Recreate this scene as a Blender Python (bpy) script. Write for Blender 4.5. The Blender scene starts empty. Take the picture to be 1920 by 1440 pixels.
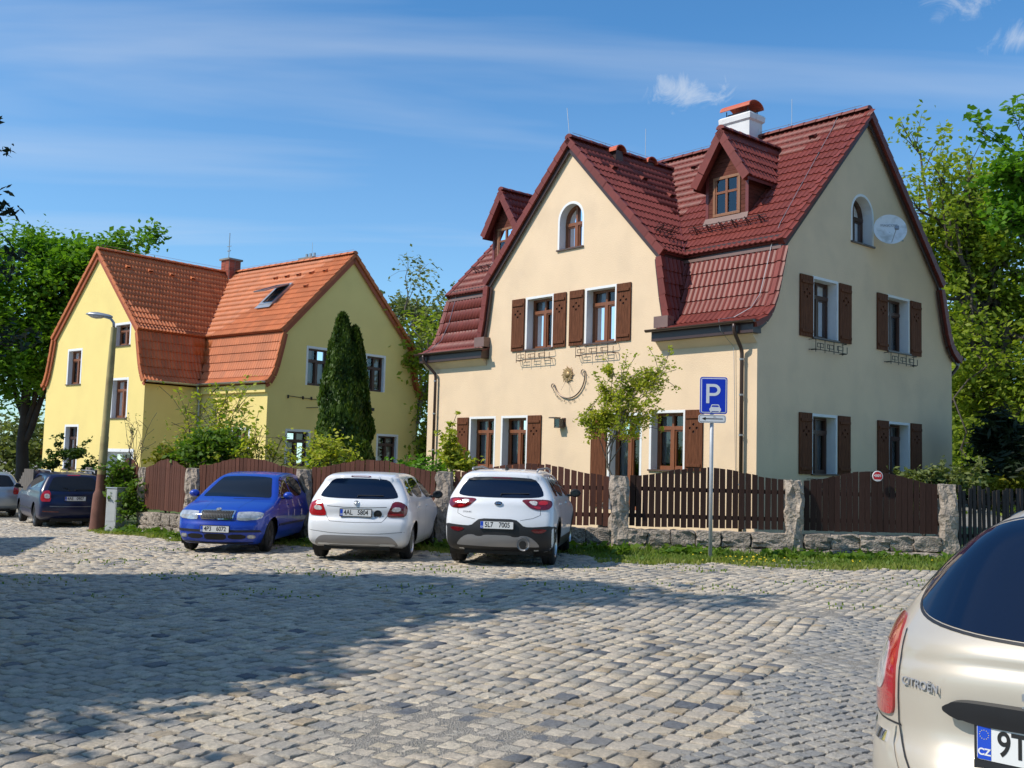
import bpy, bmesh, math, random
import numpy as np
from mathutils import Vector, Matrix
from mathutils.bvhtree import BVHTree
from mathutils.geometry import delaunay_2d_cdt, tessellate_polygon
PI = math.pi
S = bpy.context.scene
COL = S.collection
random.seed(7)

# ------------------------------------------------------------------ camera
cam_d = bpy.data.cameras.new('camera'); cam = bpy.data.objects.new('camera', cam_d); COL.objects.link(cam)
S.camera = cam
cam_d.sensor_width = 36.0; cam_d.lens = 1949.4 / 1920 * 36.0; cam_d.clip_start = 0.1; cam_d.clip_end = 2000
_p, _r = 0.07765, 0.026724
_F = Vector((0, math.cos(_p), math.sin(_p))); _R0 = Vector((1, 0, 0)); _U0 = _R0.cross(_F)
_R = _R0 * math.cos(_r) + _U0 * math.sin(_r); _U = _U0 * math.cos(_r) - _R0 * math.sin(_r)
cam.matrix_world = Matrix(((_R.x, _U.x, -_F.x, 0), (_R.y, _U.y, -_F.y, 0), (_R.z, _U.z, -_F.z, 1.6), (0, 0, 0, 1)))
S.render.resolution_x = 1024; S.render.resolution_y = 768

# ------------------------------------------------------------------ light
SUN_EL = math.radians(46)
SUN_H = Vector((-0.945, -0.325, 0)).normalized()           # horizontal direction towards the sun
to_sun = SUN_H * math.cos(SUN_EL) + Vector((0, 0, math.sin(SUN_EL)))
sun_d = bpy.data.lights.new('sun', 'SUN'); sun_d.energy = 4.4; sun_d.angle = math.radians(0.55); sun_d.color = (1.0, 0.925, 0.82)
sun = bpy.data.objects.new('sun', sun_d); COL.objects.link(sun)
sun.rotation_euler = to_sun.to_track_quat('Z', 'Y').to_euler(); sun.location = (0, 0, 60)
W = bpy.data.worlds.new('World'); S.world = W; W.use_nodes = True
wn = W.node_tree; wn.nodes.clear()
def N(nt, t, **kw):
    n = nt.nodes.new(t)
    for k, v in kw.items(): setattr(n, k, v)
    return n
wo = N(wn, 'ShaderNodeOutputWorld'); bg = N(wn, 'ShaderNodeBackground'); bg.inputs[1].default_value = 0.115
sky = N(wn, 'ShaderNodeTexSky', sky_type='NISHITA', sun_disc=False)
sky.sun_elevation = SUN_EL; sky.sun_rotation = math.atan2(SUN_H.x, SUN_H.y); sky.air_density = 1.0; sky.dust_density = 0.3; sky.ozone_density = 2.5; sky.altitude = 300
tc = N(wn, 'ShaderNodeTexCoord'); sep = N(wn, 'ShaderNodeSeparateXYZ'); wn.links.new(tc.outputs['Generated'], sep.inputs[0])
def wmath(op, a, b=None, c=None, clamp=False):
    n = N(wn, 'ShaderNodeMath', operation=op, use_clamp=clamp)
    for i, v in enumerate((a, b, c)):
        if v is None: continue
        if isinstance(v, (int, float)): n.inputs[i].default_value = v
        else: wn.links.new(v, n.inputs[i])
    return n.outputs[0]
zz = wmath('ADD', wmath('MAXIMUM', sep.outputs[2], 0.0), 0.12)
cx = wmath('DIVIDE', sep.outputs[0], zz); cy = wmath('DIVIDE', sep.outputs[1], zz)
comb = N(wn, 'ShaderNodeCombineXYZ'); wn.links.new(cx, comb.inputs[0]); wn.links.new(cy, comb.inputs[1])
mp = N(wn, 'ShaderNodeMapping'); mp.inputs['Rotation'].default_value = (0, 0, 0.75); mp.inputs['Scale'].default_value = (0.35, 1.5, 1); mp.inputs['Location'].default_value = (3.6, 2.3, 0)
wn.links.new(comb.outputs[0], mp.inputs[0])
ns = N(wn, 'ShaderNodeTexNoise'); ns.inputs['Scale'].default_value = .95; ns.inputs['Detail'].default_value = 5; ns.inputs['Roughness'].default_value = 0.5; ns.inputs['Distortion'].default_value = 0.6
wn.links.new(mp.outputs[0], ns.inputs['Vector'])
mr = N(wn, 'ShaderNodeMapRange'); mr.inputs[1].default_value = 0.47; mr.inputs[2].default_value = 0.80; mr.inputs[3].default_value = 0; mr.inputs[4].default_value = 0.55
wn.links.new(ns.outputs[0], mr.inputs[0])
# small puffs of cumulus at fixed bearings
def puff(direction, r0, r1, amt):
    d = Vector(direction).normalized()
    vn = N(wn, 'ShaderNodeVectorMath', operation='SUBTRACT'); wn.links.new(tc.outputs['Generated'], vn.inputs[0]); vn.inputs[1].default_value = d
    m2 = N(wn, 'ShaderNodeMapping'); m2.inputs['Rotation'].default_value = (0, 0.5, 0); m2.inputs['Scale'].default_value = (0.75, 1, 1.7); wn.links.new(vn.outputs[0], m2.inputs[0])
    ln = N(wn, 'ShaderNodeVectorMath', operation='LENGTH'); wn.links.new(m2.outputs[0], ln.inputs[0])
    n2 = N(wn, 'ShaderNodeTexNoise'); n2.inputs['Scale'].default_value = 30; n2.inputs['Detail'].default_value = 8; n2.inputs['Roughness'].default_value = .68; n2.inputs['Distortion'].default_value = .8; wn.links.new(tc.outputs['Generated'], n2.inputs['Vector'])
    t = wmath('ADD', ln.outputs[1], wmath('MULTIPLY', wmath('SUBTRACT', n2.outputs[0], 0.5), r1 * 3.6))
    m = N(wn, 'ShaderNodeMapRange', interpolation_type='SMOOTHSTEP'); m.inputs[1].default_value = r1; m.inputs[2].default_value = r0; m.inputs[3].default_value = 0; m.inputs[4].default_value = amt
    wn.links.new(t, m.inputs[0]); return m.outputs[0]
def pxdir(px, py):
    return _F + _R * ((px - 960) / 1949.4) - _U * ((py - 720) / 1949.4)
p1 = puff(pxdir(1295, 168), -.012, 0.034, 0.62)
p2 = puff(pxdir(1785, 12), -.012, 0.026, 0.6)
p3 = puff(pxdir(1915, 72), -.012, 0.024, 0.5)
hz = wmath('MULTIPLY', wmath('SUBTRACT', 0.40, wmath('MAXIMUM', sep.outputs[2], 0.0), clamp=True), 0.55)
fac = wmath('MAXIMUM', wmath('MAXIMUM', p1, wmath('ADD', mr.outputs[0], hz, clamp=True)), wmath('MAXIMUM', p2, p3))
mixc = N(wn, 'ShaderNodeMixRGB'); mixc.inputs[2].default_value = (6.2, 6.8, 7.6, 1)
hsv = N(wn, 'ShaderNodeHueSaturation'); hsv.inputs['Saturation'].default_value = 1.12; hsv.inputs['Value'].default_value = 1.15
wn.links.new(sky.outputs[0], hsv.inputs['Color'])
tint = N(wn, 'ShaderNodeMixRGB', blend_type='MULTIPLY'); tint.inputs[0].default_value = 1; tint.inputs[2].default_value = (.76, 1.17, 1.33, 1)
wn.links.new(hsv.outputs[0], tint.inputs[1]); wn.links.new(tint.outputs[0], mixc.inputs[1]); wn.links.new(fac, mixc.inputs[0]); wn.links.new(mixc.outputs[0], bg.inputs[0]); wn.links.new(bg.outputs[0], wo.inputs[0])
S.view_settings.view_transform = 'Standard'; S.view_settings.look = 'None'; S.view_settings.gamma = 1; S.view_settings.use_curve_mapping = False
S.view_settings.exposure = 0.0
S.render.engine = 'CYCLES'

# ------------------------------------------------------------------ materials
def newmat(name):
    m = bpy.data.materials.new(name); m.use_nodes = True
    nt = m.node_tree; b = nt.nodes['Principled BSDF']
    return m, nt, b
def mat(name, col, rough=0.6, metal=0.0, var=0.0, vscale=3.0, bump=0.0, bscale=30.0, coat=0.0, spec=0.5, dirt=None, dscale=1.0, dth=(0.5, 0.7), stretch=None, rand=0.0, bdist=0.01, detail=4):
    m, nt, b = newmat(name)
    L = nt.links.new
    b.inputs['Roughness'].default_value = rough; b.inputs['Metallic'].default_value = metal
    b.inputs['Coat Weight'].default_value = coat; b.inputs['Coat Roughness'].default_value = 0.03
    b.inputs['Specular IOR Level'].default_value = spec
    b.inputs['Base Color'].default_value = (*col, 1)
    if var or bump or dirt or rand:
        tcn = N(nt, 'ShaderNodeTexCoord'); vec = tcn.outputs['Object']
        if stretch:
            mpn = N(nt, 'ShaderNodeMapping'); mpn.inputs['Scale'].default_value = stretch; L(vec, mpn.inputs[0]); vec = mpn.outputs[0]
    out = None
    if var:
        n = N(nt, 'ShaderNodeTexNoise'); n.inputs['Scale'].default_value = vscale; n.inputs['Detail'].default_value = detail; L(vec, n.inputs['Vector'])
        r = N(nt, 'ShaderNodeMapRange'); r.inputs[1].default_value = 0.3; r.inputs[2].default_value = 0.7; r.inputs[3].default_value = 1 - var; r.inputs[4].default_value = 1 + var; L(n.outputs[0], r.inputs[0])
        mx = N(nt, 'ShaderNodeMixRGB', blend_type='MULTIPLY'); mx.inputs[0].default_value = 1; mx.inputs[1].default_value = (*col, 1)
        L(r.outputs[0], mx.inputs[2]); out = mx.outputs[0]
    if rand:
        oi = N(nt, 'ShaderNodeObjectInfo'); at = N(nt, 'ShaderNodeAttribute'); at.attribute_name = 'tone'
        ad = N(nt, 'ShaderNodeMath', operation='ADD'); L(oi.outputs['Random'], ad.inputs[0]); L(at.outputs['Fac'], ad.inputs[1])
        fr = N(nt, 'ShaderNodeMath', operation='FRACT'); L(ad.outputs[0], fr.inputs[0])
        r = N(nt, 'ShaderNodeMapRange'); r.inputs[3].default_value = 1 - rand; r.inputs[4].default_value = 1 + rand; L(fr.outputs[0], r.inputs[0])
        mx = N(nt, 'ShaderNodeMixRGB', blend_type='MULTIPLY'); mx.inputs[0].default_value = 1
        if out: L(out, mx.inputs[1])
        else: mx.inputs[1].default_value = (*col, 1)
        L(r.outputs[0], mx.inputs[2]); out = mx.outputs[0]
    if dirt:
        n = N(nt, 'ShaderNodeTexNoise'); n.inputs['Scale'].default_value = dscale; n.inputs['Detail'].default_value = 6; L(vec, n.inputs['Vector'])
        r = N(nt, 'ShaderNodeMapRange'); r.inputs[1].default_value = dth[0]; r.inputs[2].default_value = dth[1]; L(n.outputs[0], r.inputs[0])
        mx = N(nt, 'ShaderNodeMixRGB'); L(r.outputs[0], mx.inputs[0]); mx.inputs[2].default_value = (*dirt, 1)
        if out: L(out, mx.inputs[1])
        else: mx.inputs[1].default_value = (*col, 1)
        out = mx.outputs[0]
    if out: L(out, b.inputs['Base Color'])
    if bump:
        n = N(nt, 'ShaderNodeTexNoise'); n.inputs['Scale'].default_value = bscale; n.inputs['Detail'].default_value = 4; L(vec, n.inputs['Vector'])
        bp = N(nt, 'ShaderNodeBump'); bp.inputs['Strength'].default_value = bump; bp.inputs['Distance'].default_value = bdist; L(n.outputs[0], bp.inputs['Height']); L(bp.outputs[0], b.inputs['Normal'])
    return m
def leafmat(name, c1, c2, trans=0.35):
    m, nt, b = newmat(name); L = nt.links.new
    at = N(nt, 'ShaderNodeAttribute'); at.attribute_name = 'tone'
    mx = N(nt, 'ShaderNodeMixRGB'); mx.inputs[1].default_value = (*c1, 1); mx.inputs[2].default_value = (*c2, 1); L(at.outputs['Fac'], mx.inputs[0])
    L(mx.outputs[0], b.inputs['Base Color']); b.inputs['Roughness'].default_value = 0.55; b.inputs['Specular IOR Level'].default_value = 0.3
    tr = N(nt, 'ShaderNodeBsdfTranslucent'); 
    g = N(nt, 'ShaderNodeMixRGB', blend_type='MULTIPLY'); g.inputs[0].default_value = 1; g.inputs[2].default_value = (1.25, 1.3, .55, 1); L(mx.outputs[0], g.inputs[1]); L(g.outputs[0], tr.inputs[0])
    ms = N(nt, 'ShaderNodeMixShader'); ms.inputs[0].default_value = trans; L(b.outputs[0], ms.inputs[1]); L(tr.outputs[0], ms.inputs[2])
    L(ms.outputs[0], nt.nodes['Material Output'].inputs[0]); return m
def paint(name, col, metal=0.0, rough=0.3, coat=.65):
    m = mat(name, col, rough=rough, metal=metal, coat=coat, var=0.05, vscale=1.3)
    return m
def glassmat(name, col=(0.012, 0.018, 0.03), rough=0.02):
    m = mat(name, col, rough=rough, spec=0.42); return m
M = {}
M['wall_cream'] = mat('wall_cream', (0.81, 0.610, 0.405), 0.93, var=0.035, vscale=1.2, bump=0.55, bscale=28, bdist=0.012, dirt=(0.70, 0.53, 0.36), dscale=0.9, dth=(0.5, 0.8))
M['wall_yellow'] = mat('wall_yellow', (0.88, 0.69, 0.25), 0.93, var=0.03, vscale=.9, bump=0.5, bscale=20, bdist=0.012, dirt=(0.80, 0.62, 0.23), dscale=0.6, dth=(0.55, 0.85))
M['white_trim'] = mat('white_trim', (0.80, 0.80, 0.79), 0.8, var=0.03, vscale=6, bump=.2, bscale=60)
M['tile_red'] = mat('tile_red', (0.185, 0.038, 0.027), 0.5, var=0.10, vscale=9, rand=0.13, bump=0.15, bscale=80, spec=0.36)
M['tile_orange'] = mat('tile_orange', (0.53, 0.150, 0.045), 0.6, var=0.10, vscale=7, rand=0.14, bump=0.2, bscale=60)
M['deck_red'] = mat('deck_red', (0.11, 0.022, 0.018), 0.5, var=.1)
M['deck_orange'] = mat('deck_orange', (0.36, 0.085, 0.03), 0.6, var=.1)
M['trim_red'] = mat('trim_red', (0.17, 0.035, 0.03), 0.42, var=.08, vscale=5, rand=.1)
M['fascia'] = mat('fascia', (0.055, 0.028, 0.024), 0.4, var=.1, vscale=6)
M['flash'] = mat('flash', (0.20, 0.12, 0.10), 0.5, var=.1)
M['gutter'] = mat('gutter', (0.06, 0.034, 0.026), 0.3, metal=0.0, var=.08, vscale=5, coat=.2)
M['gutter_zinc'] = mat('gutter_zinc', (0.42, 0.43, 0.44), 0.35, metal=0.6, var=.1)
M['wood_board'] = mat('wood_board', (0.108, 0.045, 0.031), 0.75, spec=.2, var=.22, vscale=4, stretch=(22, 22, 1.2), bump=.4, bscale=4, rand=.22)
M['shutter'] = mat('shutter', (0.135, 0.050, 0.024), 0.75, spec=.15, var=.38, vscale=3, stretch=(26, 26, 1.6), bump=.5, bscale=4, bdist=.006)
M['window_wood'] = mat('window_wood', (0.225, 0.078, 0.030), 0.42, var=.15, vscale=3, stretch=(10, 10, 1.5))
M['window_oak'] = mat('window_oak', (0.27, 0.12, 0.055), 0.45, var=.15, vscale=3, stretch=(10, 10, 1.5))
M['window_dark'] = mat('window_dark', (0.075, 0.032, 0.02), 0.4, var=.1, vscale=3)
M['glass'] = None
M['curtain'] = mat('curtain', (0.70, 0.72, 0.76), 0.9, var=.1, vscale=4, stretch=(9, 9, .6))
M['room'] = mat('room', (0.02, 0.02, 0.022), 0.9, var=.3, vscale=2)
M['sill'] = mat('sill', (0.10, 0.06, 0.045), 0.4)
M['iron'] = mat('iron', (0.06, 0.045, 0.04), 0.5, metal=.3, dirt=(.28, .11, .04), dscale=14, dth=(.5, .62))
M['iron_black'] = mat('iron_black', (0.016, 0.015, 0.015), 0.5)
M['dial'] = mat('dial', (0.13, 0.10, 0.085), 0.45, metal=.6, var=.2)
M['brass'] = mat('brass', (0.42, 0.27, 0.12), 0.45, metal=.6, var=.3, vscale=20)
M['wire'] = mat('wire', (0.45, 0.44, 0.43), 0.4, metal=.8)
M['plaster_white'] = mat('plaster_white', (0.72, 0.71, 0.70), 0.85, var=.05, dirt=(.42, .42, .38), dscale=5, dth=(.6, .8), bump=.3)
M['clay'] = mat('clay', (0.50, 0.10, 0.045), 0.6, var=.12, vscale=6)
M['clay_dark'] = mat('clay_dark', (0.15, .04, .03), .6, var=.1)
M['brick'] = mat('brick', (0.33, 0.075, 0.04), 0.75, var=.15, rand=.25)
M['mortar'] = mat('mortar', (0.30, 0.27, 0.24), 0.9)
M['concrete'] = mat('concrete', (0.24, 0.23, 0.20), 0.9, var=.2, bump=.5)
M['larch'] = mat('larch', (0.115, 0.033, 0.02), 0.7, spec=.2, var=.3, vscale=3, stretch=(1.5, 1.5, 20), bump=.2, bscale=4, rand=.15)
M['dish'] = mat('dish', (0.78, 0.79, 0.79), 0.5, var=.05, dirt=(.5, .5, .47), dscale=3)
M['grey_metal'] = mat('grey_metal', (0.40, 0.42, 0.44), 0.38, metal=.7, var=.08)
M['dark_plastic'] = mat('dark_plastic', (0.016, 0.017, 0.020), 0.5, var=.1)
M['black'] = mat('black', (0.006, 0.006, 0.006), 0.6)
M['text_dark'] = mat('text_dark', (0.015, 0.015, 0.015), 0.5)
M['text_grey'] = mat('text_grey', (0.30, 0.31, 0.33), 0.6)
M['tyre'] = mat('tyre', (0.014, 0.014, 0.015), 0.8, var=.25, vscale=8, bump=.3)
M['rim'] = mat('rim', (0.55, 0.56, 0.58), 0.28, metal=.85)
M['rim_dark'] = mat('rim_dark', (0.05, 0.05, 0.055), 0.45, metal=.5)
M['chrome'] = mat('chrome', (0.75, 0.77, 0.8), 0.08, metal=1.0)
M['silver_plastic'] = mat('silver_plastic', (0.33, 0.33, 0.34), 0.4, metal=.5)
M['red_lens'] = mat('red_lens', (0.42, 0.006, 0.010), 0.12, coat=1, bump=.25, bscale=6, stretch=(1, 1, 22))
M['dark_red_lens'] = mat('dark_red_lens', (0.14, 0.004, 0.007), 0.1, coat=1, var=.3, vscale=12)
M['clear_lens'] = mat('clear_lens', (0.55, 0.53, 0.52), 0.15, coat=1, var=.35, vscale=25, bump=.4, bscale=40)
M['headlight'] = mat('headlight', (0.50, 0.53, 0.55), 0.1, metal=.3, coat=1, var=.3, vscale=14, bump=.4, bscale=18)
M['car_glass'] = glassmat('car_glass', (.006, .008, .012)); M['car_glass_blue'] = glassmat('car_glass_blue', (0.003, 0.009, 0.028), .04)
M['plate_white'] = mat('plate_white', (0.75, 0.76, 0.76), 0.45)
M['plate_blue'] = mat('plate_blue', (0.01, 0.07, 0.55), 0.45)
M['seam'] = mat('seam', (0.02, 0.02, 0.022), 0.7)
M['paint_white'] = paint('paint_white', (0.74, 0.76, 0.79))
M['paint_blue'] = paint('paint_blue', (0.004, 0.045, 0.40), metal=.1, rough=.35)
M['paint_navy'] = paint('paint_navy', (0.003, 0.007, 0.045), metal=.0, coat=.15)
M['paint_silver'] = paint('paint_silver', (0.42, 0.46, 0.48), metal=.5, rough=.35)
M['paint_champagne'] = paint('paint_champagne', (0.57, 0.515, 0.43), metal=.35, rough=.46)
M['sign_blue'] = mat('sign_blue', (0.004, 0.035, 0.50), 0.35)
M['sign_white'] = mat('sign_white', (0.70, 0.72, 0.74), 0.4)
M['galv'] = mat('galv', (0.46, 0.48, 0.50), 0.5, metal=.25, var=.12, vscale=5)
M['lamp_pole'] = mat('lamp_pole', (0.36, 0.30, 0.13), 0.75, var=.25, vscale=3, dirt=(0.22, 0.12, 0.06), dscale=2.2, dth=(.52, .72), bump=.3)
M['lamp_base'] = mat('lamp_base', (0.19, 0.085, 0.06), 0.85, var=.25, vscale=3, bump=.5)
M['sign_red'] = mat('sign_red', (0.50, 0.01, 0.02), 0.4)
M['granite'] = mat('granite', (0.40, 0.335, 0.27), 0.9, var=.35, vscale=7, rand=.22, bump=1.0, bscale=14, bdist=.06, dirt=(.15, .13, .115), dscale=5.0, dth=(.52, .75))
M['earth'] = mat('earth', (0.10, 0.085, 0.06), 0.95, var=.3, vscale=3, bump=.6)
M['lawn'] = mat('lawn', (0.07, 0.11, 0.025), 0.95, var=.4, vscale=3, bump=.6)
M['bark'] = mat('bark', (0.085, 0.068, 0.052), 0.95, var=.35, vscale=4, bump=.9, bscale=12, stretch=(3, 3, .8), bdist=.03)
M['bark_light'] = mat('bark_light', (0.17, 0.145, 0.115), 0.95, var=.35, vscale=4, bump=.8, bscale=12, bdist=.03)
M['bark_dark'] = mat('bark_dark', (0.03, 0.024, 0.02), 0.95, var=.3, bump=.8)
M['leaf_maple'] = leafmat('leaf_maple', (0.07, 0.18, 0.012), (0.18, 0.34, 0.03), .45)
M['leaf_bright'] = leafmat('leaf_bright', (0.09, 0.22, 0.015), (0.16, 0.32, 0.03), .45)
M['leaf_oak'] = leafmat('leaf_oak', (0.17, 0.25, 0.022), (0.34, 0.40, 0.05), .52)
M['leaf_pale'] = leafmat('leaf_pale', (0.13, 0.17, 0.05), (0.21, 0.24, 0.08))
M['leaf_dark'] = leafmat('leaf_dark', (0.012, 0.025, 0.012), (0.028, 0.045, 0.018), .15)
M['leaf_thuja'] = leafmat('leaf_thuja', (0.03, 0.065, 0.010), (0.09, 0.15, 0.018), .25)
M['leaf_bush'] = leafmat('leaf_bush', (0.07, 0.16, 0.015), (0.17, 0.27, 0.03), .4)
M['leaf_yellow'] = leafmat('leaf_yellow', (0.19, 0.23, 0.02), (0.30, 0.27, 0.03))
M['leaf_young'] = leafmat('leaf_young', (0.27, 0.38, 0.035), (0.52, 0.48, 0.07), .5)
M['leaf_redbrown'] = leafmat('leaf_redbrown', (0.09, 0.05, 0.02), (0.16, 0.07, 0.03))
M['grass'] = leafmat('grass', (0.12, 0.22, 0.025), (0.33, 0.34, 0.09), .4)
M['petal'] = mat('petal', (0.80, 0.58, 0.01), 0.6)
M['puff'] = mat('puff', (0.6, 0.6, 0.56), 0.9)
# window glass: mirrors the sky a little, lets the curtain behind show
def wglass():
    m, nt, b = newmat('window_glass'); L = nt.links.new
    t = N(nt, 'ShaderNodeBsdfTransparent'); t.inputs[0].default_value = (.62, .66, .68, 1)
    g = N(nt, 'ShaderNodeBsdfGlossy'); g.inputs['Roughness'].default_value = 0.02; g.inputs[0].default_value = (.95, .97, 1, 1)
    fz = N(nt, 'ShaderNodeFresnel'); fz.inputs[0].default_value = 1.75
    ms = N(nt, 'ShaderNodeMixShader'); L(fz.outputs[0], ms.inputs[0]); L(t.outputs[0], ms.inputs[1]); L(g.outputs[0], ms.inputs[2])
    L(ms.outputs[0], nt.nodes['Material Output'].inputs[0]); return m
M['glass'] = wglass()
def cobblemat(name, small=False):
    m, nt, b = newmat(name); L = nt.links.new
    oi = N(nt, 'ShaderNodeObjectInfo'); at = N(nt, 'ShaderNodeAttribute'); at.attribute_name = 'tone'
    ad = N(nt, 'ShaderNodeMath', operation='ADD'); L(oi.outputs['Random'], ad.inputs[0]); L(at.outputs['Fac'], ad.inputs[1])
    fr = N(nt, 'ShaderNodeMath', operation='FRACT'); L(ad.outputs[0], fr.inputs[0])
    cr = N(nt, 'ShaderNodeValToRGB'); L(fr.outputs[0], cr.inputs[0]); e = cr.color_ramp; e.interpolation = 'CONSTANT'
    if small: cols = [(0, (.39, .37, .335)), (.3, (.45, .42, .37)), (.55, (.33, .325, .31)), (.75, (.48, .44, .37)), (.9, (.27, .275, .275))]
    else: cols = [(0, (.64, .55, .43)), (.16, (.54, .47, .375)), (.32, (.68, .59, .455)), (.46, (.50, .45, .37)), (.58, (.60, .51, .38)), (.70, (.54, .48, .395)), (.82, (.36, .34, .305)), (.89, (.165, .175, .19)), (.94, (.48, .385, .265))]
    e.elements[0].position = 0; e.elements[0].color = (*cols[0][1], 1); e.elements[1].position = cols[1][0]; e.elements[1].color = (*cols[1][1], 1)
    for p, c in cols[2:]: q = e.elements.new(p); q.color = (*c, 1)
    tcn = N(nt, 'ShaderNodeNewGeometry')
    n = N(nt, 'ShaderNodeTexNoise'); n.inputs['Scale'].default_value = 34; n.inputs['Detail'].default_value = 7; n.inputs['Roughness'].default_value = .75; L(tcn.outputs['Position'], n.inputs['Vector'])
    r = N(nt, 'ShaderNodeMapRange'); r.inputs[1].default_value = .3; r.inputs[2].default_value = .7; r.inputs[3].default_value = .55; r.inputs[4].default_value = 1.25; L(n.outputs[0], r.inputs[0])
    mx = N(nt, 'ShaderNodeMixRGB', blend_type='MULTIPLY'); mx.inputs[0].default_value = 1; L(cr.outputs[0], mx.inputs[1]); L(r.outputs[0], mx.inputs[2])
    n3 = N(nt, 'ShaderNodeTexNoise'); n3.inputs['Scale'].default_value = .45; n3.inputs['Detail'].default_value = 4; L(tcn.outputs['Position'], n3.inputs['Vector'])
    r3 = N(nt, 'ShaderNodeMapRange'); r3.inputs[1].default_value = .45; r3.inputs[2].default_value = .68; r3.inputs[3].default_value = 0; r3.inputs[4].default_value = .55; L(n3.outputs[0], r3.inputs[0])
    m3 = N(nt, 'ShaderNodeMixRGB'); L(r3.outputs[0], m3.inputs[0]); L(mx.outputs[0], m3.inputs[1]); m3.inputs[2].default_value = (.38, .35, .305, 1)
    L(m3.outputs[0], b.inputs['Base Color']); b.inputs['Roughness'].default_value = .8; b.inputs['Specular IOR Level'].default_value = .3
    n2 = N(nt, 'ShaderNodeTexNoise'); n2.inputs['Scale'].default_value = 75; n2.inputs['Detail'].default_value = 6; n2.inputs['Roughness'].default_value = .7; L(tcn.outputs['Position'], n2.inputs['Vector'])
    bp = N(nt, 'ShaderNodeBump'); bp.inputs['Strength'].default_value = .9; bp.inputs['Distance'].default_value = .018; L(n2.outputs[0], bp.inputs['Height']); L(bp.outputs[0], b.inputs['Normal'])
    return m
M['cobble'] = cobblemat('cobble'); M['sett'] = cobblemat('sett', True)
def gravelmat():
    m, nt, b = newmat('gravel'); L = nt.links.new
    g = N(nt, 'ShaderNodeNewGeometry')
    v = N(nt, 'ShaderNodeTexVoronoi'); v.inputs['Scale'].default_value = 85; L(g.outputs['Position'], v.inputs['Vector'])
    cr = N(nt, 'ShaderNodeValToRGB'); L(v.outputs['Color'], cr.inputs[0]); cr.color_ramp.elements[0].color = (.17, .155, .13, 1); cr.color_ramp.elements[1].color = (.40, .365, .31, 1)
    n = N(nt, 'ShaderNodeTexNoise'); n.inputs['Scale'].default_value = .6; n.inputs['Detail'].default_value = 4; L(g.outputs['Position'], n.inputs['Vector'])
    r = N(nt, 'ShaderNodeMapRange'); r.inputs[1].default_value = .58; r.inputs[2].default_value = .85; L(n.outputs[0], r.inputs[0])
    mx = N(nt, 'ShaderNodeMixRGB'); L(r.outputs[0], mx.inputs[0]); L(cr.outputs[0], mx.inputs[1]); mx.inputs[2].default_value = (.13, .13, .07, 1)
    L(mx.outputs[0], b.inputs['Base Color']); b.inputs['Roughness'].default_value = .9
    bp = N(nt, 'ShaderNodeBump'); bp.inputs['Strength'].default_value = 1; bp.inputs['Distance'].default_value = .012; L(v.outputs['Distance'], bp.inputs['Height']); L(bp.outputs[0], b.inputs['Normal'])
    return m
M['gravel'] = gravelmat()

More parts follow.
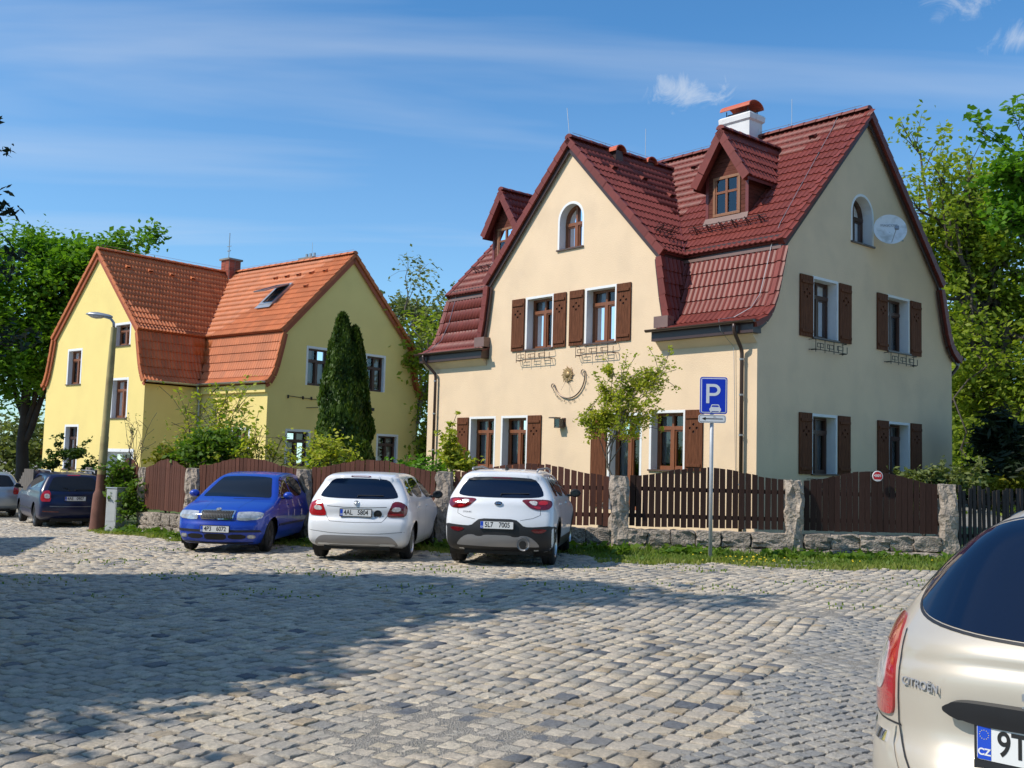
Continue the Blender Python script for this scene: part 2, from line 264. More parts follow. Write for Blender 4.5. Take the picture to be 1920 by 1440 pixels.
# ------------------------------------------------------------------ helpers
class MB:
    def __init__(s): s.v = []; s.f = []
    def add(s, vs, fs):
        o = len(s.v); s.v += [tuple(p) for p in vs]; s.f += [tuple(i + o for i in f) for f in fs]; return s
    def box(s, x0, x1, y0, y1, z0, z1, mtx=None):
        vs = [(x, y, z) for x in (x0, x1) for y in (y0, y1) for z in (z0, z1)]
        if mtx: vs = [mtx @ Vector(p) for p in vs]
        return s.add(vs, [(0, 1, 3, 2), (4, 6, 7, 5), (0, 4, 5, 1), (2, 3, 7, 6), (0, 2, 6, 4), (1, 5, 7, 3)])
    def prism(s, poly, axis, a0, a1, mtx=None):
        """poly in the two other axes (order kept: x,y,z without axis)"""
        def mk(p, a):
            q = list(p); q.insert(axis, a); return Vector(q)
        vs = [mk(p, a0) for p in poly] + [mk(p, a1) for p in poly]; n = len(poly)
        if mtx: vs = [mtx @ p for p in vs]
        fs = [tuple(range(n))[::-1], tuple(range(n, 2 * n))] + [(i, (i + 1) % n, (i + 1) % n + n, i + n) for i in range(n)]
        return s.add(vs, fs)
    def tube(s, pts, r, n=8, caps=True):
        pts = [Vector(p) for p in pts]; rs = r if isinstance(r, (list, tuple)) else [r] * len(pts)
        o = len(s.v); up = None
        for i, p in enumerate(pts):
            d = (pts[min(i + 1, len(pts) - 1)] - pts[max(i - 1, 0)])
            d = d.normalized() if d.length > 1e-9 else Vector((0, 0, 1))
            if up is None: up = Vector((0, 0, 1)) if abs(d.z) < .9 else Vector((1, 0, 0))
            a = d.cross(up).normalized(); b = a.cross(d).normalized(); up = b
            for k in range(n):
                t = 2 * PI * k / n; s.v.append(tuple(p + (a * math.cos(t) + b * math.sin(t)) * rs[i]))
        for i in range(len(pts) - 1):
            for k in range(n):
                s.f.append((o + i * n + k, o + i * n + (k + 1) % n, o + (i + 1) * n + (k + 1) % n, o + (i + 1) * n + k))
        if caps:
            s.f.append(tuple(o + k for k in range(n))[::-1]); s.f.append(tuple(o + (len(pts) - 1) * n + k for k in range(n)))
        return s
    def lathe(s, prof, n=24, axis=2, cap=False):
        o = len(s.v)
        for (r, h) in prof:
            for k in range(n):
                t = 2 * PI * k / n; p = [r * math.cos(t), r * math.sin(t)]; p.insert(axis, h); s.v.append(tuple(p))
        for i in range(len(prof) - 1):
            for k in range(n):
                s.f.append((o + i * n + k, o + i * n + (k + 1) % n, o + (i + 1) * n + (k + 1) % n, o + (i + 1) * n + k))
        if cap:
            s.f.append(tuple(o + k for k in range(n))[::-1]); s.f.append(tuple(o + (len(prof) - 1) * n + k for k in range(n)))
        return s
    def poly(s, pts, holes=()):
        """planar polygon with holes, 3d points"""
        loops = [[Vector(p) for p in pts]] + [[Vector(p) for p in h] for h in holes]
        tr = tessellate_polygon(loops); flat = [p for l in loops for p in l]
        return s.add(flat, [tuple(t) for t in tr])
    def mesh(s, name, m, smooth=False):
        me = bpy.data.meshes.new(name); me.from_pydata(s.v, [], s.f); me.materials.append(m)
        if smooth: me.shade_smooth()
        me.update(); return me
    def obj(s, name, m, parent=None, smooth=False, bevel=0, recalc=True, mtx=None):
        me = s.mesh(name, m, smooth)
        if recalc:
            bm = bmesh.new(); bm.from_mesh(me); bmesh.ops.recalc_face_normals(bm, faces=bm.faces); bm.to_mesh(me); bm.free()
        o = bpy.data.objects.new(name, me); COL.objects.link(o)
        if parent: o.parent = parent
        if mtx is not None: o.matrix_local = mtx
        if bevel:
            b = o.modifiers.new('bevel', 'BEVEL'); b.width = bevel; b.segments = 2; b.limit_method = 'ANGLE'
        return o
def link(name, me, parent=None, mtx=None):
    o = bpy.data.objects.new(name, me); COL.objects.link(o)
    if parent: o.parent = parent
    if mtx is not None: o.matrix_local = mtx
    return o
def tag(o, label, cat, group=None):
    o['label'] = label; o['category'] = cat
    if group: o['group'] = group
    return o
def thing(name, label, cat, loc=(0, 0, 0), rz=0, group=None):
    o = bpy.data.objects.new(name, None); COL.objects.link(o); o.location = loc; o.rotation_euler = (0, 0, rz); o.empty_display_size = .3
    return tag(o, label, cat, group)
def struct(o): o['kind'] = 'structure'; return o
def stuff(o): o['kind'] = 'stuff'; return o
def npmesh(name, V, Fq, m, tone=None, smooth=False):
    """V (n,3), Fq (k,3|4) uniform faces; tone per face"""
    me = bpy.data.meshes.new(name); V = np.asarray(V, dtype=np.float32); Fq = np.asarray(Fq, dtype=np.int32); k = Fq.shape[1]
    me.vertices.add(len(V)); me.vertices.foreach_set('co', V.ravel()); me.loops.add(Fq.size); me.loops.foreach_set('vertex_index', Fq.ravel())
    me.polygons.add(len(Fq)); me.polygons.foreach_set('loop_start', np.arange(0, Fq.size, k, dtype=np.int32))
    me.materials.append(m); me.update(calc_edges=True)
    if tone is not None:
        a = me.attributes.new('tone', 'FLOAT', 'FACE'); a.data.foreach_set('value', np.asarray(tone, dtype=np.float32))
    if smooth: me.shade_smooth()
    return me
def text_mesh(s, size, ext, m, name='lettering', sx=1.0, align='CENTER', bold=0.0):
    c = bpy.data.curves.new('txt', 'FONT'); c.body = s; c.size = size; c.extrude = ext; c.align_x = align; c.align_y = 'CENTER'; c.offset = bold
    o = bpy.data.objects.new('txt', c); COL.objects.link(o)
    dg = bpy.context.evaluated_depsgraph_get(); dg.update()
    me = bpy.data.meshes.new_from_object(o.evaluated_get(dg)); bpy.data.objects.remove(o); bpy.data.curves.remove(c)
    me.transform(Matrix.Diagonal((sx, 1, 1, 1))); me.materials.clear(); me.materials.append(m); me.name = name
    return me
def gz(x, y):
    return 0.023 * min(max(x, -16), 0) - 0.012 * min(max(0, y - 20), 25) * min(1, max(0, -x / 8))

# ------------------------------------------------------------------ ground
def build_ground():
    xs = [-400, -120, -60, -30, -16, -12, -8, -4, 0, 6, 12, 30, 60, 120, 400]; ys = [-60, -20, 0, 5, 10, 15, 20, 25, 30, 35, 40, 45, 60, 100, 200, 600]
    V = [(x, y, gz(x, y) - 0.014) for x in xs for y in ys]; ny = len(ys)
    Fq = [(i * ny + j, (i + 1) * ny + j, (i + 1) * ny + j + 1, i * ny + j + 1) for i in range(len(xs) - 1) for j in range(ny - 1)]
    g = link('ground', npmesh('ground', V, Fq, M['gravel'])); struct(g)
    return g
ground = build_ground()
POSTS = [(8.5, 20.3), (5.5, 20.2), (2.14, 20.3), (-1.27, 20.6), (-4.3, 22.0), (-7.2, 23.9), (-9.1, 26.0), (-10.3, 27.4)]
def fence_y(x):
    P = [(14, 23.2)] + POSTS + [(-13, 33), (-16, 42)]
    for (xa, ya), (xb, yb) in zip(P[:-1], P[1:]):
        if xb <= x <= xa: return ya + (yb - ya) * (x - xa) / (xb - xa)
    return 23.2 if x > 14 else 42
def garden():
    line = [(40, 24)] + [(14, 23.2)] + POSTS + [(-13, 33), (-16, 42), (-24, 60)]
    mb = MB(); top = [(x, y + .05, max(gz(x, y), -.45) + .02) for x, y in line]
    far = [(x, 120 if x > -20 else 120, -.3) for x, y in line]
    for i in range(len(line) - 1): mb.add([top[i], top[i + 1], far[i + 1], far[i]], [(0, 1, 2, 3)])
    o = mb.obj('garden_lawn', M['lawn']); struct(o)
garden()

def cobbles():
    rng = np.random.default_rng(3)
    rot = math.radians(60); cu, su = math.cos(rot), math.sin(rot)
    sp = 0.160
    pts = []
    n = 245
    for i in range(-n, n):            # rows run along u, stacked along v
        offs = rng.uniform(0, sp)
        u = -40 + offs
        while u < 45:
            w = sp * rng.uniform(.82, 1.22)
            v = i * sp * .98 + .10 * math.sin(u * .55 + i * .02) + .05 * math.sin(u * 1.7)
            x = (u + w / 2) * cu - v * su; y = (u + w / 2) * su + v * cu
            pts.append((x, y, w, i)); u += w
    P = np.array(pts)
    x, y = P[:, 0], P[:, 1]
    fy = np.array([fence_y(a) for a in np.arange(-20, 20, .1)])
    fyi = fy[np.clip(((x + 20) / .1).astype(int), 0, len(fy) - 1)]
    edge = np.where(x > 1.5, np.minimum(fyi - 2.3, 17.9), np.where(x > -6.5, fyi - 1.2, fyi - 1.5)) + .25 * np.sin(x * 2.1) + .12 * np.sin(x * 7.3)
    edge = np.where(x > 3.2, edge - (x - 3.2) * .06, edge)
    k = (y > 4.4) & (y < edge) & (np.abs(x) < .62 * y + 2.5) & (x > -19)
    # finer grey setts fill the lower right corner
    d = (x - 1.15) * .80 + (y - 6.0) * -.60
    k &= ~((x > 1.15 + (y - 6) * .42 + .12 * np.sin(y * 3)) & (y < 12.5 - .2 * x))
    P = P[k]
    # far away the street is one sheet of larger relief: thin out
    r = np.hypot(P[:, 0], P[:, 1]); P = P[(r < 36)]
    # gravel washed over some of them
    def fn(x, y): return np.sin(x * 1.3 + 2 * np.sin(y * .7)) * np.sin(y * 1.1 + 1.5 * np.sin(x * .9))
    return P, rot, rng
def stone_proto(seed, res=3):
    r = random.Random(seed); mb = MB()
    # unit stone: half size 1 in x,y ; z 0 top, -1 bottom
    rings = [(1.0, -1.0), (1.0, -.30), (.965, -.09), (.85, 0.0)]
    k = 3
    for (s, z) in rings:
        for side in range(4):
            for t in range(k):
                a = -1 + 2 * t / k
                p = [(a, -1), (1, a), (-a, 1), (-1, -a)][side]
                L = math.hypot(*p); q = (p[0] / L ** .22, p[1] / L ** .22)
                mb.v.append((q[0] * s + r.uniform(-.05, .05), q[1] * s + r.uniform(-.05, .05), z + (r.uniform(-.10, .10) if z > -.9 else 0)))
    m = 4 * k
    for i in range(3):
        for j in range(m): mb.f.append((i * m + j, i * m + (j + 1) % m, (i + 1) * m + (j + 1) % m, (i + 1) * m + j))
    mb.v.append((0, 0, r.uniform(-.02, .06))); c = len(mb.v) - 1
    for j in range(m): mb.f.append((3 * m + j, 3 * m + (j + 1) % m, c))
    return mb
def pave(P, rot, rng, name, mname, H=.035, gap=.024, lift=0.0):
    def sink(x, y): return -.013 * np.clip((np.sin(x * .83 + 1.7 * np.sin(y * .61)) * np.sin(y * .77 + 1.3 * np.sin(x * .57)) - .5) * 3.0, 0, 1)
    vis = (np.abs(P[:, 0]) < .50 * P[:, 1] + .1) & (P[:, 1] > 5.9)
    dist = np.where(vis, np.hypot(P[:, 0], P[:, 1]), 1e3)
    order = np.argsort(dist); near = order[:300]; rest = order[300:]
    protos = [stone_proto(i).mesh(name, M[mname], False) for i in range(8)]
    sp = P[:, 2].mean()
    for i in near:
        x, y, w, _ = P[i]
        dz = rng.uniform(-.003, .006)
        o = link(name, protos[rng.integers(8)], road)
        o.location = (x, y, gz(x, y) + dz + lift + float(sink(x, y))); o.rotation_euler = (rng.uniform(-.035, .035), rng.uniform(-.035, .035), rot + rng.uniform(-.07, .07))
        o.scale = ((w - gap) / 2, (sp * rng.uniform(.93, 1.03) - gap) / 2, H)
    T = np.array([(-1, -1, -1), (1, -1, -1), (1, 1, -1), (-1, 1, -1), (-1, -1, -.35), (1, -1, -.35), (1, 1, -.35), (-1, 1, -.35), (-.84, -.84, 0), (.84, -.84, 0), (.84, .84, 0), (-.84, .84, 0)])
    Fs = np.array([(0, 1, 5, 4), (1, 2, 6, 5), (2, 3, 7, 6), (3, 0, 4, 7), (4, 5, 9, 8), (5, 6, 10, 9), (6, 7, 11, 10), (7, 4, 8, 11), (8, 9, 10, 11)])
    n = len(rest); Q = P[rest]
    hw = (Q[:, 2] - gap) / 2; hh = (sp * rng.uniform(.93, 1.03, n) - gap) / 2
    V = np.repeat(T[None], n, 0).astype(float); V[:, :, :2] += rng.uniform(-.12, .12, (n, 12, 2)) ; V[:, 8:, 2] += rng.uniform(-.12, .12, (n, 4))
    V[:, :, 0] *= hw[:, None]; V[:, :, 1] *= hh[:, None]; V[:, :, 2] *= H
    tilt = rng.normal(0, .032, (n, 2)); V[:, :, 2] += V[:, :, 0] * tilt[:, :1] + V[:, :, 1] * tilt[:, 1:] + rng.uniform(-.004, .007, n)[:, None]
    a = rot + rng.uniform(-.08, .08, n); ca, sa = np.cos(a)[:, None], np.sin(a)[:, None]
    X = V[:, :, 0] * ca - V[:, :, 1] * sa + Q[:, :1]; Y = V[:, :, 0] * sa + V[:, :, 1] * ca + Q[:, 1:2]
    gzv = np.array([gz(a, b) for a, b in Q[:, :2]]) + sink(Q[:, 0], Q[:, 1])
    V = np.stack([X, Y, V[:, :, 2] + gzv[:, None] + lift], -1).reshape(-1, 3)
    Ff = (Fs[None] + (np.arange(n) * 12)[:, None, None]).reshape(-1, 4)
    tone = np.repeat(rng.random(n), 9)
    stuff(link(name, npmesh(name, V, Ff, M[mname], tone), road))
road = bpy.data.objects.new('cobbled_street', None); COL.objects.link(road); road['kind'] = 'structure'
P_, rot_, rng_ = cobbles()
pave(P_, rot_, rng_, 'cobblestone', 'cobble')
def setts():
    rng = np.random.default_rng(5); sp = .115; pts = []; rot = math.radians(38); cu, su = math.cos(rot), math.sin(rot)
    for i in range(-120, 120):
        u = -20 + rng.uniform(0, sp)
        while u < 25:
            w = sp * rng.uniform(.85, 1.2); v = i * sp + .04 * math.sin(u * 1.5)
            pts.append(((u + w / 2) * cu - v * su, (u + w / 2) * su + v * cu, w, i)); u += w
    P = np.array(pts); x, y = P[:, 0], P[:, 1]
    k = (x > 1.15 + (y - 6) * .42 + .12 * np.sin(y * 3)) & (y < 12.5 - .2 * x) & (y > 4.4) & (x < .62 * y + 2.5)
    return P[k], rot, rng
P2_, rot2_, rng2_ = setts()
stuffy = pave(P2_, rot2_, rng2_, 'small_sett', 'sett', .03, .017)

# ------------------------------------------------------------------ roof tiles
TW, TL = 0.30, 0.345
def tile_mb():
    xs = [0, .035, .065, .095, .15, .185, .215, .245, .30]; hs = [.0, .012, .034, .012, 0, .012, .034, .012, 0]
    mb = MB()
    for (y, dz) in ((0, -.012), (0, .032), (TL + .02, .002)):
        for x, h in zip(xs, hs): mb.v.append((x - .15, y, h + dz if dz != -.012 else h * .6 - .004))
    for r in range(2):
        for k in range(8): mb.f.append((r * 9 + k, r * 9 + k + 1, (r + 1) * 9 + k + 1, (r + 1) * 9 + k))
    return mb
class Roof:
    def __init__(s, house, mname): s.h = house; s.m = mname; s.T = []; s.caps = []; s.verge = []
    def plane(s, o, u, v, nu, nv, keep, tl=TL):
        o, u, v = Vector(o), Vector(u).normalized(), Vector(v).normalized(); n = u.cross(v)
        if n.z < 0 and False: n = -n
        for j in range(nv):
            for i in range(nu):
                c = o + u * (TW * (i + .5)) + v * (tl * j)
                if keep(c + v * tl * .5): s.T.append((c, u, v, n, tl / TL))
    def curve(s, prof3, u, nu, keep):
        """prof3: list of 3d points going up; tiles in courses"""
        pr = [Vector(p) for p in prof3]; ln = [0]
        for a, b in zip(pr[:-1], pr[1:]): ln.append(ln[-1] + (b - a).length)
        nv = max(1, round(ln[-1] / TL)); tl = ln[-1] / nv
        def at(t):
            for k in range(len(pr) - 1):
                if t <= ln[k + 1] + 1e-6: return pr[k].lerp(pr[k + 1], (t - ln[k]) / (ln[k + 1] - ln[k]))
            return pr[-1]
        u = Vector(u).normalized()
        for j in range(nv):
            p, q = at(j * tl), at((j + 1) * tl); v = (q - p).normalized(); n = u.cross(v)
            for i in range(nu):
                c = p + u * (TW * (i + .5))
                if keep((p + q) / 2 + u * (TW * (i + .5))): s.T.append((c, u, v, n, (q - p).length / TL))
    def build(s, deck):
        proto = tile_mb(); me = proto.mesh('roof_tile', M[s.m], False)
        mw = s.h['mw']; items = []
        for (c, u, v, n, k) in s.T:
            if u.cross(v).dot(n) < 0: n = -n
            m = Matrix(((u.x, v.x * k, n.x, c.x), (u.y, v.y * k, n.y, c.y), (u.z, v.z * k, n.z, c.z), (0, 0, 0, 1)))
            wc = mw @ c; wn = (mw.to_3x3() @ n); view = Vector((0, 0, 1.6)) - wc
            score = view.length if wn.dot(view) > 0 else 1e4 + view.length
            items.append((score, m))
        items.sort(key=lambda t: t[0])
        for sc, m in items[:300]: link('roof_tile', me, deck, m)
        V0 = np.array(proto.v); F0 = np.array(proto.f); out = []
        for sc, m in items[300:]:
            mm = np.array(m); out.append(V0 @ mm[:3, :3].T + mm[:3, 3])
        if out:
            V = np.concatenate(out); n = len(out); Ff = (F0[None] + (np.arange(n) * len(V0))[:, None, None]).reshape(-1, 4)
            tone = np.repeat(np.random.default_rng(1).random(n), len(F0))
            stuff(link('roof_tile', npmesh('roof_tile', V, Ff, M[s.m], tone), deck))
        return len(items)
def ridge_caps(parent, a, b, mname, r=.13, L=.38, first_disc=True):
    a, b = Vector(a), Vector(b); d = (b - a); n = max(1, round(d.length / L)); L = d.length / n; d.normalize()
    mb = MB(); pr = []
    for (y, rr) in ((0, r * 1.08), (L + .03, r * .92)):
        for k in range(7):
            t = PI * k / 6; mb.v.append((rr * math.cos(t), y, rr * math.sin(t) * .8))
    for k in range(6): mb.f.append((k, k + 1, k + 8, k + 7))
    mb.f.append(tuple(range(7)))
    me = mb.mesh('ridge_tile', M[mname], False)
    up = Vector((0, 0, 1)); x = d.cross(up).normalized(); z = x.cross(d)
    for i in range(n):
        c = a + d * (L * i)
        link('ridge_tile', me, parent, Matrix(((x.x, d.x, z.x, c.x), (x.y, d.y, z.y, c.y), (x.z, d.z, z.z, c.z), (0, 0, 0, 1))))
def verge_tiles(parent, pts, out, mname, w=.17, t=.13, L=.36):
    if mname == 'tile_orange': w, t = .11, .07
    """pts: polyline in local house space; out: direction the verge faces"""
    pts = [Vector(p) for p in pts]; out = Vector(out)
    for a, b in zip(pts[:-1], pts[1:]):
        d = b - a; n = max(1, round(d.length / L)); l = d.length / n; d.normalize(); nn = d.cross(out).normalized()
        if nn.z < 0: nn = -nn
        mb = MB().add([(-w * .3, 0, -t), (w * .7, 0, -t), (w * .7, 0, .05), (-w * .3, 0, .075), (-w * .3, l + .02, -t), (w * .7, l + .02, -t), (w * .7, l + .02, .025), (-w * .3, l + .02, .045)],
                      [(0, 1, 2, 3), (4, 7, 6, 5), (0, 4, 5, 1), (1, 5, 6, 2), (2, 6, 7, 3), (3, 7, 4, 0)])
        me = mb.mesh('verge_tile', M[mname]); xo = -out
        for i in range(n):
            c = a + d * (l * i)
            link('verge_tile', me, parent, Matrix(((xo.x, d.x, nn.x, c.x), (xo.y, d.y, nn.y, c.y), (xo.z, d.z, nn.z, c.z), (0, 0, 0, 1))))

# ------------------------------------------------------------------ windows
def facade(kind, plane):
    """matrix from facade space (x right seen from outside, y inward, z up) to house space (b, a, z)"""
    if kind == 'front': return Matrix(((0, 1, 0, plane), (-1, 0, 0, 0), (0, 0, 1, 0), (0, 0, 0, 1)))   # x=-a, y=+b
    if kind == 'side': return Matrix(((1, 0, 0, 0), (0, 1, 0, plane), (0, 0, 1, 0), (0, 0, 0, 1)))     # x=b, y=+a
    if kind == 'farside': return Matrix(((-1, 0, 0, 0), (0, -1, 0, plane), (0, 0, 1, 0), (0, 0, 0, 1)))
    if kind == 'back': return Matrix(((0, -1, 0, plane), (1, 0, 0, 0), (0, 0, 1, 0), (0, 0, 0, 1)))
def rect(x0, x1, z0, z1): return [(x0, z0), (x1, z0), (x1, z1), (x0, z1)]
def arch(x0, x1, z0, z1, n=14):
    r = (x1 - x0) / 2; c = (x0 + x1) / 2; zc = z1 - r * 1.0
    return [(x0, z0), (x1, z0)] + [(c + r * math.cos(PI * k / n), zc + r * math.sin(PI * k / n)) for k in range(n + 1)]
def ring(mb, inner, outer, y):
    n = len(inner)
    mb.add([(x, y, z) for x, z in inner] + [(x, y, z) for x, z in outer], [(i, (i + 1) % n, (i + 1) % n + n, i + n) for i in range(n)])
def grow(o, e, bottom=0):
    cx_ = (min(p[0] for p in o) + max(p[0] for p in o)) / 2; cz_ = (min(p[1] for p in o) + max(p[1] for p in o)) / 2; z0 = min(p[1] for p in o); out = []
    w = (max(p[0] for p in o) - min(p[0] for p in o)) / 2; h = (max(p[1] for p in o) - z0) / 2
    for x, z in o:
        out.append((cx_ + (x - cx_) * (1 + e / w), (z - bottom) if abs(z - z0) < 1e-4 else cz_ + (z - cz_) * (1 + e / h)))
    return out
def window(parent, F, x0, x1, z0, z1, wood='window_wood', arched=False, depth=.30, band=.065, mull=1, trans=.74, sill=True, curtain=.6, room=True, vbar=True, surround=True):
    """x0..x1 outer edge of the white band"""
    e = band
    xi0, xi1, zi1, zi0 = x0 + e, x1 - e, z1 - e, z0
    shp = arch if arched else rect
    o = shp(xi0, xi1, zi0, zi1); ob = grow(o, e, 0)
    mb = MB(); n = len(o)
    if surround:
        ring(mb, o, ob, -.004)
        mb.add([(x, -.004, z) for x, z in ob] + [(x, .02, z) for x, z in ob], [(i, (i + 1) % n, (i + 1) % n + n, i + n) for i in range(n)])
    mb.add([(x, -.004, z) for x, z in o] + [(x, depth + .02, z) for x, z in o], [(i, (i + 1) % n, (i + 1) % n + n, i + n) for i in range(n)])
    w = mb.obj('window', M['white_trim'], parent, mtx=F)
    # wooden frame
    fr = MB(); t = .065; y0, y1 = depth - .07, depth; g = grow(o, -t, -t)
    g = [(x, z) for x, z in g]
    fr.add([(x, y0, z) for x, z in o] + [(x, y0, z) for x, z in g] + [(x, y1, z) for x, z in g], [(i, (i + 1) % n, (i + 1) % n + n, i + n) for i in range(n)] + [(i + n, (i + 1) % n + n, (i + 1) % n + 2 * n, i + 2 * n) for i in range(n)])
    h = zi1 - zi0; zt = zi0 + h * trans; xm = (xi0 + xi1) / 2
    yc = y0 - .015
    if trans: fr.box(xi0 + .01, xi1 - .01, yc, y1 - .01, zt - .045, zt + .045)
    if mull:
        fr.box(xm - .055, xm + .055, yc - .006, y1 - .008, zi0 + .01, (zt - .045) if trans else zi1 - .01)
        if trans and vbar: fr.box(xm - .03, xm + .03, yc + .004, y1 - .008, zt + .045, zi1 - .02)
    if mull:   # casement stiles
        for (xa, xb) in ((xi0 + t, xm - .055), (xm + .055, xi1 - t)):
            za, zb = zi0 + t, (zt - .045) if trans else zi1 - t
            s_ = .035
            for r4 in ((xa, xa + s_, za, zb), (xb - s_, xb, za, zb), (xa + s_, xb - s_, za, za + s_), (xa + s_, xb - s_, zb - s_, zb)):
                fr.box(r4[0], r4[1], y0 + .008, y1 - .012, r4[2], r4[3])
    fr.obj('frame', M[wood], w)
    # panes
    yp = depth - .02
    cols = [(xi0 + t - .01, xm - .03), (xm + .03, xi1 - t + .01)] if mull else [(xi0 + t - .01, xi1 - t + .01)]
    rows = [(zi0 + t - .01, zt - .04), (zt + .04, zi1 - t + .01)] if trans else [(zi0 + t - .01, zi1 - t + .01)]
    if arched:
        pg = grow(o, -.03, -.02); MB().poly([(x, yp, z) for x, z in pg]).obj('pane', M['glass'], w)
    else:
        for (a, b) in cols:
            for (c, d) in rows: MB().add([(a, yp, c), (b, yp, c), (b, yp, d), (a, yp, d)], [(0, 1, 2, 3)]).obj('pane', M['glass'], w)
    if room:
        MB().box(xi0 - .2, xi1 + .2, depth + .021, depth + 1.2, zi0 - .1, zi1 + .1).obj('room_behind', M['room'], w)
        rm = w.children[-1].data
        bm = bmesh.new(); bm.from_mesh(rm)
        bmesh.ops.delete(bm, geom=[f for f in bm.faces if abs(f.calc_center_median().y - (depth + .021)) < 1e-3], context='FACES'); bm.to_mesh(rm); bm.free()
    if curtain:
        cm = MB(); k = 22
        zb_ = zi0 + h * (1 - curtain) * .3
        rngc = random.Random(int(x0 * 100)); ph = rngc.random() * 6
        xa, xb = xi0 + .02, xi1 - .02
        spans = [(xa, xa + (xb - xa) * .38), (xb - (xb - xa) * .38, xb)] if curtain < .9 else [(xa, xb)]
        for sa, sb in spans:
            base = len(cm.v)
            for i in range(k + 1):
                x = sa + (sb - sa) * i / k; y = depth + .10 + .02 * math.sin(i * 1.3 + ph)
                cm.v += [(x, y, zb_), (x, y, zi1)]
            for i in range(k): cm.f.append((base + 2 * i, base + 2 * i + 2, base + 2 * i + 3, base + 2 * i + 1))
        cm.obj('curtain', M['curtain'], w)
    if sill: MB().box(x0 - .01, x1 + .01, -.05, depth * .9, z0 - .035, z0 + .004).obj('sill', M['sill'], w)
    return w, ob
def shutter(parent, F, x0, x1, z0, z1, wood='shutter'):
    w = x1 - x0; bw = w / 5; gap = .004; mb = MB(); zc = z1 - .38 * (z1 - z0) * (1.35 / (z1 - z0) if z1 - z0 > 1.6 else 1); xc = (x0 + x1) / 2
    zc = z1 - .43
    yf, yb = -.045, -.015
    holes = [(xc, zc + .085), (xc - bw, zc), (xc + bw, zc), (xc, zc - .085)]
    for i in range(5):
        a, b = x0 + i * bw + gap / 2, x0 + (i + 1) * bw - gap / 2; hl = []
        for hx, hz in holes:
            if a < hx < b: hl.append([(hx + .034 * math.cos(-2 * PI * k / 10), yf, hz + .034 * math.sin(-2 * PI * k / 10)) for k in range(10)])
        mb.poly([(a, yf, z0), (b, yf, z0), (b, yf, z1), (a, yf, z1)], hl)
        for (p, q) in (((a, z0), (b, z0)), ((b, z0), (b, z1)), ((b, z1), (a, z1)), ((a, z1), (a, z0))):
            mb.add([(p[0], yf, p[1]), (q[0], yf, q[1]), (q[0], yb, q[1]), (p[0], yb, p[1])], [(0, 1, 2, 3)])
        for h in hl:
            n = len(h); mb.add(h + [(x, yb, z) for x, y, z in h], [(k, (k + 1) % n, (k + 1) % n + n, k + n) for k in range(n)])
    s = mb.obj('shutter', M[wood], parent, mtx=F, recalc=False)
    MB().box(x0 + .002, x1 - .002, yb - .001, -.004, z0 + .002, z1 - .002).obj('backing', M['fascia'], s)
    for z in (z0 + .13, z1 - .17):
        MB().box(x0 + .03, x1 - .03, yf - .028, yf - .001, z - .035, z + .035).obj('batten', M[wood], s, bevel=.006)
    return s
def flower_rack(parent, F, x0, x1, z0, z1, mat_='iron'):
    mb = MB(); r = .009; d = .17
    for z in (z1, z0 + .06):
        mb.tube([(x0, 0, z), (x0, -d * .8, z), (x0 + .05, -d, z), (x1 - .05, -d, z), (x1, -d * .8, z), (x1, 0, z)], r, 5)
    w = x1 - x0; k = 7
    for i in range(k + 1):
        x = x0 + .03 + (w - .06) * i / k
        mb.tube([(x, -d, z1 if i % 2 == 0 else z1 - .08), (x, -d, z0 if i % 2 == 0 else z0 + .06)], r, 5)
    for i in range(3):
        a = x0 + .10 + i * w * .3; mb.tube([(a, -d, z1 - .09), (a + w * .18, -d, z1 - .09), (a + w * .18, -d, z0 + .12), (a, -d, z0 + .12), (a, -d, z1 - .09)], r, 5)
    mb.tube([(x0 + .1, 0, z0 + .06), (x0 + .1, -d, z0 + .06)], r, 5); mb.tube([(x1 - .1, 0, z0 + .06), (x1 - .1, -d, z0 + .06)], r, 5)
    return mb.obj('flower_box_rack', M[mat_], parent, mtx=F)
def gutter(parent, p0, p1, mname='gutter', r=.065):
    """open half round gutter along p0-p1"""
    mb = MB(); a, b = Vector(p0), Vector(p1); d = (b - a).normalized(); x = d.cross(Vector((0, 0, 1))).normalized()
    o = 0
    for p in (a, b):
        for rr in (r, r - .008):
            for k in range(9):
                t = PI + PI * k / 8; mb.v.append(tuple(p + x * (rr * math.cos(t)) + Vector((0, 0, rr * math.sin(t)))))
    for k in range(8):
        mb.f += [(k, k + 1, 18 + k + 1, 18 + k), (9 + k, 27 + k, 27 + k + 1, 9 + k + 1)]
    mb.f += [tuple(range(9)), tuple(range(18, 27))[::-1]]
    g = mb.obj('gutter', M[mname], parent)
    return g
def pipe(parent, pts, mname='gutter', r=.045, clips=(), name='downpipe'):
    # rounded elbows
    P = [Vector(p) for p in pts]; out = [P[0]]
    for i in range(1, len(P) - 1):
        a = P[i] + (P[i - 1] - P[i]).normalized() * .09; b = P[i] + (P[i + 1] - P[i]).normalized() * .09
        for t in (0, .33, .66, 1): out.append(a.lerp(P[i], t).lerp(P[i].lerp(b, t), t))
    out.append(P[-1])
    o = MB().tube(out, r, 12).obj(name, M[mname], parent, smooth=True)
    for z in clips:
        q = P[-1]; MB().lathe([(r + .012, z - .02), (r + .012, z + .02)], 12).obj('clip', M['wire'], o); o.children[-1].data.transform(Matrix.Translation((q.x, q.y, 0)))
    return o

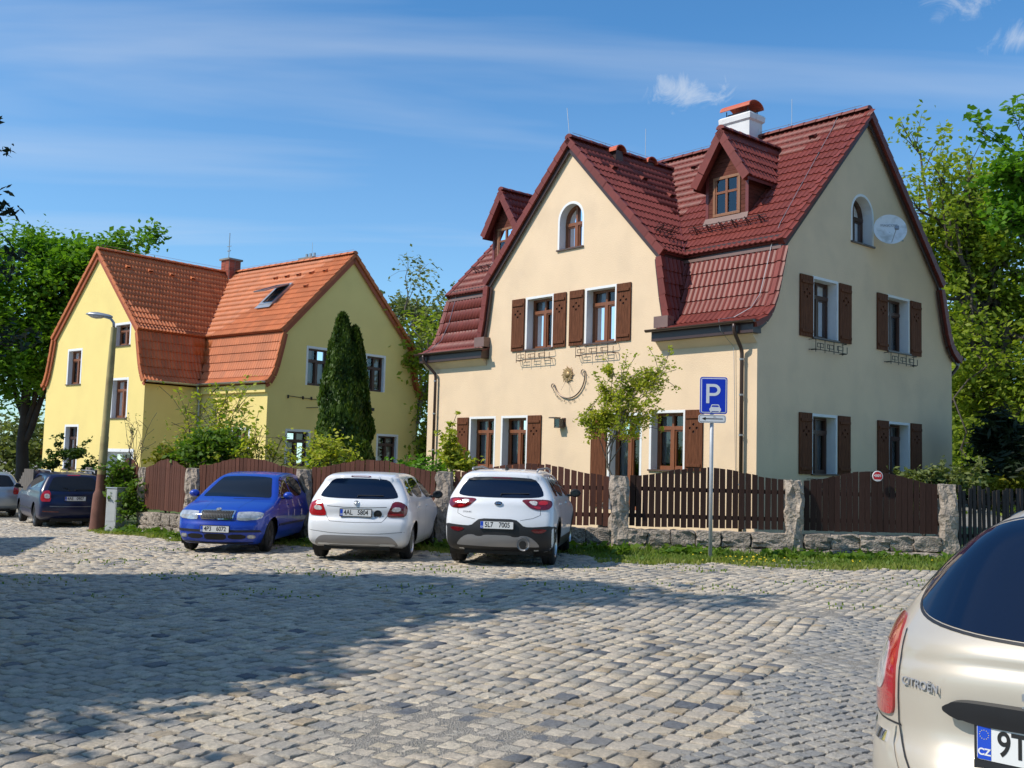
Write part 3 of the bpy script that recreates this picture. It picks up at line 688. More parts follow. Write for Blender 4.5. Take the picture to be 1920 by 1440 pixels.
# ------------------------------------------------------------------ houses
def house(name, label, C, th, p):
    base = thing(name, label, 'house', (C[0], C[1], 0), th)
    bpy.context.view_layer.update(); mw = Matrix.Translation((C[0], C[1], 0)) @ Matrix.Rotation(th, 4, 'Z')
    D, La = p['D'], p['La']; kx, kz, rz_ = p['knee'][0], p['knee'][1], p['ridge_z']; rb = D / 2; k = (rz_ - kz) / (rb - kx)
    wc, wb, wh, wk, wz = p['wing_c'], p['wing_b'], p['wing_half'], p['wing_knee'], p['wing_ridge']; k2 = (wz - kz) / wh
    sk = p['skirt']; wsk = p['wskirt']; ov = .13; z_base = p['zb']
    wallm, tile, deckm, ridgem = p['wall'], p['tile'], p['deck'], p['tile']
    def P(a, b, z): return (b, a, z)
    # ---- roof deck
    mb = MB(); th_ = .05
    e0 = (kx - .10, kz - .10 * k)
    def slab(pts):  # quad as thin slab
        v = [Vector(q) for q in pts]; n = (v[1] - v[0]).cross(v[2] - v[0]).normalized()
        if n.z < 0: n = -n
        mb.add([tuple(q - n * .015) for q in v] + [tuple(q - n * (.015 + th_)) for q in v], [(0, 1, 2, 3), (7, 6, 5, 4), (0, 4, 5, 1), (1, 5, 6, 2), (2, 6, 7, 3), (3, 7, 4, 0)])
    a0, a1 = -ov, La + ov
    slab([P(a0, e0[0], e0[1]), P(a1, e0[0], e0[1]), P(a1, rb, rz_), P(a0, rb, rz_)])
    slab([P(a0, D - e0[0], e0[1]), P(a1, D - e0[0], e0[1]), P(a1, rb, rz_), P(a0, rb, rz_)])
    bf = wb - ov
    for s in (-1, 1):
        slab([P(wc + s * (wh + .10), bf, kz - .10 * k2), P(wc, bf, wz), P(wc, rb, wz), P(wc + s * (wh + .10), rb, kz - .10 * k2)])
    for side in (0, 1):
        for q0, q1 in zip(sk[:-1], sk[1:]):
            f = (lambda b: D - b) if side else (lambda b: b)
            if side or wb < -.01: slab([P(a0, f(q0[0]), q0[1]), P(a1, f(q0[0]), q0[1]), P(a1, f(q1[0]), q1[1]), P(a0, f(q1[0]), q1[1])])
            else:
                cut = p['sk_in'] if q0[1] < 5.09 else wsk[0][0] - .02
                slab([P(a0, q0[0], q0[1]), P(wc - cut, q0[0], q0[1]), P(wc - cut, q1[0], q1[1]), P(a0, q1[0], q1[1])])
                slab([P(wc + cut, q0[0], q0[1]), P(a1, q0[0], q0[1]), P(a1, q1[0], q1[1]), P(wc + cut, q1[0], q1[1])])
                if q1[1] > 6.6: slab([P(wc - cut, q1[0] - .03, 5.3), P(wc + cut, q1[0] - .03, 5.3), P(wc + cut, q1[0], q1[1]), P(wc - cut, q1[0], q1[1])])
    wend = p['wing_end']
    for s in (-1, 1):
        for q0, q1 in zip(wsk[:-1], wsk[1:]):
            slab([P(wc + s * q0[0], bf, q0[1]), P(wc + s * q0[0], wend, q0[1]), P(wc + s * q1[0], wend, q1[1]), P(wc + s * q1[0], bf, q1[1])])
    roof = mb.obj('roof', M[deckm], base)
    R = Roof({'mw': mw}, tile)
    dorm = p.get('dormers', [])
    def wing_top(a): return wz - k2 * abs(a - wc)
    def wskirt_x(z):
        if z <= wsk[0][1]: return wsk[0][0]
        for q0, q1 in zip(wsk[:-1], wsk[1:]):
            if q0[1] <= z <= q1[1]: return q0[0] + (q1[0] - q0[0]) * (z - q0[1]) / (q1[1] - q0[1])
        return wsk[-1][0]
    def skirt_x(z):
        if z <= sk[0][1]: return sk[0][0]
        for q0, q1 in zip(sk[:-1], sk[1:]):
            if q0[1] <= z <= q1[1]: return q0[0] + (q1[0] - q0[0]) * (z - q0[1]) / (q1[1] - q0[1])
        return sk[-1][0]
    def keep_main(c):
        b, a, z = c
        if abs(a - wc) < wh + .3 and z < wing_top(a) - .10: return False
        for (dc, dh, db, dz, dr) in dorm:
            if abs(a - dc) < dh - .02 and db < b < db + (dr - dz) / k - abs(a - dc) / k: return False
        return True
    nu = round((a1 - a0) / TW); slope_len = math.hypot(rb - e0[0], rz_ - e0[1]); nv = round(slope_len / TL); tl = slope_len / nv
    R.plane(P(a1, e0[0], e0[1]), P(-1, 0, 0), P(0, 1, k), nu, nv, keep_main, tl)
    R.plane(P(a0, D - e0[0], e0[1]), P(1, 0, 0), P(0, -1, k), nu, nv, lambda c: True, tl)
    def keep_wing(c):
        b, a, z = c
        return not (b > kx - .2 and z < kz + k * (b - kx) - .10)
    wl = math.hypot(wh + .10, wz - kz + .10 * k2); nvw = round(wl / TL); nuw = int((rb - bf) / TW)
    R.plane(P(wc - wh - .10, bf, kz - .10 * k2), P(0, 1, 0), P(1, 0, k2), nuw, nvw, keep_wing, wl / nvw)
    R.plane(P(wc + wh + .10, bf + nuw * TW, kz - .10 * k2), P(0, -1, 0), P(-1, 0, k2), nuw, nvw, keep_wing, wl / nvw)
    def keep_sk(c):
        b, a, z = c
        if b < wb + .0 and wb >= -.01 and z < p['sk_open']: return abs(a - wc) > p['sk_in']
        return abs(a - wc) > wskirt_x(z) - .05
    R.curve([P(a1, q[0], q[1]) for q in sk], P(-1, 0, 0), nu, keep_sk)
    R.curve([P(a0, D - q[0], q[1]) for q in sk], P(1, 0, 0), nu, lambda c: True)
    def keep_wsk(c):
        b, a, z = c
        return b < skirt_x(z) + .06
    nws = max(1, int(math.ceil((wend - bf) / TW)))
    R.curve([P(wc - q[0], bf, q[1]) for q in wsk], P(0, 1, 0), nws, keep_wsk)
    R.curve([P(wc + q[0], bf + nws * TW, q[1]) for q in wsk], P(0, -1, 0), nws, keep_wsk)
    # ---- dormers
    for (dc, dh, db, dz, dr) in dorm:
        dormer(base, P, R, dc, dh, db, dz, dr, k, kx, kz)
    ntile = R.build(roof)
    ridge_caps(roof, P(a0, rb, rz_ + .03), P(a1, rb, rz_ + .03), tile)
    ridge_caps(roof, P(wc, bf - .02, wz + .03), P(wc, rb, wz + .03), tile)
    # verges
    for a, out in ((a0, P(-1, 0, 0)), (a1, P(1, 0, 0))):
        for side in (0, 1):
            f = (lambda b: D - b) if side else (lambda b: b)
            verge_tiles(roof, [P(a, f(e0[0]), e0[1]), P(a, rb, rz_)], out, tile)
            verge_tiles(roof, [P(a, f(q[0]), q[1]) for q in sk], out, tile)
    for s in (-1, 1):
        verge_tiles(roof, [P(wc + s * (wh + .10), bf, kz - .10 * k2), P(wc, bf, wz)], P(0, -1, 0), tile)
        verge_tiles(roof, [P(wc + s * q[0], bf, q[1]) for q in wsk], P(0, -1, 0), tile)
    # under-verge boards (barge boards)
    bb = MB()
    def barge(pts, out, w=.15, t=.03):
        bb = MB()
        pts = [Vector(q) for q in pts]; out = Vector(out)
        for a, b in zip(pts[:-1], pts[1:]):
            d = (b - a).normalized(); n = d.cross(out).normalized(); n = n if n.z > 0 or abs(n.z) < .01 else -n
            c = [a - n * .10, b - n * .10, b - n * (.10 + w), a - n * (.10 + w)]
            bb.add([tuple(q - out * .03) for q in c] + [tuple(q - out * (.03 + t)) for q in c], [(0, 1, 2, 3), (7, 6, 5, 4), (0, 4, 5, 1), (1, 5, 6, 2), (2, 6, 7, 3), (3, 7, 4, 0)])
        bb.obj('barge_board', M['fascia'] if tile == 'tile_red' else M['deck_orange'], base)
    for a, out in ((a0, P(-1, 0, 0)), (a1, P(1, 0, 0))):
        for side in (0, 1):
            f = (lambda b: D - b) if side else (lambda b: b)
            barge([P(a, f(e0[0]), e0[1]), P(a, rb, rz_)], out); barge([P(a, f(q[0]), q[1]) for q in sk], out, .12)
    for s in (-1, 1):
        barge([P(wc + s * (wh + .10), bf, kz - .10 * k2), P(wc, bf, wz)], P(0, -1, 0)); barge([P(wc + s * q[0], bf, q[1]) for q in wsk], P(0, -1, 0), .12)
    # valley
    for s in (-1, 1):
        bv = kx - .10; av = wc + s * wh
        # valley line from (a=wc+s*wh, b=kx) to (wc, rbv)
        bend = kx + (wz - kz) / k
        MB().tube([P(wc + s * (wh + .02), kx - .06, kz - .03), P(wc, bend - .04, wz - .03)], .05, 6).obj('valley_gutter', M['trim_red'] if tile == 'tile_red' else M['clay_dark'], roof)
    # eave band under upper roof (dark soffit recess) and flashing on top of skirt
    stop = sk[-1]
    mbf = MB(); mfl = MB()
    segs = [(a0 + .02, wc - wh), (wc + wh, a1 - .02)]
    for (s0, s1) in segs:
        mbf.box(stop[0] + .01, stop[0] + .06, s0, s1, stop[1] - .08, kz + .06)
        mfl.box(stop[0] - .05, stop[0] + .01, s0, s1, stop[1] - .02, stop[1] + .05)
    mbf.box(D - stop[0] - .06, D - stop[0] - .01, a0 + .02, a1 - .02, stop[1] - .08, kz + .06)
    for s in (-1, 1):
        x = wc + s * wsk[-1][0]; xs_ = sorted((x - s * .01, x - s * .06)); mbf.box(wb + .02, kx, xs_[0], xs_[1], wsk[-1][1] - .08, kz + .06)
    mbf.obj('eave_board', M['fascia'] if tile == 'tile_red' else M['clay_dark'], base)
    if tile == 'tile_red': mfl.obj('flashing', M['flash'], base)
    # ---- walls
    holesF, holesW, holesS = [], [], []
    wins = p['windows']; objs = []
    FF, FW, FS = facade('front', 0), facade('front', wb), facade('side', 0)
    FX, FBk = facade('farside', La), facade('back', D)
    for w in wins:
        kind = w[0]; F = {'F': FF, 'W': FW, 'S': FS}[kind]
        if kind == 'S': x0, x1 = w[1], w[2]
        else: x0, x1 = -w[1], -w[2]
        kw = dict(w[5]) if len(w) > 5 else {}
        kw.setdefault('wood', p['wood'])
        if p.get('depth'): kw.setdefault('depth', p['depth'])
        wo_, outer = window(base, F, x0, x1, w[3], w[4], **kw)
        {'F': holesF, 'W': holesW, 'S': holesS}[kind].append(outer)
    insk = lambda q, d=.05: (q[0] + d, q[1])
    # side gable
    low = [(0, z_base), (0, sk[0][1] - .16)] + [(max(q[0] + .07, 0), q[1] - .06) for q in sk[1:]] + [(kx + .04, kz - .04)]
    gab = low + [(rb, rz_ - .10)] + [(D - x, z) for x, z in low[::-1]]
    def wallobj(poly, holes, F, name='wall'):
        m_ = MB().poly([(x, 0, z) for x, z in poly], [[(x, 0, z) for x, z in h] for h in holes]); o = m_.obj(name, M[wallm], base, mtx=F, recalc=False); return o
    wallobj(gab, holesS, FS)
    wallobj([(-x, z) for x, z in gab], [], FX)
    # wing/front
    wlow = [(p['wing_wall'], z_base), (p['wing_wall'], wsk[0][1] - .10)] + [(min(q[0] - .06, p['wing_wall']), q[1] - .05) for q in wsk[1:]] + [(wh - .04, kz - .04)]
    if wb >= -.01:
        right = [(0.0, z_base), (0.0, 4.80), (wc - wlow[1][0], 4.80)] + [(wc - x, z) for x, z in wlow[2:]]
        left = [(2 * wc - x if False else wc + (wc - x), z) for x, z in right]
        left = [(La, z_base), (La, 4.80), (wc + wlow[1][0], 4.80)] + [(wc + x, z) for x, z in wlow[2:]]
        poly = [(-x, z) for x, z in (left + [(wc, wz - .10)] + right[::-1])]
        wallobj(poly, holesF + holesW, FF)
    else:
        ww = p['wing_wall']; zt = sk[0][1] - .12
        wallobj([(0, z_base), (0, zt), (-(wc - ww), zt), (-(wc - ww), z_base)], holesF, FF)
        if La > wc + ww + .02: wallobj([(-La, z_base), (-La, zt), (-(wc + ww), zt), (-(wc + ww), z_base)], [], FF)
        poly = [(-(wc + x), z) for x, z in wlow] + [(-wc, wz - .1)] + [(-(wc - x), z) for x, z in wlow[::-1]]
        wallobj(poly, holesW, FW)
        wallobj([(wb, z_base), (wb, wsk[0][1] - .1), (0, wsk[0][1] - .1), (0, z_base)], [], facade('side', wc - ww))
        wallobj([(-wb, z_base), (-wb, wsk[0][1] - .1), (0, wsk[0][1] - .1), (0, z_base)], [], facade('farside', wc + ww))
    wallobj([(0, z_base), (0, 4.8), (La, 4.8), (La, z_base)], [], FBk)
    return base, roof, P, (FF, FW, FS), k
def dormer(base, P, R, dc, dh, db, dz, dr, k, kx, kz):
    """dc centre along a, dh half width, db front plane, dz eave z, dr ridge z"""
    zf = kz + k * (db - kx)          # slope height at the front
    hw = dh
    back = lambda z: kx + (z - kz) / k
    d = MB()
    d.add([P(dc - hw, db + .01, zf - .2), P(dc + hw, db + .01, zf - .2), P(dc + hw, db + .01, dz), P(dc, db + .01, dr - .10), P(dc - hw, db + .01, dz)], [(0, 1, 2, 3, 4)])
    for s in (-1, 1):
        d.add([P(dc + s * hw, db + .01, zf - .2), P(dc + s * hw, back(dz) + .2, dz + .1), P(dc + s * hw, db + .01, dz)], [(0, 1, 2)])
    dm = d.obj('dormer', M['fascia'], base)
    # cladding boards on the front, split round the window
    wx0, wx1, wz0, wz1 = dc - .42, dc + .42, zf + .10, zf + 1.12
    z = zf - .02; bh = .115
    while z < dr - .15:
        zt = min(z + bh - .006, dr - .12)
        half = hw if zt < dz else hw * (dr - .10 - zt) / (dr - .10 - dz)
        if half < .04: break
        spans = [(dc - half, dc + half)]
        if zt > wz0 and z < wz1: spans = [(dc - half, wx0), (wx1, dc + half)]
        for (s0, s1) in spans:
            if s1 - s0 > .03: MB().box(db - .018, db + .012, s0, s1, z, zt).obj('board', M['larch'], dm)
        z += bh
    # side boards
    for s in (-1, 1):
        z = zf
        while z < dz - .02:
            zt = min(z + bh - .006, dz); b1 = back(z) + .05
            if b1 > db + .05:
                ys = sorted((dc + s * hw, dc + s * (hw + .02))); MB().box(db, b1, ys[0], ys[1], z, zt).obj('board', M['larch'], dm)
            z += bh
    for s in (-1, 1): MB().box(db - .03, db - .005, *sorted((dc + s * (hw - .06), dc + s * (hw + .03))), zf - .05, dz).obj('corner_board', M['trim_red'], dm)
    F = facade('front', db - .03)
    w = MB(); fx0, fx1 = -wx1, -wx0
    # frame with cross bar
    t = .075
    for (a, b, c, e_, yy) in ((fx0, fx1, wz0, wz0 + t, 0), (fx0, fx1, wz1 - t, wz1, 0), (fx0, fx0 + t, wz0 + t, wz1 - t, 0), (fx1 - t, fx1, wz0 + t, wz1 - t, 0)):
        w.box(a, b, -.02, .05, c, e_)
    wo_ = w.obj('window', M['window_oak'], base, mtx=F, bevel=.008)
    xm = (fx0 + fx1) / 2; zt = wz0 + (wz1 - wz0) * .60; c = MB()
    c.box(xm - .035, xm + .035, -.012, .04, wz0 + t, wz1 - t); c.box(fx0 + t, xm - .036, -.006, .036, zt - .03, zt + .03); c.box(xm + .036, fx1 - t, -.006, .036, zt - .03, zt + .03)
    s_ = .04
    c.box(fx0 + t, fx0 + t + s_, 0, .03, wz0 + t, wz1 - t); c.box(fx1 - t - s_, fx1 - t, 0, .03, wz0 + t, wz1 - t)
    c.obj('frame', M['window_wood'], wo_)
    for (a, b) in ((fx0 + t + s_, xm - .035), (xm + .035, fx1 - t - s_)):
        for (q, r_) in ((wz0 + t, zt - .03), (zt + .03, wz1 - t)):
            MB().add([(a, .02, q), (b, .02, q), (b, .02, r_), (a, .02, r_)], [(0, 1, 2, 3)]).obj('pane', M['glass'], wo_)
    MB().box(fx0 + .05, fx1 - .05, .035, .04, wz0 + .05, wz1 - .05).obj('blind', M['curtain'] if False else M['room'], wo_)  # flat dark panel in the room material, close behind the panes
    # flashing apron
    MB().add([P(dc - hw - .08, db - .20, zf - .22), P(dc + hw + .08, db - .20, zf - .22), P(dc + hw + .03, db - .03, zf + .10), P(dc - hw - .03, db - .03, zf + .10)], [(0, 1, 2, 3)]).obj('flashing', M['flash'], dm)
    # roof of dormer
    oh, fo = .22, .30; kd = (dr - dz) / hw
    r = MB()
    for s in (-1, 1):
        e = (dc + s * (hw + oh), dz - oh * kd); f0 = db - fo
        pts = [P(dc, f0, dr), P(e[0], f0, e[1]), P(e[0], back(e[1]) + .1, e[1]), P(dc, back(dr) + .1, dr)]
        v = [Vector(q) for q in pts]
        r.add([tuple(q) for q in v] + [tuple(q - Vector((0, 0, .07))) for q in v], [(0, 1, 2, 3), (7, 6, 5, 4), (0, 4, 5, 1), (1, 5, 6, 2), (2, 6, 7, 3), (3, 7, 4, 0)])
        L_ = math.hypot(hw + oh, dr - e[1]); nv = round(L_ / TL); 
        keep = lambda c: c[2] > kz + k * (c[0] - kx) - .05
        ln = back(dr) + .2 - f0; nu = int(math.ceil(ln / TW))
        if s < 0: R.plane(P(e[0], f0, e[1] + .02), P(0, 1, 0), P(1, 0, kd), nu, nv, keep, L_ / nv)
        else: R.plane(P(e[0], f0 + nu * TW, e[1] + .02), P(0, -1, 0), P(-1, 0, kd), nu, nv, keep, L_ / nv)
        verge_tiles(dm, [P(e[0], f0, e[1] + .02), P(dc, f0, dr + .02)], P(0, -1, 0), 'tile_red', t=.16)
    r.obj('dormer_roof', M['deck_red'], dm)
    ridge_caps(dm, P(dc, db - fo - .03, dr + .05), P(dc, back(dr) + .05, dr + .05), 'tile_red', r=.12)

def snow_guard(roof, p0, p1, up, nrm, along, n=6):
    """metal lattice standing on the slope"""
    mb = MB(); a, b = Vector(p0), Vector(p1); nrm = Vector(nrm).normalized()
    for h in (.06, .17, .25): mb.tube([a + nrm * h, b + nrm * h], .010, 5)
    m = int((b - a).length / .11)
    for i in range(m + 1): c = a.lerp(b, i / m); mb.tube([c + nrm * .06, c + nrm * .25], .006, 4)
    for i in range(n):
        c = a.lerp(b, (i + .5) / n); mb.tube([c + nrm * -.01 + Vector(up) * .12, c + nrm * .27, c + nrm * -.01 - Vector(up) * .02], .016, 5)
    return mb.obj('snow_guard', M['iron_black'] if False else M['fascia'], roof)

skA = [(-.30, 4.90), (-.10, 4.97), (.10, 5.10), (.27, 5.28), (.42, 5.58), (.55, 5.98), (.67, 6.38), (.77, 6.72)]
wskA = [(3.60, 5.16), (3.54, 5.42), (3.46, 5.80), (3.40, 6.20), (3.35, 6.50), (3.32, 6.74)]
CA = (5.4367, 23.0)
win_up, win_lo = (4.81, 6.28), (1.55, 3.0)
winsA = [('F', 7.76, 6.62, *win_up, {}), ('F', 5.43, 4.29, *win_up, {}),
         ('F', 10.12, 8.93, 1.5, 2.98, {'curtain': .6}), ('F', 8.69, 7.56, 1.5, 2.98, {}),
         ('F', 4.52, 3.37, .55, 2.97, {'trans': .78, 'sill': False, 'curtain': .6}), ('F', 3.13, 2.01, 1.58, 3.01, {}),
         ('F', 6.53, 5.53, 7.44, 8.72, {'arched': True, 'trans': .58, 'curtain': .5}),
         ('S', 2.17, 3.29, *win_up, {'wood': 'window_dark', 'curtain': 1, 'depth': .32}), ('S', 5.61, 6.77, *win_up, {'wood': 'window_dark', 'curtain': 1, 'depth': .32}),
         ('S', 2.15, 3.26, 1.58, 3.0, {'wood': 'window_dark', 'curtain': 1, 'depth': .32}), ('S', 5.65, 6.77, 1.58, 2.98, {'wood': 'window_dark', 'curtain': 1, 'depth': .32}),
         ('S', 3.87, 4.95, 7.40, 8.68, {'wood': 'window_dark', 'arched': True, 'trans': .58, 'curtain': 0, 'depth': .34})]
pA = dict(D=9.12, La=12.2, knee=(.80, 6.98), ridge_z=10.86, wing_c=6.06, wing_b=0.0, wing_half=3.30, wing_knee=6.98, wing_ridge=10.42, skirt=skA, wskirt=wskA,
          wing_end=.85, sk_open=5.25, sk_in=3.22, wing_wall=3.56, zb=-.3, wall='wall_cream', tile='tile_red', deck='deck_red', windows=winsA, wood='window_wood',
          dormers=[(2.14, .63, 1.68, 9.12, 10.10), (10.06 + .55, .63, 1.68, 9.12, 10.10)])
hA, roofA, P, (FF, FW, FS), kA = house('cream_house', 'cream plastered house with dark red gambrel tiled roof, brown shutters and dormers', CA, 0.717768, pA)
for x0, x1, z0, z1 in ((8.31, 7.79, 4.79, 6.26), (6.60, 6.12, 4.79, 6.26), (5.98, 5.46, 4.79, 6.26), (4.27, 3.79, 4.79, 6.26), (10.66, 10.15, 1.5, 2.96), (7.53, 6.99, 1.5, 2.97), (5.08, 4.55, .6, 2.94), (1.99, 1.48, 1.57, 3.0)):
    shutter(hA, FF, -x0, -x1, z0, z1)
for x0, x1, z0, z1 in ((1.62, 2.15, 4.79, 6.25), (3.31, 3.84, 4.79, 6.25), (5.08, 5.59, 4.79, 6.25), (6.79, 7.34, 4.79, 6.25), (1.62, 2.13, 1.57, 3.0), (3.28, 3.80, 1.57, 3.0), (5.10, 5.63, 1.57, 2.98), (6.79, 7.34, 1.57, 2.98)):
    shutter(hA, FS, x0, x1, z0, z1)
flower_rack(hA, FF, -7.95, -6.55, 4.44, 4.74); flower_rack(hA, FF, -5.60, -4.20, 4.44, 4.74)
flower_rack(hA, FS, 2.03, 3.45, 4.44, 4.74, 'iron_black'); flower_rack(hA, FS, 5.47, 6.89, 4.44, 4.74, 'iron_black'); flower_rack(hA, FS, 1.98, 3.50, 1.14, 1.46, 'iron_black')
# gutters, fascia boxes, downpipes
for (a0, a1) in ((-.13, 2.86), (9.28, 12.33)):
    gutter(hA, P(a0 - .08, -.40, 4.93), P(a1 + .08, -.40, 4.93))
    MB().box(-.30, -.27, a0 + .03, a1 - .01, 4.66, 4.90).box(-.27, .0, a0 + .03, a1 - .01, 4.66, 4.69).box(-.27, -.003, a1 - .04, a1 - .01, 4.69, 4.95).box(-.27, -.003, a0 + .03, a0 + .06, 4.69, 4.95).obj('fascia_board', M['fascia'], hA)
    MB().add([P(a0 + .13, -.20, 4.655), P(a1 - .05, -.20, 4.655), P(a1 - .05, -.003, 4.46), P(a0 + .13, -.003, 4.46), P(a0 + .13, -.003, 4.655), P(a1 - .05, -.003, 4.655)], [(0, 1, 2, 3), (0, 3, 4), (1, 5, 2), (0, 4, 5, 1)]).obj('cornice', M['wall_cream'], hA)
for s, a in ((1, 2.62), (-1, 9.50)):
    MB().box(-.24, -.004, a - .22, a + .22, 4.99, 5.27).obj('skirt_cap', M['flash'], hA)
pipe(hA, [P(.34, -.40, 4.88), P(.34, -.40, 4.70), P(.34, -.10, 4.30), P(.34, -.10, -.2)], clips=(4.1, 3.3, 2.4, 1.3))
pipe(hA, [P(11.98, -.40, 4.88), P(11.98, -.40, 4.72), P(11.72, -.10, 4.30), P(11.72, -.10, -.2)], clips=(4.1, 3.1, 2.0))
# back gutter end visible past the right gable
gutter(hA, P(-.2, 9.52, 4.93), P(12.4, 9.52, 4.93)); pipe(hA, [P(.0, 9.52, 4.88), P(.0, 9.50, 4.70), P(.15, 9.22, 4.35), P(.15, 9.22, -.2)])
# chimney
def chimney(base, P, a0, a1, b0, b1, z0, z1, cap=True):
    c = MB().box(b0, b1, a0, a1, z0, z1).obj('chimney', M['plaster_white'], base, bevel=.01)
    MB().box(b0 - .02, b1 + .02, a0 - .02, a1 + .02, z0, z0 + .38).obj('lead_apron', M['flash'], c)
    m = MB(); pr = [(0.0, z1 - .22), (.05, z1 - .17), (.06, z1 - .03), (.02, z1 + .015), (.0, z1 + .02)]; o = 0
    for e, z in pr: m.v += [(b0 - e, a0 - e, z), (b1 + e, a0 - e, z), (b1 + e, a1 + e, z), (b0 - e, a1 + e, z)]
    for i in range(len(pr) - 1):
        for k in range(4): m.f.append((i * 4 + k, i * 4 + (k + 1) % 4, i * 4 + 4 + (k + 1) % 4, i * 4 + 4 + k))
    m.f.append((16, 17, 18, 19)); m.obj('cornice', M['plaster_white'], c)
    MB().box(b0 + .12, b1 - .12, a0 + .12, a1 - .12, z1 + .02, z1 + .12).obj('flue', M['fascia'], c)
    m = MB()
    for (b, a) in ((b0 + .08, a0 + .12), (b1 - .08, a0 + .12), (b0 + .08, a1 - .12), (b1 - .08, a1 - .12)): m.tube([(b, a, z1), (b, a, z1 + .2)], .015, 5)
    m.obj('strut', M['iron_black'], c)
    barrel(c, (b0 + b1) / 2, a0 - .02, a1 + .02, z1 + .19, (b1 - b0) / 2 + .05)
    return c
def barrel(parent, b, a0, a1, z, r, name='clay_cowl', h=.6):
    m = MB()
    for a in (a0, a1):
        for rr in (r, r - .035):
            for k in range(11): t = PI * k / 10; m.v.append((b + rr * math.cos(t), a, z + rr * math.sin(t) * h))
    for k in range(10):
        m.f += [(k, k + 1, 22 + k + 1, 22 + k), (11 + k, 33 + k, 34 + k, 12 + k), (k, 11 + k, 12 + k, k + 1), (22 + k, 23 + k, 34 + k, 33 + k)]
    m.f += [(0, 22, 33, 11), (10, 21, 43, 32)]
    return m.obj(name, M['clay'], parent, smooth=False)
chimney(hA, P, 3.22, 4.18, 4.05, 4.65, 10.0, 11.52)
for (a, b, z) in ((2.68, 5.0, 10.88), (7.65, 5.0, 10.9), (5.95, 1.5, 10.28), (6.2, 3.1, 10.34)):
    v_ = MB().box(b - .14, b + .14, a - .24, a + .24, z - .5, z + .1).obj('vent_chimney', M['fascia'], roofA)
    barrel(v_, b, a - .32, a + .32, z + .06, .22, h=.9)
# snow guards
nA = Vector(P(0, -kA, 1)).normalized(); upA = Vector(P(0, 1, kA)).normalized(); zA = lambda b: 6.98 + kA * (b - .80)
snow_guard(roofA, P(.62, 1.32, zA(1.32)), P(2.95, 1.32, zA(1.32)), upA, nA, None)
snow_guard(roofA, P(9.9, 1.45, zA(1.45)), P(11.9, 1.45, zA(1.45)), upA, nA, None)
k2 = (10.42 - 6.98) / 3.3
nW = Vector(P(-k2, 0, 1)).normalized(); upW = Vector(P(1, 0, k2)).normalized()
snow_guard(roofA, P(3.25, .15, 6.98 + k2 * .49), P(3.25, .95, 6.98 + k2 * .49), upW, nW, None, 2)
# lightning protection
def rod(parent, p0, p1): return MB().tube([p0, p1], .008, 5).obj('lightning_rod', M['wire'], parent)
rod(roofA, P(6.06, -.1, 10.5), P(6.16, -.12, 11.3)); rod(roofA, P(6.0, 2.9, 10.5), P(6.0, 2.9, 11.4)); rod(roofA, P(2.2, 4.56, 10.9), P(2.2, 4.56, 11.75)); rod(roofA, P(11.9, 4.56, 10.9), P(12.2, 4.56, 11.5))
wr = [P(.75, 4.5, 10.93)] + [P(.75 - .06 * i, 4.5 - i * .37, zA(4.5 - i * .37) + .07) for i in range(1, 10)] + [P(.15, .72, 6.8), P(.16, .60, 6.40), P(.20, .36, 5.62), P(.3, .17, 5.3), P(.62, -.04, 5.08), P(.75, -.42, 5.0), P(.73, -.38, 4.75), P(.6, -.05, 4.4), P(.52, -.03, 1.0)]
MB().tube(wr, .008, 5).obj('lightning_wire', M['wire'], roofA)
MB().tube([P(11.9, .72, 7.05), P(11.95, .75, 6.75), P(11.9, .5, 6.0), P(12.0, .28, 5.4), P(12.1, -.1, 5.05), P(12.1, -.42, 4.9), P(12.0, -.1, 4.5)], .008, 5).obj('lightning_wire', M['wire'], roofA)
m = MB(); m.tube([P(.1, 4.56, 11.06), P(12.1, 4.56, 11.06)], .006, 4)
m.tube([P(6.06, 0, 10.62), P(6.06, 4, 10.62)], .006, 4)
for i in range(12): m.tube([P(.3 + i, 4.56, 10.95), P(.3 + i, 4.56, 11.08)], .008, 4)
for i in range(4): m.tube([P(6.06, .3 + i, 10.5), P(6.06, .3 + i, 10.64)], .008, 4)
m.obj('lightning_wire', M['wire'], roofA)
# vent tiles
def vent_tile(roof, c, u, v, mname):
    c, u, v = Vector(c), Vector(u).normalized(), Vector(v).normalized(); n = u.cross(v); n = n if n.z > 0 else -n
    q = [c - u * .11, c + u * .11, c + u * .09 + n * .11, c - u * .09 + n * .11, c + v * .28]
    MB().add(q, [(0, 1, 2, 3), (3, 2, 4), (0, 3, 4), (1, 4, 2)]).obj('vent_tile', M[mname], roof)
    MB().add([c - u * .07 - v * .002 + n * .045, c + u * .07 - v * .002 + n * .045, c + u * .06 - v * .002 + n * .10, c - u * .06 - v * .002 + n * .10], [(0, 1, 2, 3)]).obj('vent_opening', M['black'], roof)
uA, vA = P(-1, 0, 0), P(0, 1, kA)
for a, b in ((1.15, 3.95), (3.05, 3.6 + .3), (5.0, 3.9)): vent_tile(roofA, P(a, b, zA(b) + .04), uA, vA, 'tile_red')
for b, f in ((.8, .75), (1.9, .72), (2.6, .6)): vent_tile(roofA, P(2.76 + 3.3 * f, b, 6.98 + k2 * 3.3 * f + .04), P(0, 1, 0), P(1, 0, k2), 'tile_red')

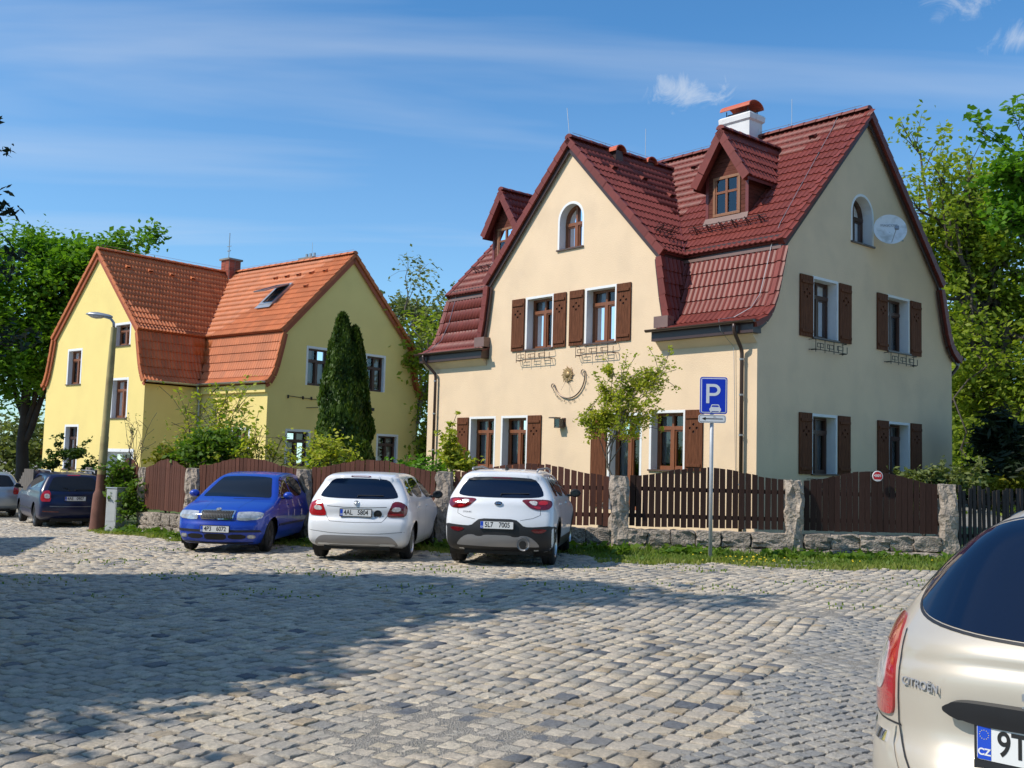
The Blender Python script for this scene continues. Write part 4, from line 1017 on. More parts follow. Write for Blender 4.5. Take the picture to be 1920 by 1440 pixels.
# things fixed to the cream house
dish = thing('satellite_dish', 'white round satellite dish on the shaded gable beside the arched attic window', 'satellite dish', (0, 0, 0))
dish.parent = None
mwA = Matrix.Translation((CA[0], CA[1], 0)) @ Matrix.Rotation(0.717768, 4, 'Z')
dish.matrix_world = mwA @ FS @ Matrix.Translation((4.78, -.55, 7.76)) @ Matrix.Rotation(math.radians(-48), 4, 'Z') @ Matrix.Rotation(math.radians(-14), 4, 'X') @ Matrix.Scale(.76, 4)
m = MB(); pr = [(0.0, .10), (.15, .094), (.3, .072), (.42, .04), (.52, 0.0), (.535, -.004), (.54, .012), (.42, .055), (.3, .087), (.0, .115)]
m.lathe([(max(r, .001), h) for r, h in pr], 36, 1); bo = m.obj('bowl', M['dish'], dish, smooth=True)
MB().tube([(0, .1, -.05), (0, .3, -.1), (.55, .62, -.12)], .03, 8).obj('bracket', M['grey_metal'], dish)
MB().tube([(.02, .03, -.48), (.12, -.30, -.14)], .014, 8).obj('feed_arm', M['galv'], dish)
MB().box(.06, .19, -.38, -.29, -.18, -.06).obj('receiver', M['silver_plastic'], dish, bevel=.01)
tm = text_mesh('MASCOM', .13, .001, M['text_grey']); o = link('lettering', tm, dish, Matrix.Translation((-.02, .053, .16)) @ Matrix.Rotation(PI / 2, 4, 'X'))

lan = thing('wall_lantern', 'square glass wall lantern on the sunny front of the cream house', 'lantern')
lan.matrix_world = mwA @ FF @ Matrix.Translation((-6.13, 0, 2.62))
MB().box(-.05, .07, -.03, -.002, .02, .26).obj('back_plate', M['iron'], lan)
MB().box(-.17, .08, -.22, -.02, .24, .27).obj('roof_plate', M['dial'], lan)
m = MB()
for x in (-.15, .04):
    for y in (-.2, -.05): m.box(x - .008, x + .008, y - .008, y + .008, 0, .24)
m.box(-.16, .05, -.21, -.04, -.01, .005); m.obj('cage', M['dial'], lan)
MB().box(-.145, .035, -.195, -.055, .01, .235).obj('glass', M['glass'], lan)
MB().lathe([(.02, .02), (.025, .12), (.01, .15)], 8).obj('bulb', M['curtain'], lan); lan.children[-1].location = (-.055, -.125, 0)

sd = thing('sundial', 'wrought metal sundial with a sun face and curved number scale on the cream wall', 'sundial')
sd.matrix_world = mwA @ FF @ Matrix.Translation((-6.0, -.03, 4.03))
m = MB()
for k in range(16):
    t = 2 * PI * k / 16; r1 = .24 if k % 2 == 0 else .19; w_ = .032
    c, s_ = math.cos(t), math.sin(t); pt = [(c * .09 - s_ * w_, -.01, s_ * .09 + c * w_), (c * .09 + s_ * w_, -.01, s_ * .09 - c * w_), (c * .17 + s_ * .03, -.015, s_ * .17 - c * .03), (math.cos(t + .12) * r1, -.01, math.sin(t + .12) * r1), (c * .15 - s_ * .02, -.015, s_ * .15 + c * .02)]
    m.add(pt + [(x, 0, z) for x, y, z in pt], [(0, 1, 2, 3, 4), (9, 8, 7, 6, 5)] + [(i, (i + 1) % 5, (i + 1) % 5 + 5, i + 5) for i in range(5)])
m.obj('sun_rays', M['brass'], sd)
MB().lathe([(.001, -.04), (.06, -.035), (.095, -.012), (.095, 0)], 20, 1).obj('sun_face', M['brass'], sd, smooth=True)
arc = []
for k in range(25):
    t = math.radians(205 + (365 - 205) * k / 24); arc.append((.06 + .60 * math.cos(t), -.01, -.03 + .60 * math.sin(t)))
# hook curls at the ends
cl = []
for k in range(9): t = k / 8 * PI * 1.4; cl.append((arc[0][0] - .06 + .06 * math.cos(t), -.01, arc[0][2] + .06 * math.sin(t)))
cr = []
for k in range(9): t = k / 8 * PI * 1.4; cr.append((arc[-1][0] - .07 + .07 * math.cos(t), -.01, arc[-1][2] + .01 + .07 * math.sin(t)))
m = MB(); m.tube(arc, .017, 6); m.tube(cl, .013, 6); m.tube(cr, .013, 6); m.obj('scale_arc', M['dial'], sd)
nums = ['VII', 'VIII', 'IX', 'X', 'XI', 'XII', 'I', 'II', 'III', 'IV', 'V']
for k, s_ in enumerate(nums):
    t = math.radians(215 + (358 - 215) * k / 10); me = text_mesh(s_, .085, .002, M['dial'], 'numeral')
    link('numeral', me, sd, Matrix.Translation((.06 + .69 * math.cos(t), -.012, -.03 + .69 * math.sin(t))) @ Matrix.Rotation(t + PI / 2, 4, (0, -1, 0)) @ Matrix.Rotation(PI / 2, 4, 'X'))
m = MB(); m.tube([(0, -.01, -.1), (0, -.22, -.42)], .005, 5); m.tube([(0.0, -.01, -.1), (.2, -.012, -.45)], .004, 4); m.obj('gnomon', M['dial'], sd)

# ------------------------------------------------------------------ yellow house
skB = [(-.22, 4.38), (-.08, 4.46), (.08, 4.70), (.20, 5.00), (.31, 5.40), (.42, 5.85), (.52, 6.28)]
wskB = [(4.0, 4.38), (3.86, 4.46), (3.72, 4.70), (3.60, 5.0), (3.49, 5.40), (3.38, 5.85), (3.28, 6.28)]
CB = (-9.40587968 * 38 / 40, 38.0)
wl, wu = (1.35, 2.72), (4.42, 5.92)
dk = {'wood': 'window_dark', 'depth': .2, 'band': .09, 'sill': False}
winsB = [('S', 1.72, 2.9, *wu, dict(dk, curtain=.6, trans=.68)), ('S', 4.72, 5.84, *wu, dict(dk, curtain=.6, trans=.68)), ('S', .88, 2.07, *wl, dk), ('S', 5.48, 6.7, *wl, dk),
         ('F', 2.1, .95, *wl, {'depth': .2, 'band': .09, 'sill': False}),
         ('W', 10.2, 9.02, 4.40, 5.86, {'band': .09, 'depth': .25}), ('W', 6.62, 5.42, 5.80, 6.70, {'band': .09, 'depth': .25}), ('W', 6.62, 5.40, 3.0, 4.55, {'band': .09, 'depth': .25}), ('W', 10.1, 8.98, .95, 2.76, {'band': .09, 'depth': .25, 'wood': 'window_dark'}),
         ('W', 7.20, 4.78, -.3, 1.82, {'band': .12, 'depth': .35, 'wood': 'white_trim', 'trans': 0, 'curtain': 0, 'sill': False})]
pB = dict(D=7.75, La=12.0, knee=(.50, 6.46), ridge_z=9.80, wing_c=8.05, wing_b=-2.41, wing_half=3.26, wing_knee=6.46, wing_ridge=9.76, skirt=skB, wskirt=wskB,
          wing_end=.5, sk_open=-9, sk_in=0, wing_wall=3.80, zb=-.8, wall='wall_yellow', tile='tile_orange', deck='deck_orange', windows=winsB, wood='window_wood')
hB, roofB, P, (FF2, FW2, FS2), kB = house('yellow_house', 'yellow plastered house with orange tiled roof and white window surrounds', CB, 0.8783, pB)
zB = lambda b: 6.46 + kB * (b - .50)
gutter(hB, P(-.15, -.29, 4.42), P(4.2, -.29, 4.42), 'gutter_zinc', .07); gutter(hB, P(4.0, -2.5, 4.40), P(4.0, -.2, 4.40), 'gutter_zinc', .07)
pipe(hB, [P(4.05, -.29, 4.36), P(4.10, -.20, 4.0), P(4.16, -.1, 3.8), P(4.16, -.1, -.5)], 'gutter_zinc')
MB().box(-.12, -.004, .0, 4.2, 4.02, 4.30).obj('cornice', M['wall_yellow'], hB)
for i, (a, b) in enumerate(((.7, 3.05), (1.55, 3.05), (2.35, 3.05), (3.1, 3.05), (3.85, 3.05), (1.0, 2.35))): vent_tile(roofB, P(a, b, zB(b) + .04), P(-1, 0, 0), P(0, 1, kB), 'tile_orange')
kB2 = (9.76 - 6.46) / 3.26
for b in (-1.6, -.6, .4, 1.4): vent_tile(roofB, P(4.79 + 3.26 * .78, b, 6.46 + kB2 * 3.26 * .78 + .04), P(0, 1, 0), P(1, 0, kB2), 'tile_orange')
# roof window
uB, vB = Vector(P(-1, 0, 0)), Vector(P(0, 1, kB)).normalized(); nB = uB.cross(vB); nB = nB if nB.z > 0 else -nB
def skylight(c):
    m = MB(); c = Vector(c); w_, l_ = .38, .62
    def fr(o, u, v, n, w, l, t, h):
        mm = MB()
        for (x0, x1, y0, y1) in ((-w, w, -l, -l + t), (-w, w, l - t, l), (-w, -w + t, -l + t, l - t), (w - t, w, -l + t, l - t)):
            q = [o + u * x + v * y + n * z for z in (0, h) for x, y in ((x0, y0), (x1, y0), (x1, y1), (x0, y1))]
            mm.add(q, [(3, 2, 1, 0), (4, 5, 6, 7), (0, 1, 5, 4), (1, 2, 6, 5), (2, 3, 7, 6), (3, 0, 4, 7)])
        return mm
    s_ = fr(c, uB, vB, nB, w_ + .06, l_ + .06, .12, .09).obj('skylight', M['gutter_zinc'], roofB)
    MB().add([c + uB * x + vB * y + nB * .03 for x, y in ((-w_, -l_), (w_, -l_), (w_, l_), (-w_, l_))], [(0, 1, 2, 3)]).obj('opening', M['room'], s_)
    ang = math.radians(24); v2 = (vB * math.cos(ang) - nB * -math.sin(ang)) if False else (vB * math.cos(ang) - nB * math.sin(ang)); n2 = uB.cross(v2); n2 = n2 if n2.z > 0 else -n2
    top = c + vB * l_ * .9 + nB * .10; c2 = top - v2 * l_
    fr(c2, uB, v2, n2, w_, l_, .07, .05).obj('sash', M['silver_plastic'], s_)
    MB().add([c2 + uB * x + v2 * y + n2 * .03 for x, y in ((-w_ + .05, -l_ + .05), (w_ - .05, -l_ + .05), (w_ - .05, l_ - .05), (-w_ + .05, l_ - .05))], [(0, 1, 2, 3)]).obj('pane', M['car_glass'], s_)
    MB().add([c + uB * x + vB * y + nB * .075 for x, y in ((-w_ - .1, -l_ - .3), (w_ + .1, -l_ - .3), (w_ + .06, -l_ - .02), (-w_ - .06, -l_ - .02))], [(0, 1, 2, 3)]).obj('flashing', M['gutter_zinc'], s_)
skylight(P(2.55, 2.15, zB(2.15) + .03))
# brick chimney at the crossing, with bricks
c_ = MB().box(3.45, 4.05, 8.02 - .3 - .0, 8.02 + .3, 8.9, 10.35).obj('chimney', M['mortar'], hB)
bm1 = MB().box(-.135, .135, -.012, .012, -.03, .03).mesh('brick', M['brick']); bm2 = MB().box(-.12, .12, -.012, .012, -.03, .03).mesh('brick', M['brick'])
for r_ in range(12):
    z = 9.66 + r_ * .072 - .1
    for s_ in range(2):
        for i in range(2):
            off = (-.15 + i * .30) + (.0 if r_ % 2 else .0)
            link('brick', bm1, c_, Matrix.Translation((3.45 - .002, 8.02 + off, z)) @ Matrix.Rotation(PI / 2, 4, 'Z')) if s_ else link('brick', bm1, c_, Matrix.Translation((3.75 + off, 8.02 - .302, z)))
MB().box(3.38, 4.12, 7.65, 8.39, 10.35, 10.43).obj('cap', M['concrete'], c_)
m = MB(); m.tube([(3.6, 8.0, 10.4), (3.6, 8.0, 11.6)], .02, 6); m.tube([(3.6, 7.85, 11.0), (3.6, 8.15, 11.0)], .015, 5); m.tube([(3.6, 7.9, 10.8), (3.6, 8.1, 10.8)], .03, 5); m.obj('aerial', M['wire'], c_)
c2 = MB().box(4.3, 4.9, 3.1, 4.0, 9.0, 10.15).obj('chimney', M['concrete'], hB)
m = MB()
for a in (3.3, 3.55, 3.8): m.tube([(4.6, a, 10.15), (4.6, a, 10.36)], .06, 8)
m.obj('flue', M['grey_metal'], c2)
rod(roofB, P(2.6, 3.9, 9.9), P(2.6, 3.9, 10.6))
m = MB(); m.tube([P(0, 3.875, 10.0), P(8, 3.875, 10.0)], .006, 4); m.tube([P(8.05, -2.4, 9.98), P(8.05, 3.6, 9.98)], .006, 4); m.obj('lightning_wire', M['wire'], roofB)
# wall details
m = MB(); m.box(4.95, 5.2, -.12, -.01, 3.62, 3.74).obj('floodlight', M['iron_black'], hB, mtx=FS2)
m = MB(); m.tube([(.9, -.03, 3.95), (2.4, -.03, 3.88)], .012, 5); m.tube([(1.8, -.03, 3.55), (2.4, -.03, 3.60)], .012, 5)
for x in (.9, 1.6, 2.0, 2.35): m.box(x, x + .04, -.06, -.0, 3.86, 3.98)
m.obj('wall_bracket', M['iron_black'], hB, mtx=FS2)
link('house_number', text_mesh('43', .22, .004, M['iron_black']), hB, FW2 @ Matrix.Translation((-4.92, -.01, 2.42)) @ Matrix.Rotation(PI / 2, 4, 'X'))

# ------------------------------------------------------------------ fence, posts, low wall
def rough_block(seed, n=4, amp=.12):
    """unit block (-.5...5) of hewn stone, surface broken up"""
    bm = bmesh.new(); bmesh.ops.create_cube(bm, size=1); bmesh.ops.subdivide_edges(bm, edges=bm.edges, cuts=n, use_grid_fill=True)
    r = random.Random(seed); from mathutils import noise
    for v in bm.verts:
        p = v.co.copy(); e = sum(abs(abs(c) - .5) < 1e-4 for c in p)
        q = noise.noise_vector(p * 2.3 + Vector((seed * 7, 0, 0))) * amp + noise.noise_vector(p * 7 + Vector((0, seed * 5, 0))) * amp * .55
        if e >= 2: p *= (.955 if e == 2 else .90)
        v.co = p + q
    me = bpy.data.meshes.new('stone'); bm.to_mesh(me); bm.free(); me.materials.append(M['granite']); return me
BL = [rough_block(i) for i in range(7)]
PB = []
for i in range(3):
    bm = bmesh.new(); bmesh.ops.create_cube(bm, size=1)
    bmesh.ops.scale(bm, vec=(.34, .34, 1.9), verts=bm.verts)
    es = [e for e in bm.edges if abs((e.verts[0].co - e.verts[1].co).z) > 1]; bmesh.ops.subdivide_edges(bm, edges=es, cuts=15)
    es = [e for e in bm.edges if abs((e.verts[0].co - e.verts[1].co).z) < .01]; bmesh.ops.subdivide_edges(bm, edges=es, cuts=4, use_grid_fill=True)
    from mathutils import noise
    for v in bm.verts:
        p = v.co.copy(); c = abs(abs(p.x) - .17) < .01 and abs(abs(p.y) - .17) < .01
        q = noise.noise_vector(p * 4 + Vector((i * 9, 0, 0))) * .05 + noise.noise_vector(p * 13 + Vector((0, i * 7, 0))) * .045
        if c: p.x *= .88; p.y *= .88
        if p.z > .9: p.x *= .86; p.y *= .86
        v.co = p + Vector((q.x, q.y, q.z * .6))
    me = bpy.data.meshes.new('stone_post'); bm.to_mesh(me); bm.free(); me.materials.append(M['granite']); PB.append(me)
def board_mesh(w, h0, h1, mname='wood_board', t=.022):
    return MB().add([(-w / 2, -t, 0), (w / 2, -t, 0), (w / 2, -t, h1), (-w / 2, -t, h0), (-w / 2, 0, 0), (w / 2, 0, 0), (w / 2, 0, h1), (-w / 2, 0, h0)],
                    [(0, 1, 2, 3), (5, 4, 7, 6), (4, 0, 3, 7), (1, 5, 6, 2), (3, 2, 6, 7), (4, 5, 1, 0)]).mesh('board', M[mname])
where = ['right of the parking sign, with the round red plate', 'behind the parking sign', 'behind the white crossover', 'behind the white hatchback', 'behind the blue hatchback', 'half under the garden bush', 'narrow end panel by the grey cabinet']
post_lab = ['rough granite post at the right end, before the dark picket fence', 'rough granite post between the parking sign and the red round plate', 'rough granite post just right of the white crossover', 'rough granite post between the two white cars', 'rough granite post between the blue car and the white hatchback', 'ivy shaded granite post behind the nose of the blue car', 'slim granite post right of the grey cabinet', 'granite post beside the street lamp and grey cabinet']
M['wood_dark'] = mat('wood_dark', (0.042, 0.022, 0.017), 0.75, spec=.2, var=.22, vscale=4, stretch=(22, 22, 1.2), bump=.4, bscale=4, rand=.15)
M['wood_old'] = mat('wood_old', (0.022, 0.016, 0.014), 0.8, var=.3, vscale=4, stretch=(22, 22, 1.2), bump=.4, bscale=4, rand=.2)
for i, (x, y) in enumerate(POSTS):
    g = gz(x, y); o = link('stone_post', PB[i % 3]); h = 1.44 + g * .55 - g; 
    o.location = (x, y, g + h - .95); o.rotation_euler = (0, 0, random.uniform(-.1, .1))
    if i in (6, 7): o.scale = (.62, .7, 1)
    tag(o, post_lab[i], 'stone post', 'granite posts of the garden fence')
rr = random.Random(5)
for i in range(len(POSTS) - 1):
    (xa, ya), (xb, yb) = POSTS[i + 1], POSTS[i]; L = math.hypot(xb - xa, yb - ya); ang = math.atan2(yb - ya, xb - xa)
    g0, g1 = gz(xa, ya), gz(xb, yb); gm = (g0 + g1) / 2
    wall_top = .44 + gm * .8; peak = [1.66, 1.655, 1.64, 1.63, 1.60, 1.52, 1.52][i]; end = [1.45, 1.46, 1.44, 1.44, 1.40, 1.30, 1.28][i]
    mname = ['wood_dark', 'wood_dark', 'wood_board', 'wood_board', 'wood_board', 'wood_board', 'wood_board'][i]
    # low wall
    if i < 6:
        t = thing('stone_wall', 'low wall of rough hewn granite blocks under the fence panel ' + where[i], 'stone wall', (xa, ya, gm), ang, 'low granite walls under the fence')
        rows = [(wall_top - gm - .30, .285), (wall_top - gm - .62, .30)] if wall_top - gm > .35 else [(wall_top - gm - .30, .285)]
        for j, (z, h) in enumerate(rows):
            u = .17
            while u < L - .2:
                w = rr.uniform(.34, .62)
                if u + w > L - .38: w = L - .16 - u
                o = link('stone', BL[rr.randrange(7)], t); o.location = (u + w / 2, (0.0 if j == 0 else -.03) + rr.uniform(-.015, .015), z + h / 2 + (g0 - gm) * (1 - u / L) + (g1 - gm) * (u / L) * 1.0)
                o.scale = (w * 1.0, .34 if j == 0 else .38, h * rr.uniform(.99, 1.06)); o.rotation_euler = (rr.choice((0, PI)), 0, rr.uniform(-.02, .02))
                u += w + .004
    t = thing('wooden_fence_panel', 'brown board fence panel ' + where[i], 'fence panel', (xa, ya, 0), ang, 'arched wooden panels of the garden fence')
    x0 = .19; gap = [.010, .020, .020, .014, .014, .012, .010][i]; bw = .104; n = int((L - .38) / (bw + gap)); bw = (L - .38) / n - gap
    zb = wall_top + .05
    def top(u):
        s = (u - x0) / (L - .38); c = 1 - abs(2 * s - 1)
        return end + (peak - end) * (.5 - .5 * math.cos(PI * c)) ** .9
    for k in range(n):
        u = x0 + (k + .5) * (bw + gap); hl, hr = top(u - bw / 2) - zb, top(u + bw / 2) - zb
        o = link('board', board_mesh(bw, hl, hr, mname), t, Matrix.Translation((u, -.02 + rr.uniform(-.003, .003), zb + rr.uniform(-.012, .012))) @ Matrix.Rotation(rr.uniform(-.006, .006), 4, 'Y'))
    for z in (zb + .20, zb + .72):
        MB().box(.1, L - .1, -.018, .03, z - .04, z + .04).obj('rail', M[mname], t)
# weathered picket fence at the right edge
t = thing('picket_fence', 'old dark picket fence with uneven pickets at the right edge behind the champagne car', 'fence', (8.62, 20.32, 0), math.atan2(2.9, 5.5))
me_p = [board_mesh(.085, h, h + d, 'wood_old') for h, d in ((1.16, .01), (1.2, -.01), (1.13, .015))]
for k in range(42):
    o = link('picket', rr.choice(me_p), t, Matrix.Translation((.20 + k * .142, rr.uniform(-.01, .01), .22 + rr.uniform(-.03, .03))) @ Matrix.Rotation(rr.uniform(-.03, .03), 4, 'Y'))
for z in (.45, 1.1): MB().box(.1, 6.1, .005, .05, z - .035, z + .035).obj('rail', M['wood_old'], t)
t = thing('stone_wall', 'low granite wall under the dark picket fence at the right edge', 'stone wall', (8.62, 20.3, 0), math.atan2(2.9, 5.5))
u = .2
while u < 6:
    w = rr.uniform(.4, .6); o = link('stone', BL[rr.randrange(7)], t); o.location = (u + w / 2, 0, .06); o.scale = (w, .34, .3); u += w + .01
# round red number plate on the fence
t = thing('number_plate', 'small round red and white house number plate on the dark fence top', 'number plate', (7.10, 20.13, 1.57), .03)
MB().lathe([(.001, -.012), (.100, -.012), (.104, -.006), (.104, 0)], 32, 1).obj('disc', M['plate_white'], t)
MB().lathe([(.001, -.0145), (.088, -.0145), (.088, -.0118)], 32, 1).obj('field', M['sign_red'], t)
link('lettering', text_mesh('430/1', .070, .001, M['plate_white'], sx=.9, bold=.002), t, Matrix.Translation((0, -.016, .01)) @ Matrix.Rotation(PI / 2, 4, 'X'))
MB().add([(-.05, -.0165, -.085), (.05, -.0165, -.085), (.06, -.0165, -.065), (-.06, -.0165, -.065)], [(0, 1, 2, 3)]).obj('band', M['plate_white'], t)

# ------------------------------------------------------------------ parking sign
def rrect(w, h, r, n=6):
    out = []
    for cx_, cz_, a0 in ((w / 2 - r, h / 2 - r, 0), (-w / 2 + r, h / 2 - r, 90), (-w / 2 + r, -h / 2 + r, 180), (w / 2 - r, -h / 2 + r, 270)):
        for k in range(n + 1): a = math.radians(a0 + 90 * k / n); out.append((cx_ + r * math.cos(a), cz_ + r * math.sin(a)))
    return out
def plate_prism(poly, y0, y1): return MB().prism([(x, z) for x, z in poly], 1, y0, y1)
t = thing('parking_sign', 'blue parking sign with white P above a left arrow plate on a steel pole', 'traffic sign', (3.69, 19.1, -.02), math.radians(-4))
MB().tube([(0, 0, -.2), (0, 0, 3.30)], .035, 14).obj('pole', M['galv'], t, smooth=True)
ps = thing('x', '', '', (0, 0, 0)); bpy.data.objects.remove(ps)
ZS = 2.99
pn = plate_prism(rrect(.50, .68, .045), -.06, -.04).obj('sign_panel', M['sign_white'], t, mtx=Matrix.Translation((0.02, 0, ZS)))
plate_prism(rrect(.495, .675, .043), -.0625, -.0605).obj('blue_edge', M['sign_blue'], pn)
plate_prism(rrect(.46, .64, .034), -.065, -.063).obj('white_line', M['sign_white'], pn)
plate_prism(rrect(.425, .605, .012), -.068, -.0655).obj('blue_field', M['sign_blue'], pn)
# the letter P
m = MB(); y0, y1 = -.072, -.0685
m.box(-.135, -.078, y0, y1, -.145, .21)
oc = [(-.078, .21)] + [(.005 + .118 * math.cos(math.radians(90 - 180 * k / 14)), .10 + .11 * math.sin(math.radians(90 - 180 * k / 14))) for k in range(15)] + [(-.078, -.01)]
ic = [(-.078, .157)] + [(.003 + .063 * math.cos(math.radians(90 - 180 * k / 14)), .10 + .057 * math.sin(math.radians(90 - 180 * k / 14))) for k in range(15)] + [(-.078, .043)]
nq = len(oc)
m.add([(x, y0, z) for x, z in oc] + [(x, y0, z) for x, z in ic], [(i, i + 1, i + 1 + nq, i + nq) for i in range(nq - 1)])
m.obj('letter_p', M['sign_white'], pn)
m = MB()
car_o = [(-.09, -.19), (-.062, -.188), (-.045, -.165)]
body_ = [(-.085, -.22), (-.105, -.245), (-.105, -.275), (-.092, -.288), (-.09, -.305), (-.068, -.305), (-.062, -.29), (.062, -.29), (.068, -.305), (.09, -.305), (.092, -.288), (.105, -.275), (.105, -.245), (.085, -.22), (.07, -.175), (.055, -.165), (-.055, -.165), (-.07, -.175)]
win_ = [(-.068, -.213), (.068, -.213), (.056, -.182), (-.056, -.182)]
m.poly([(x + .03, y0, z) for x, z in body_], [[(x + .03, y0, z) for x, z in win_]])
m.obj('car_symbol', M['sign_white'], pn)
ap = plate_prism(rrect(.50, .15, .04), -.06, -.04).obj('arrow_panel', M['sign_white'], t, mtx=Matrix.Translation((0.0, 0, ZS - .43)))
plate_prism(rrect(.47, .122, .03), -.0625, -.0605).obj('black_line', M['text_dark'], ap)
plate_prism(rrect(.456, .108, .024), -.065, -.063).obj('field', M['sign_white'], ap)
MB().add([(-.19, -.067, 0), (-.12, -.067, -.032), (-.12, -.067, -.008), (.19, -.067, -.008), (.19, -.067, .008), (-.12, -.067, .008), (-.12, -.067, .032)], [(0, 1, 2, 5, 6), (2, 3, 4, 5)]).obj('arrow', M['text_dark'], ap)
link('lettering', text_mesh('15m', .028, .0005, M['text_dark']), ap, Matrix.Translation((.04, -.067, .035)) @ Matrix.Rotation(PI / 2, 4, 'X'))
for z in (ZS + .2, ZS - .2, ZS - .43): MB().box(-.045, .045, -.045, .045, z - .02, z + .02).obj('clamp', M['galv'], t)

# ------------------------------------------------------------------ street lamp
lx, ly = -10.35, 26.4; lg = gz(lx, ly)
t = thing('street_lamp', 'street lamp with a weathered yellowish pole, rusty stepped base and grey cobra head', 'street lamp', (lx, ly, lg - .05), 0)
t.rotation_euler = (0, math.radians(1.6), 0)
MB().lathe([(.20, 0), (.195, .08), (.18, .25), (.17, .80), (.16, .95), (.12, 1.04), (.115, 1.12), (.11, 1.45)], 20).obj('base', M['lamp_base'], t, smooth=True)
MB().lathe([(.105, 1.43), (.10, 2.4), (.092, 2.42), (.085, 4.2), (.07, 5.2)], 16).obj('pole', M['lamp_pole'], t, smooth=True)
m = MB().tube([(0, 0, 5.15), (-.02, 0, 5.32), (-.1, -.02, 5.42), (-.3, -.05, 5.47)], .035, 10).obj('arm', M['grey_metal'], t, smooth=True)
def lamp_head():
    m = MB(); st = [(-.05, .05, .035, .04), (.02, .09, .06, .06), (.15, .11, .075, .07), (.32, .13, .09, .075), (.5, .12, .07, .06), (.60, .06, .03, .03), (.63, .01, .01, .01)]
    for (x, w, up, dn) in st:
        for k in range(14):
            a = 2 * PI * k / 14; m.v.append((-x - .12, w * math.cos(a) * 1.1, 5.46 + (up if math.sin(a) > 0 else dn * .35) * math.sin(a) + x * .06))
    for i in range(len(st) - 1):
        for k in range(14): m.f.append((i * 14 + k, i * 14 + (k + 1) % 14, (i + 1) * 14 + (k + 1) % 14, (i + 1) * 14 + k))
    m.f.append(tuple(range(14))); h = m.obj('lamp_head', M['grey_metal'], t, smooth=True)
    m = MB(); 
    for (x, w, d) in ((.16, .08, .02), (.24, .105, .06), (.36, .115, .08), (.48, .10, .06), (.56, .05, .02)):
        for k in range(9): a = PI + PI * k / 8; m.v.append((-x - .12, w * math.cos(a) * 1.1, 5.45 + d * math.sin(a) + x * .06))
    for i in range(4):
        for k in range(8): m.f.append((i * 9 + k, i * 9 + k + 1, (i + 1) * 9 + k + 1, (i + 1) * 9 + k))
    m.obj('lens', M['clear_lens'], h, smooth=True)
lamp_head()
# grey service cabinet
t = thing('utility_cabinet', 'narrow pale grey utility cabinet standing at the fence behind the street lamp', 'cabinet', (-9.72, 25.9, gz(-9.7, 25.9)), math.radians(-30))
MB().box(-.19, .19, -.14, .14, 0, 1.05).obj('body', mat('cabinet', (.40, .42, .42), .6, var=.08, dirt=(.3, .3, .27), dscale=3), t, bevel=.01)
MB().box(-.21, .21, -.16, .16, 1.05, 1.08).obj('lid', M['grey_metal'], t, bevel=.01)
MB().box(-.16, .16, -.146, -.141, .25, 1.0).obj('door', bpy.data.materials['cabinet'], t)
# mailbox and gate stuff
t = thing('gate_post', 'stone gate post with a black mailbox left of the street lamp pole', 'gate post', (-12.0, 29.9, gz(-11, 29)), 0)
o = link('post', PB[1], t, Matrix.Translation((0, 0, .7)) @ Matrix.Diagonal((.7, .7, .9, 1))); o.data = PB[1]
MB().box(-.02, .42, -.12, .06, 1.15, 1.5).obj('mailbox', M['black'], t, bevel=.015)
t = thing('garden_gate', 'grey weathered picket gate between the stone gate posts', 'gate', (-11.8, 29.8, gz(-11, 29)), math.radians(-28))
M['wood_grey'] = mat('wood_grey', (0.16, .14, .12), .8, var=.3, stretch=(20, 20, 1), rand=.2)
for k in range(7): MB().box(.10 + k * .13, .18 + k * .13, -.02, 0, .1, 1.1 + .06 * math.sin(k * 1.3)).obj('picket', M['wood_grey'], t)
for z in (.3, .9): MB().box(.05, 1.0, 0, .04, z, z + .07).obj('rail', M['wood_grey'], t)
# white gatepost box and planters behind the cars at left
t = thing('white_pillar', 'short white pillar with a grey cap left of the mailbox', 'pillar', (-12.7, 30.2, gz(-12, 30)), .2)
MB().box(-.16, .16, -.16, .16, 0, 1.2).obj('shaft', M['plaster_white'], t); MB().box(-.2, .2, -.2, .2, 1.2, 1.26).obj('cap', M['grey_metal'], t)
cols = ['brown', 'brown', 'grey brown', 'dark grey', 'dark grey', 'brown']
for k in range(6):
    bx = -13.4 - k * .74; by = 29.8 + k * 1.5
    t = thing('barrel', '%s log-like cylinder lying on the wall, number %s from the right' % (cols[k], ['one', 'two', 'three', 'four', 'five', 'six'][k]) if False else
              ['dark barrel lying on the wall nearest to the pine bush', 'second dark barrel along the wall, above the navy estate windscreen', 'third barrel on the wall, above the silver car roof', 'fourth barrel, reddish brown, above the silver car', 'fifth barrel, reddish brown, left of the higher ones', 'last barrel of the row at the left picture edge'][k], 'barrel', (bx, by, gz(bx, by) + 1.25 - .10 * k), math.radians(62), 'barrels lying in a row on the garden wall')
    mm = M['fascia'] if k < 2 else M['wood_board']
    MB().lathe([(.001, -.30), (.24, -.30), (.26, -.28), (.27, 0), (.26, .28), (.24, .30), (.001, .30)], 16, 0).obj('body', mm, t, smooth=False)
    MB().lathe([(.275, -.05), (.275, .05)], 16, 0).obj('band', M['wood_grey'], t)
    MB().box(-.36, -.31, -.2, .2, -.3, .3).obj('end_board', M['wood_grey'], t)
t = thing('garden_wall', 'low grey garden wall along the street behind the silver car', 'wall', (-12.6, 28.9, gz(-12, 29)), 0)
m = MB(); a, b = Vector((0, 0, 0)), Vector((-5.5, 11.5, 0)); d = (b - a).normalized(); n_ = Vector((-d.y, d.x, 0)) * .12
m.add([a - n_, a + n_, b + n_, b - n_] + [q + Vector((0, 0, .9)) for q in (a - n_, a + n_, b + n_, b - n_)], [(0, 1, 5, 4), (1, 2, 6, 5), (2, 3, 7, 6), (3, 0, 4, 7), (4, 5, 6, 7)]); m.obj('render', M['concrete'], t)
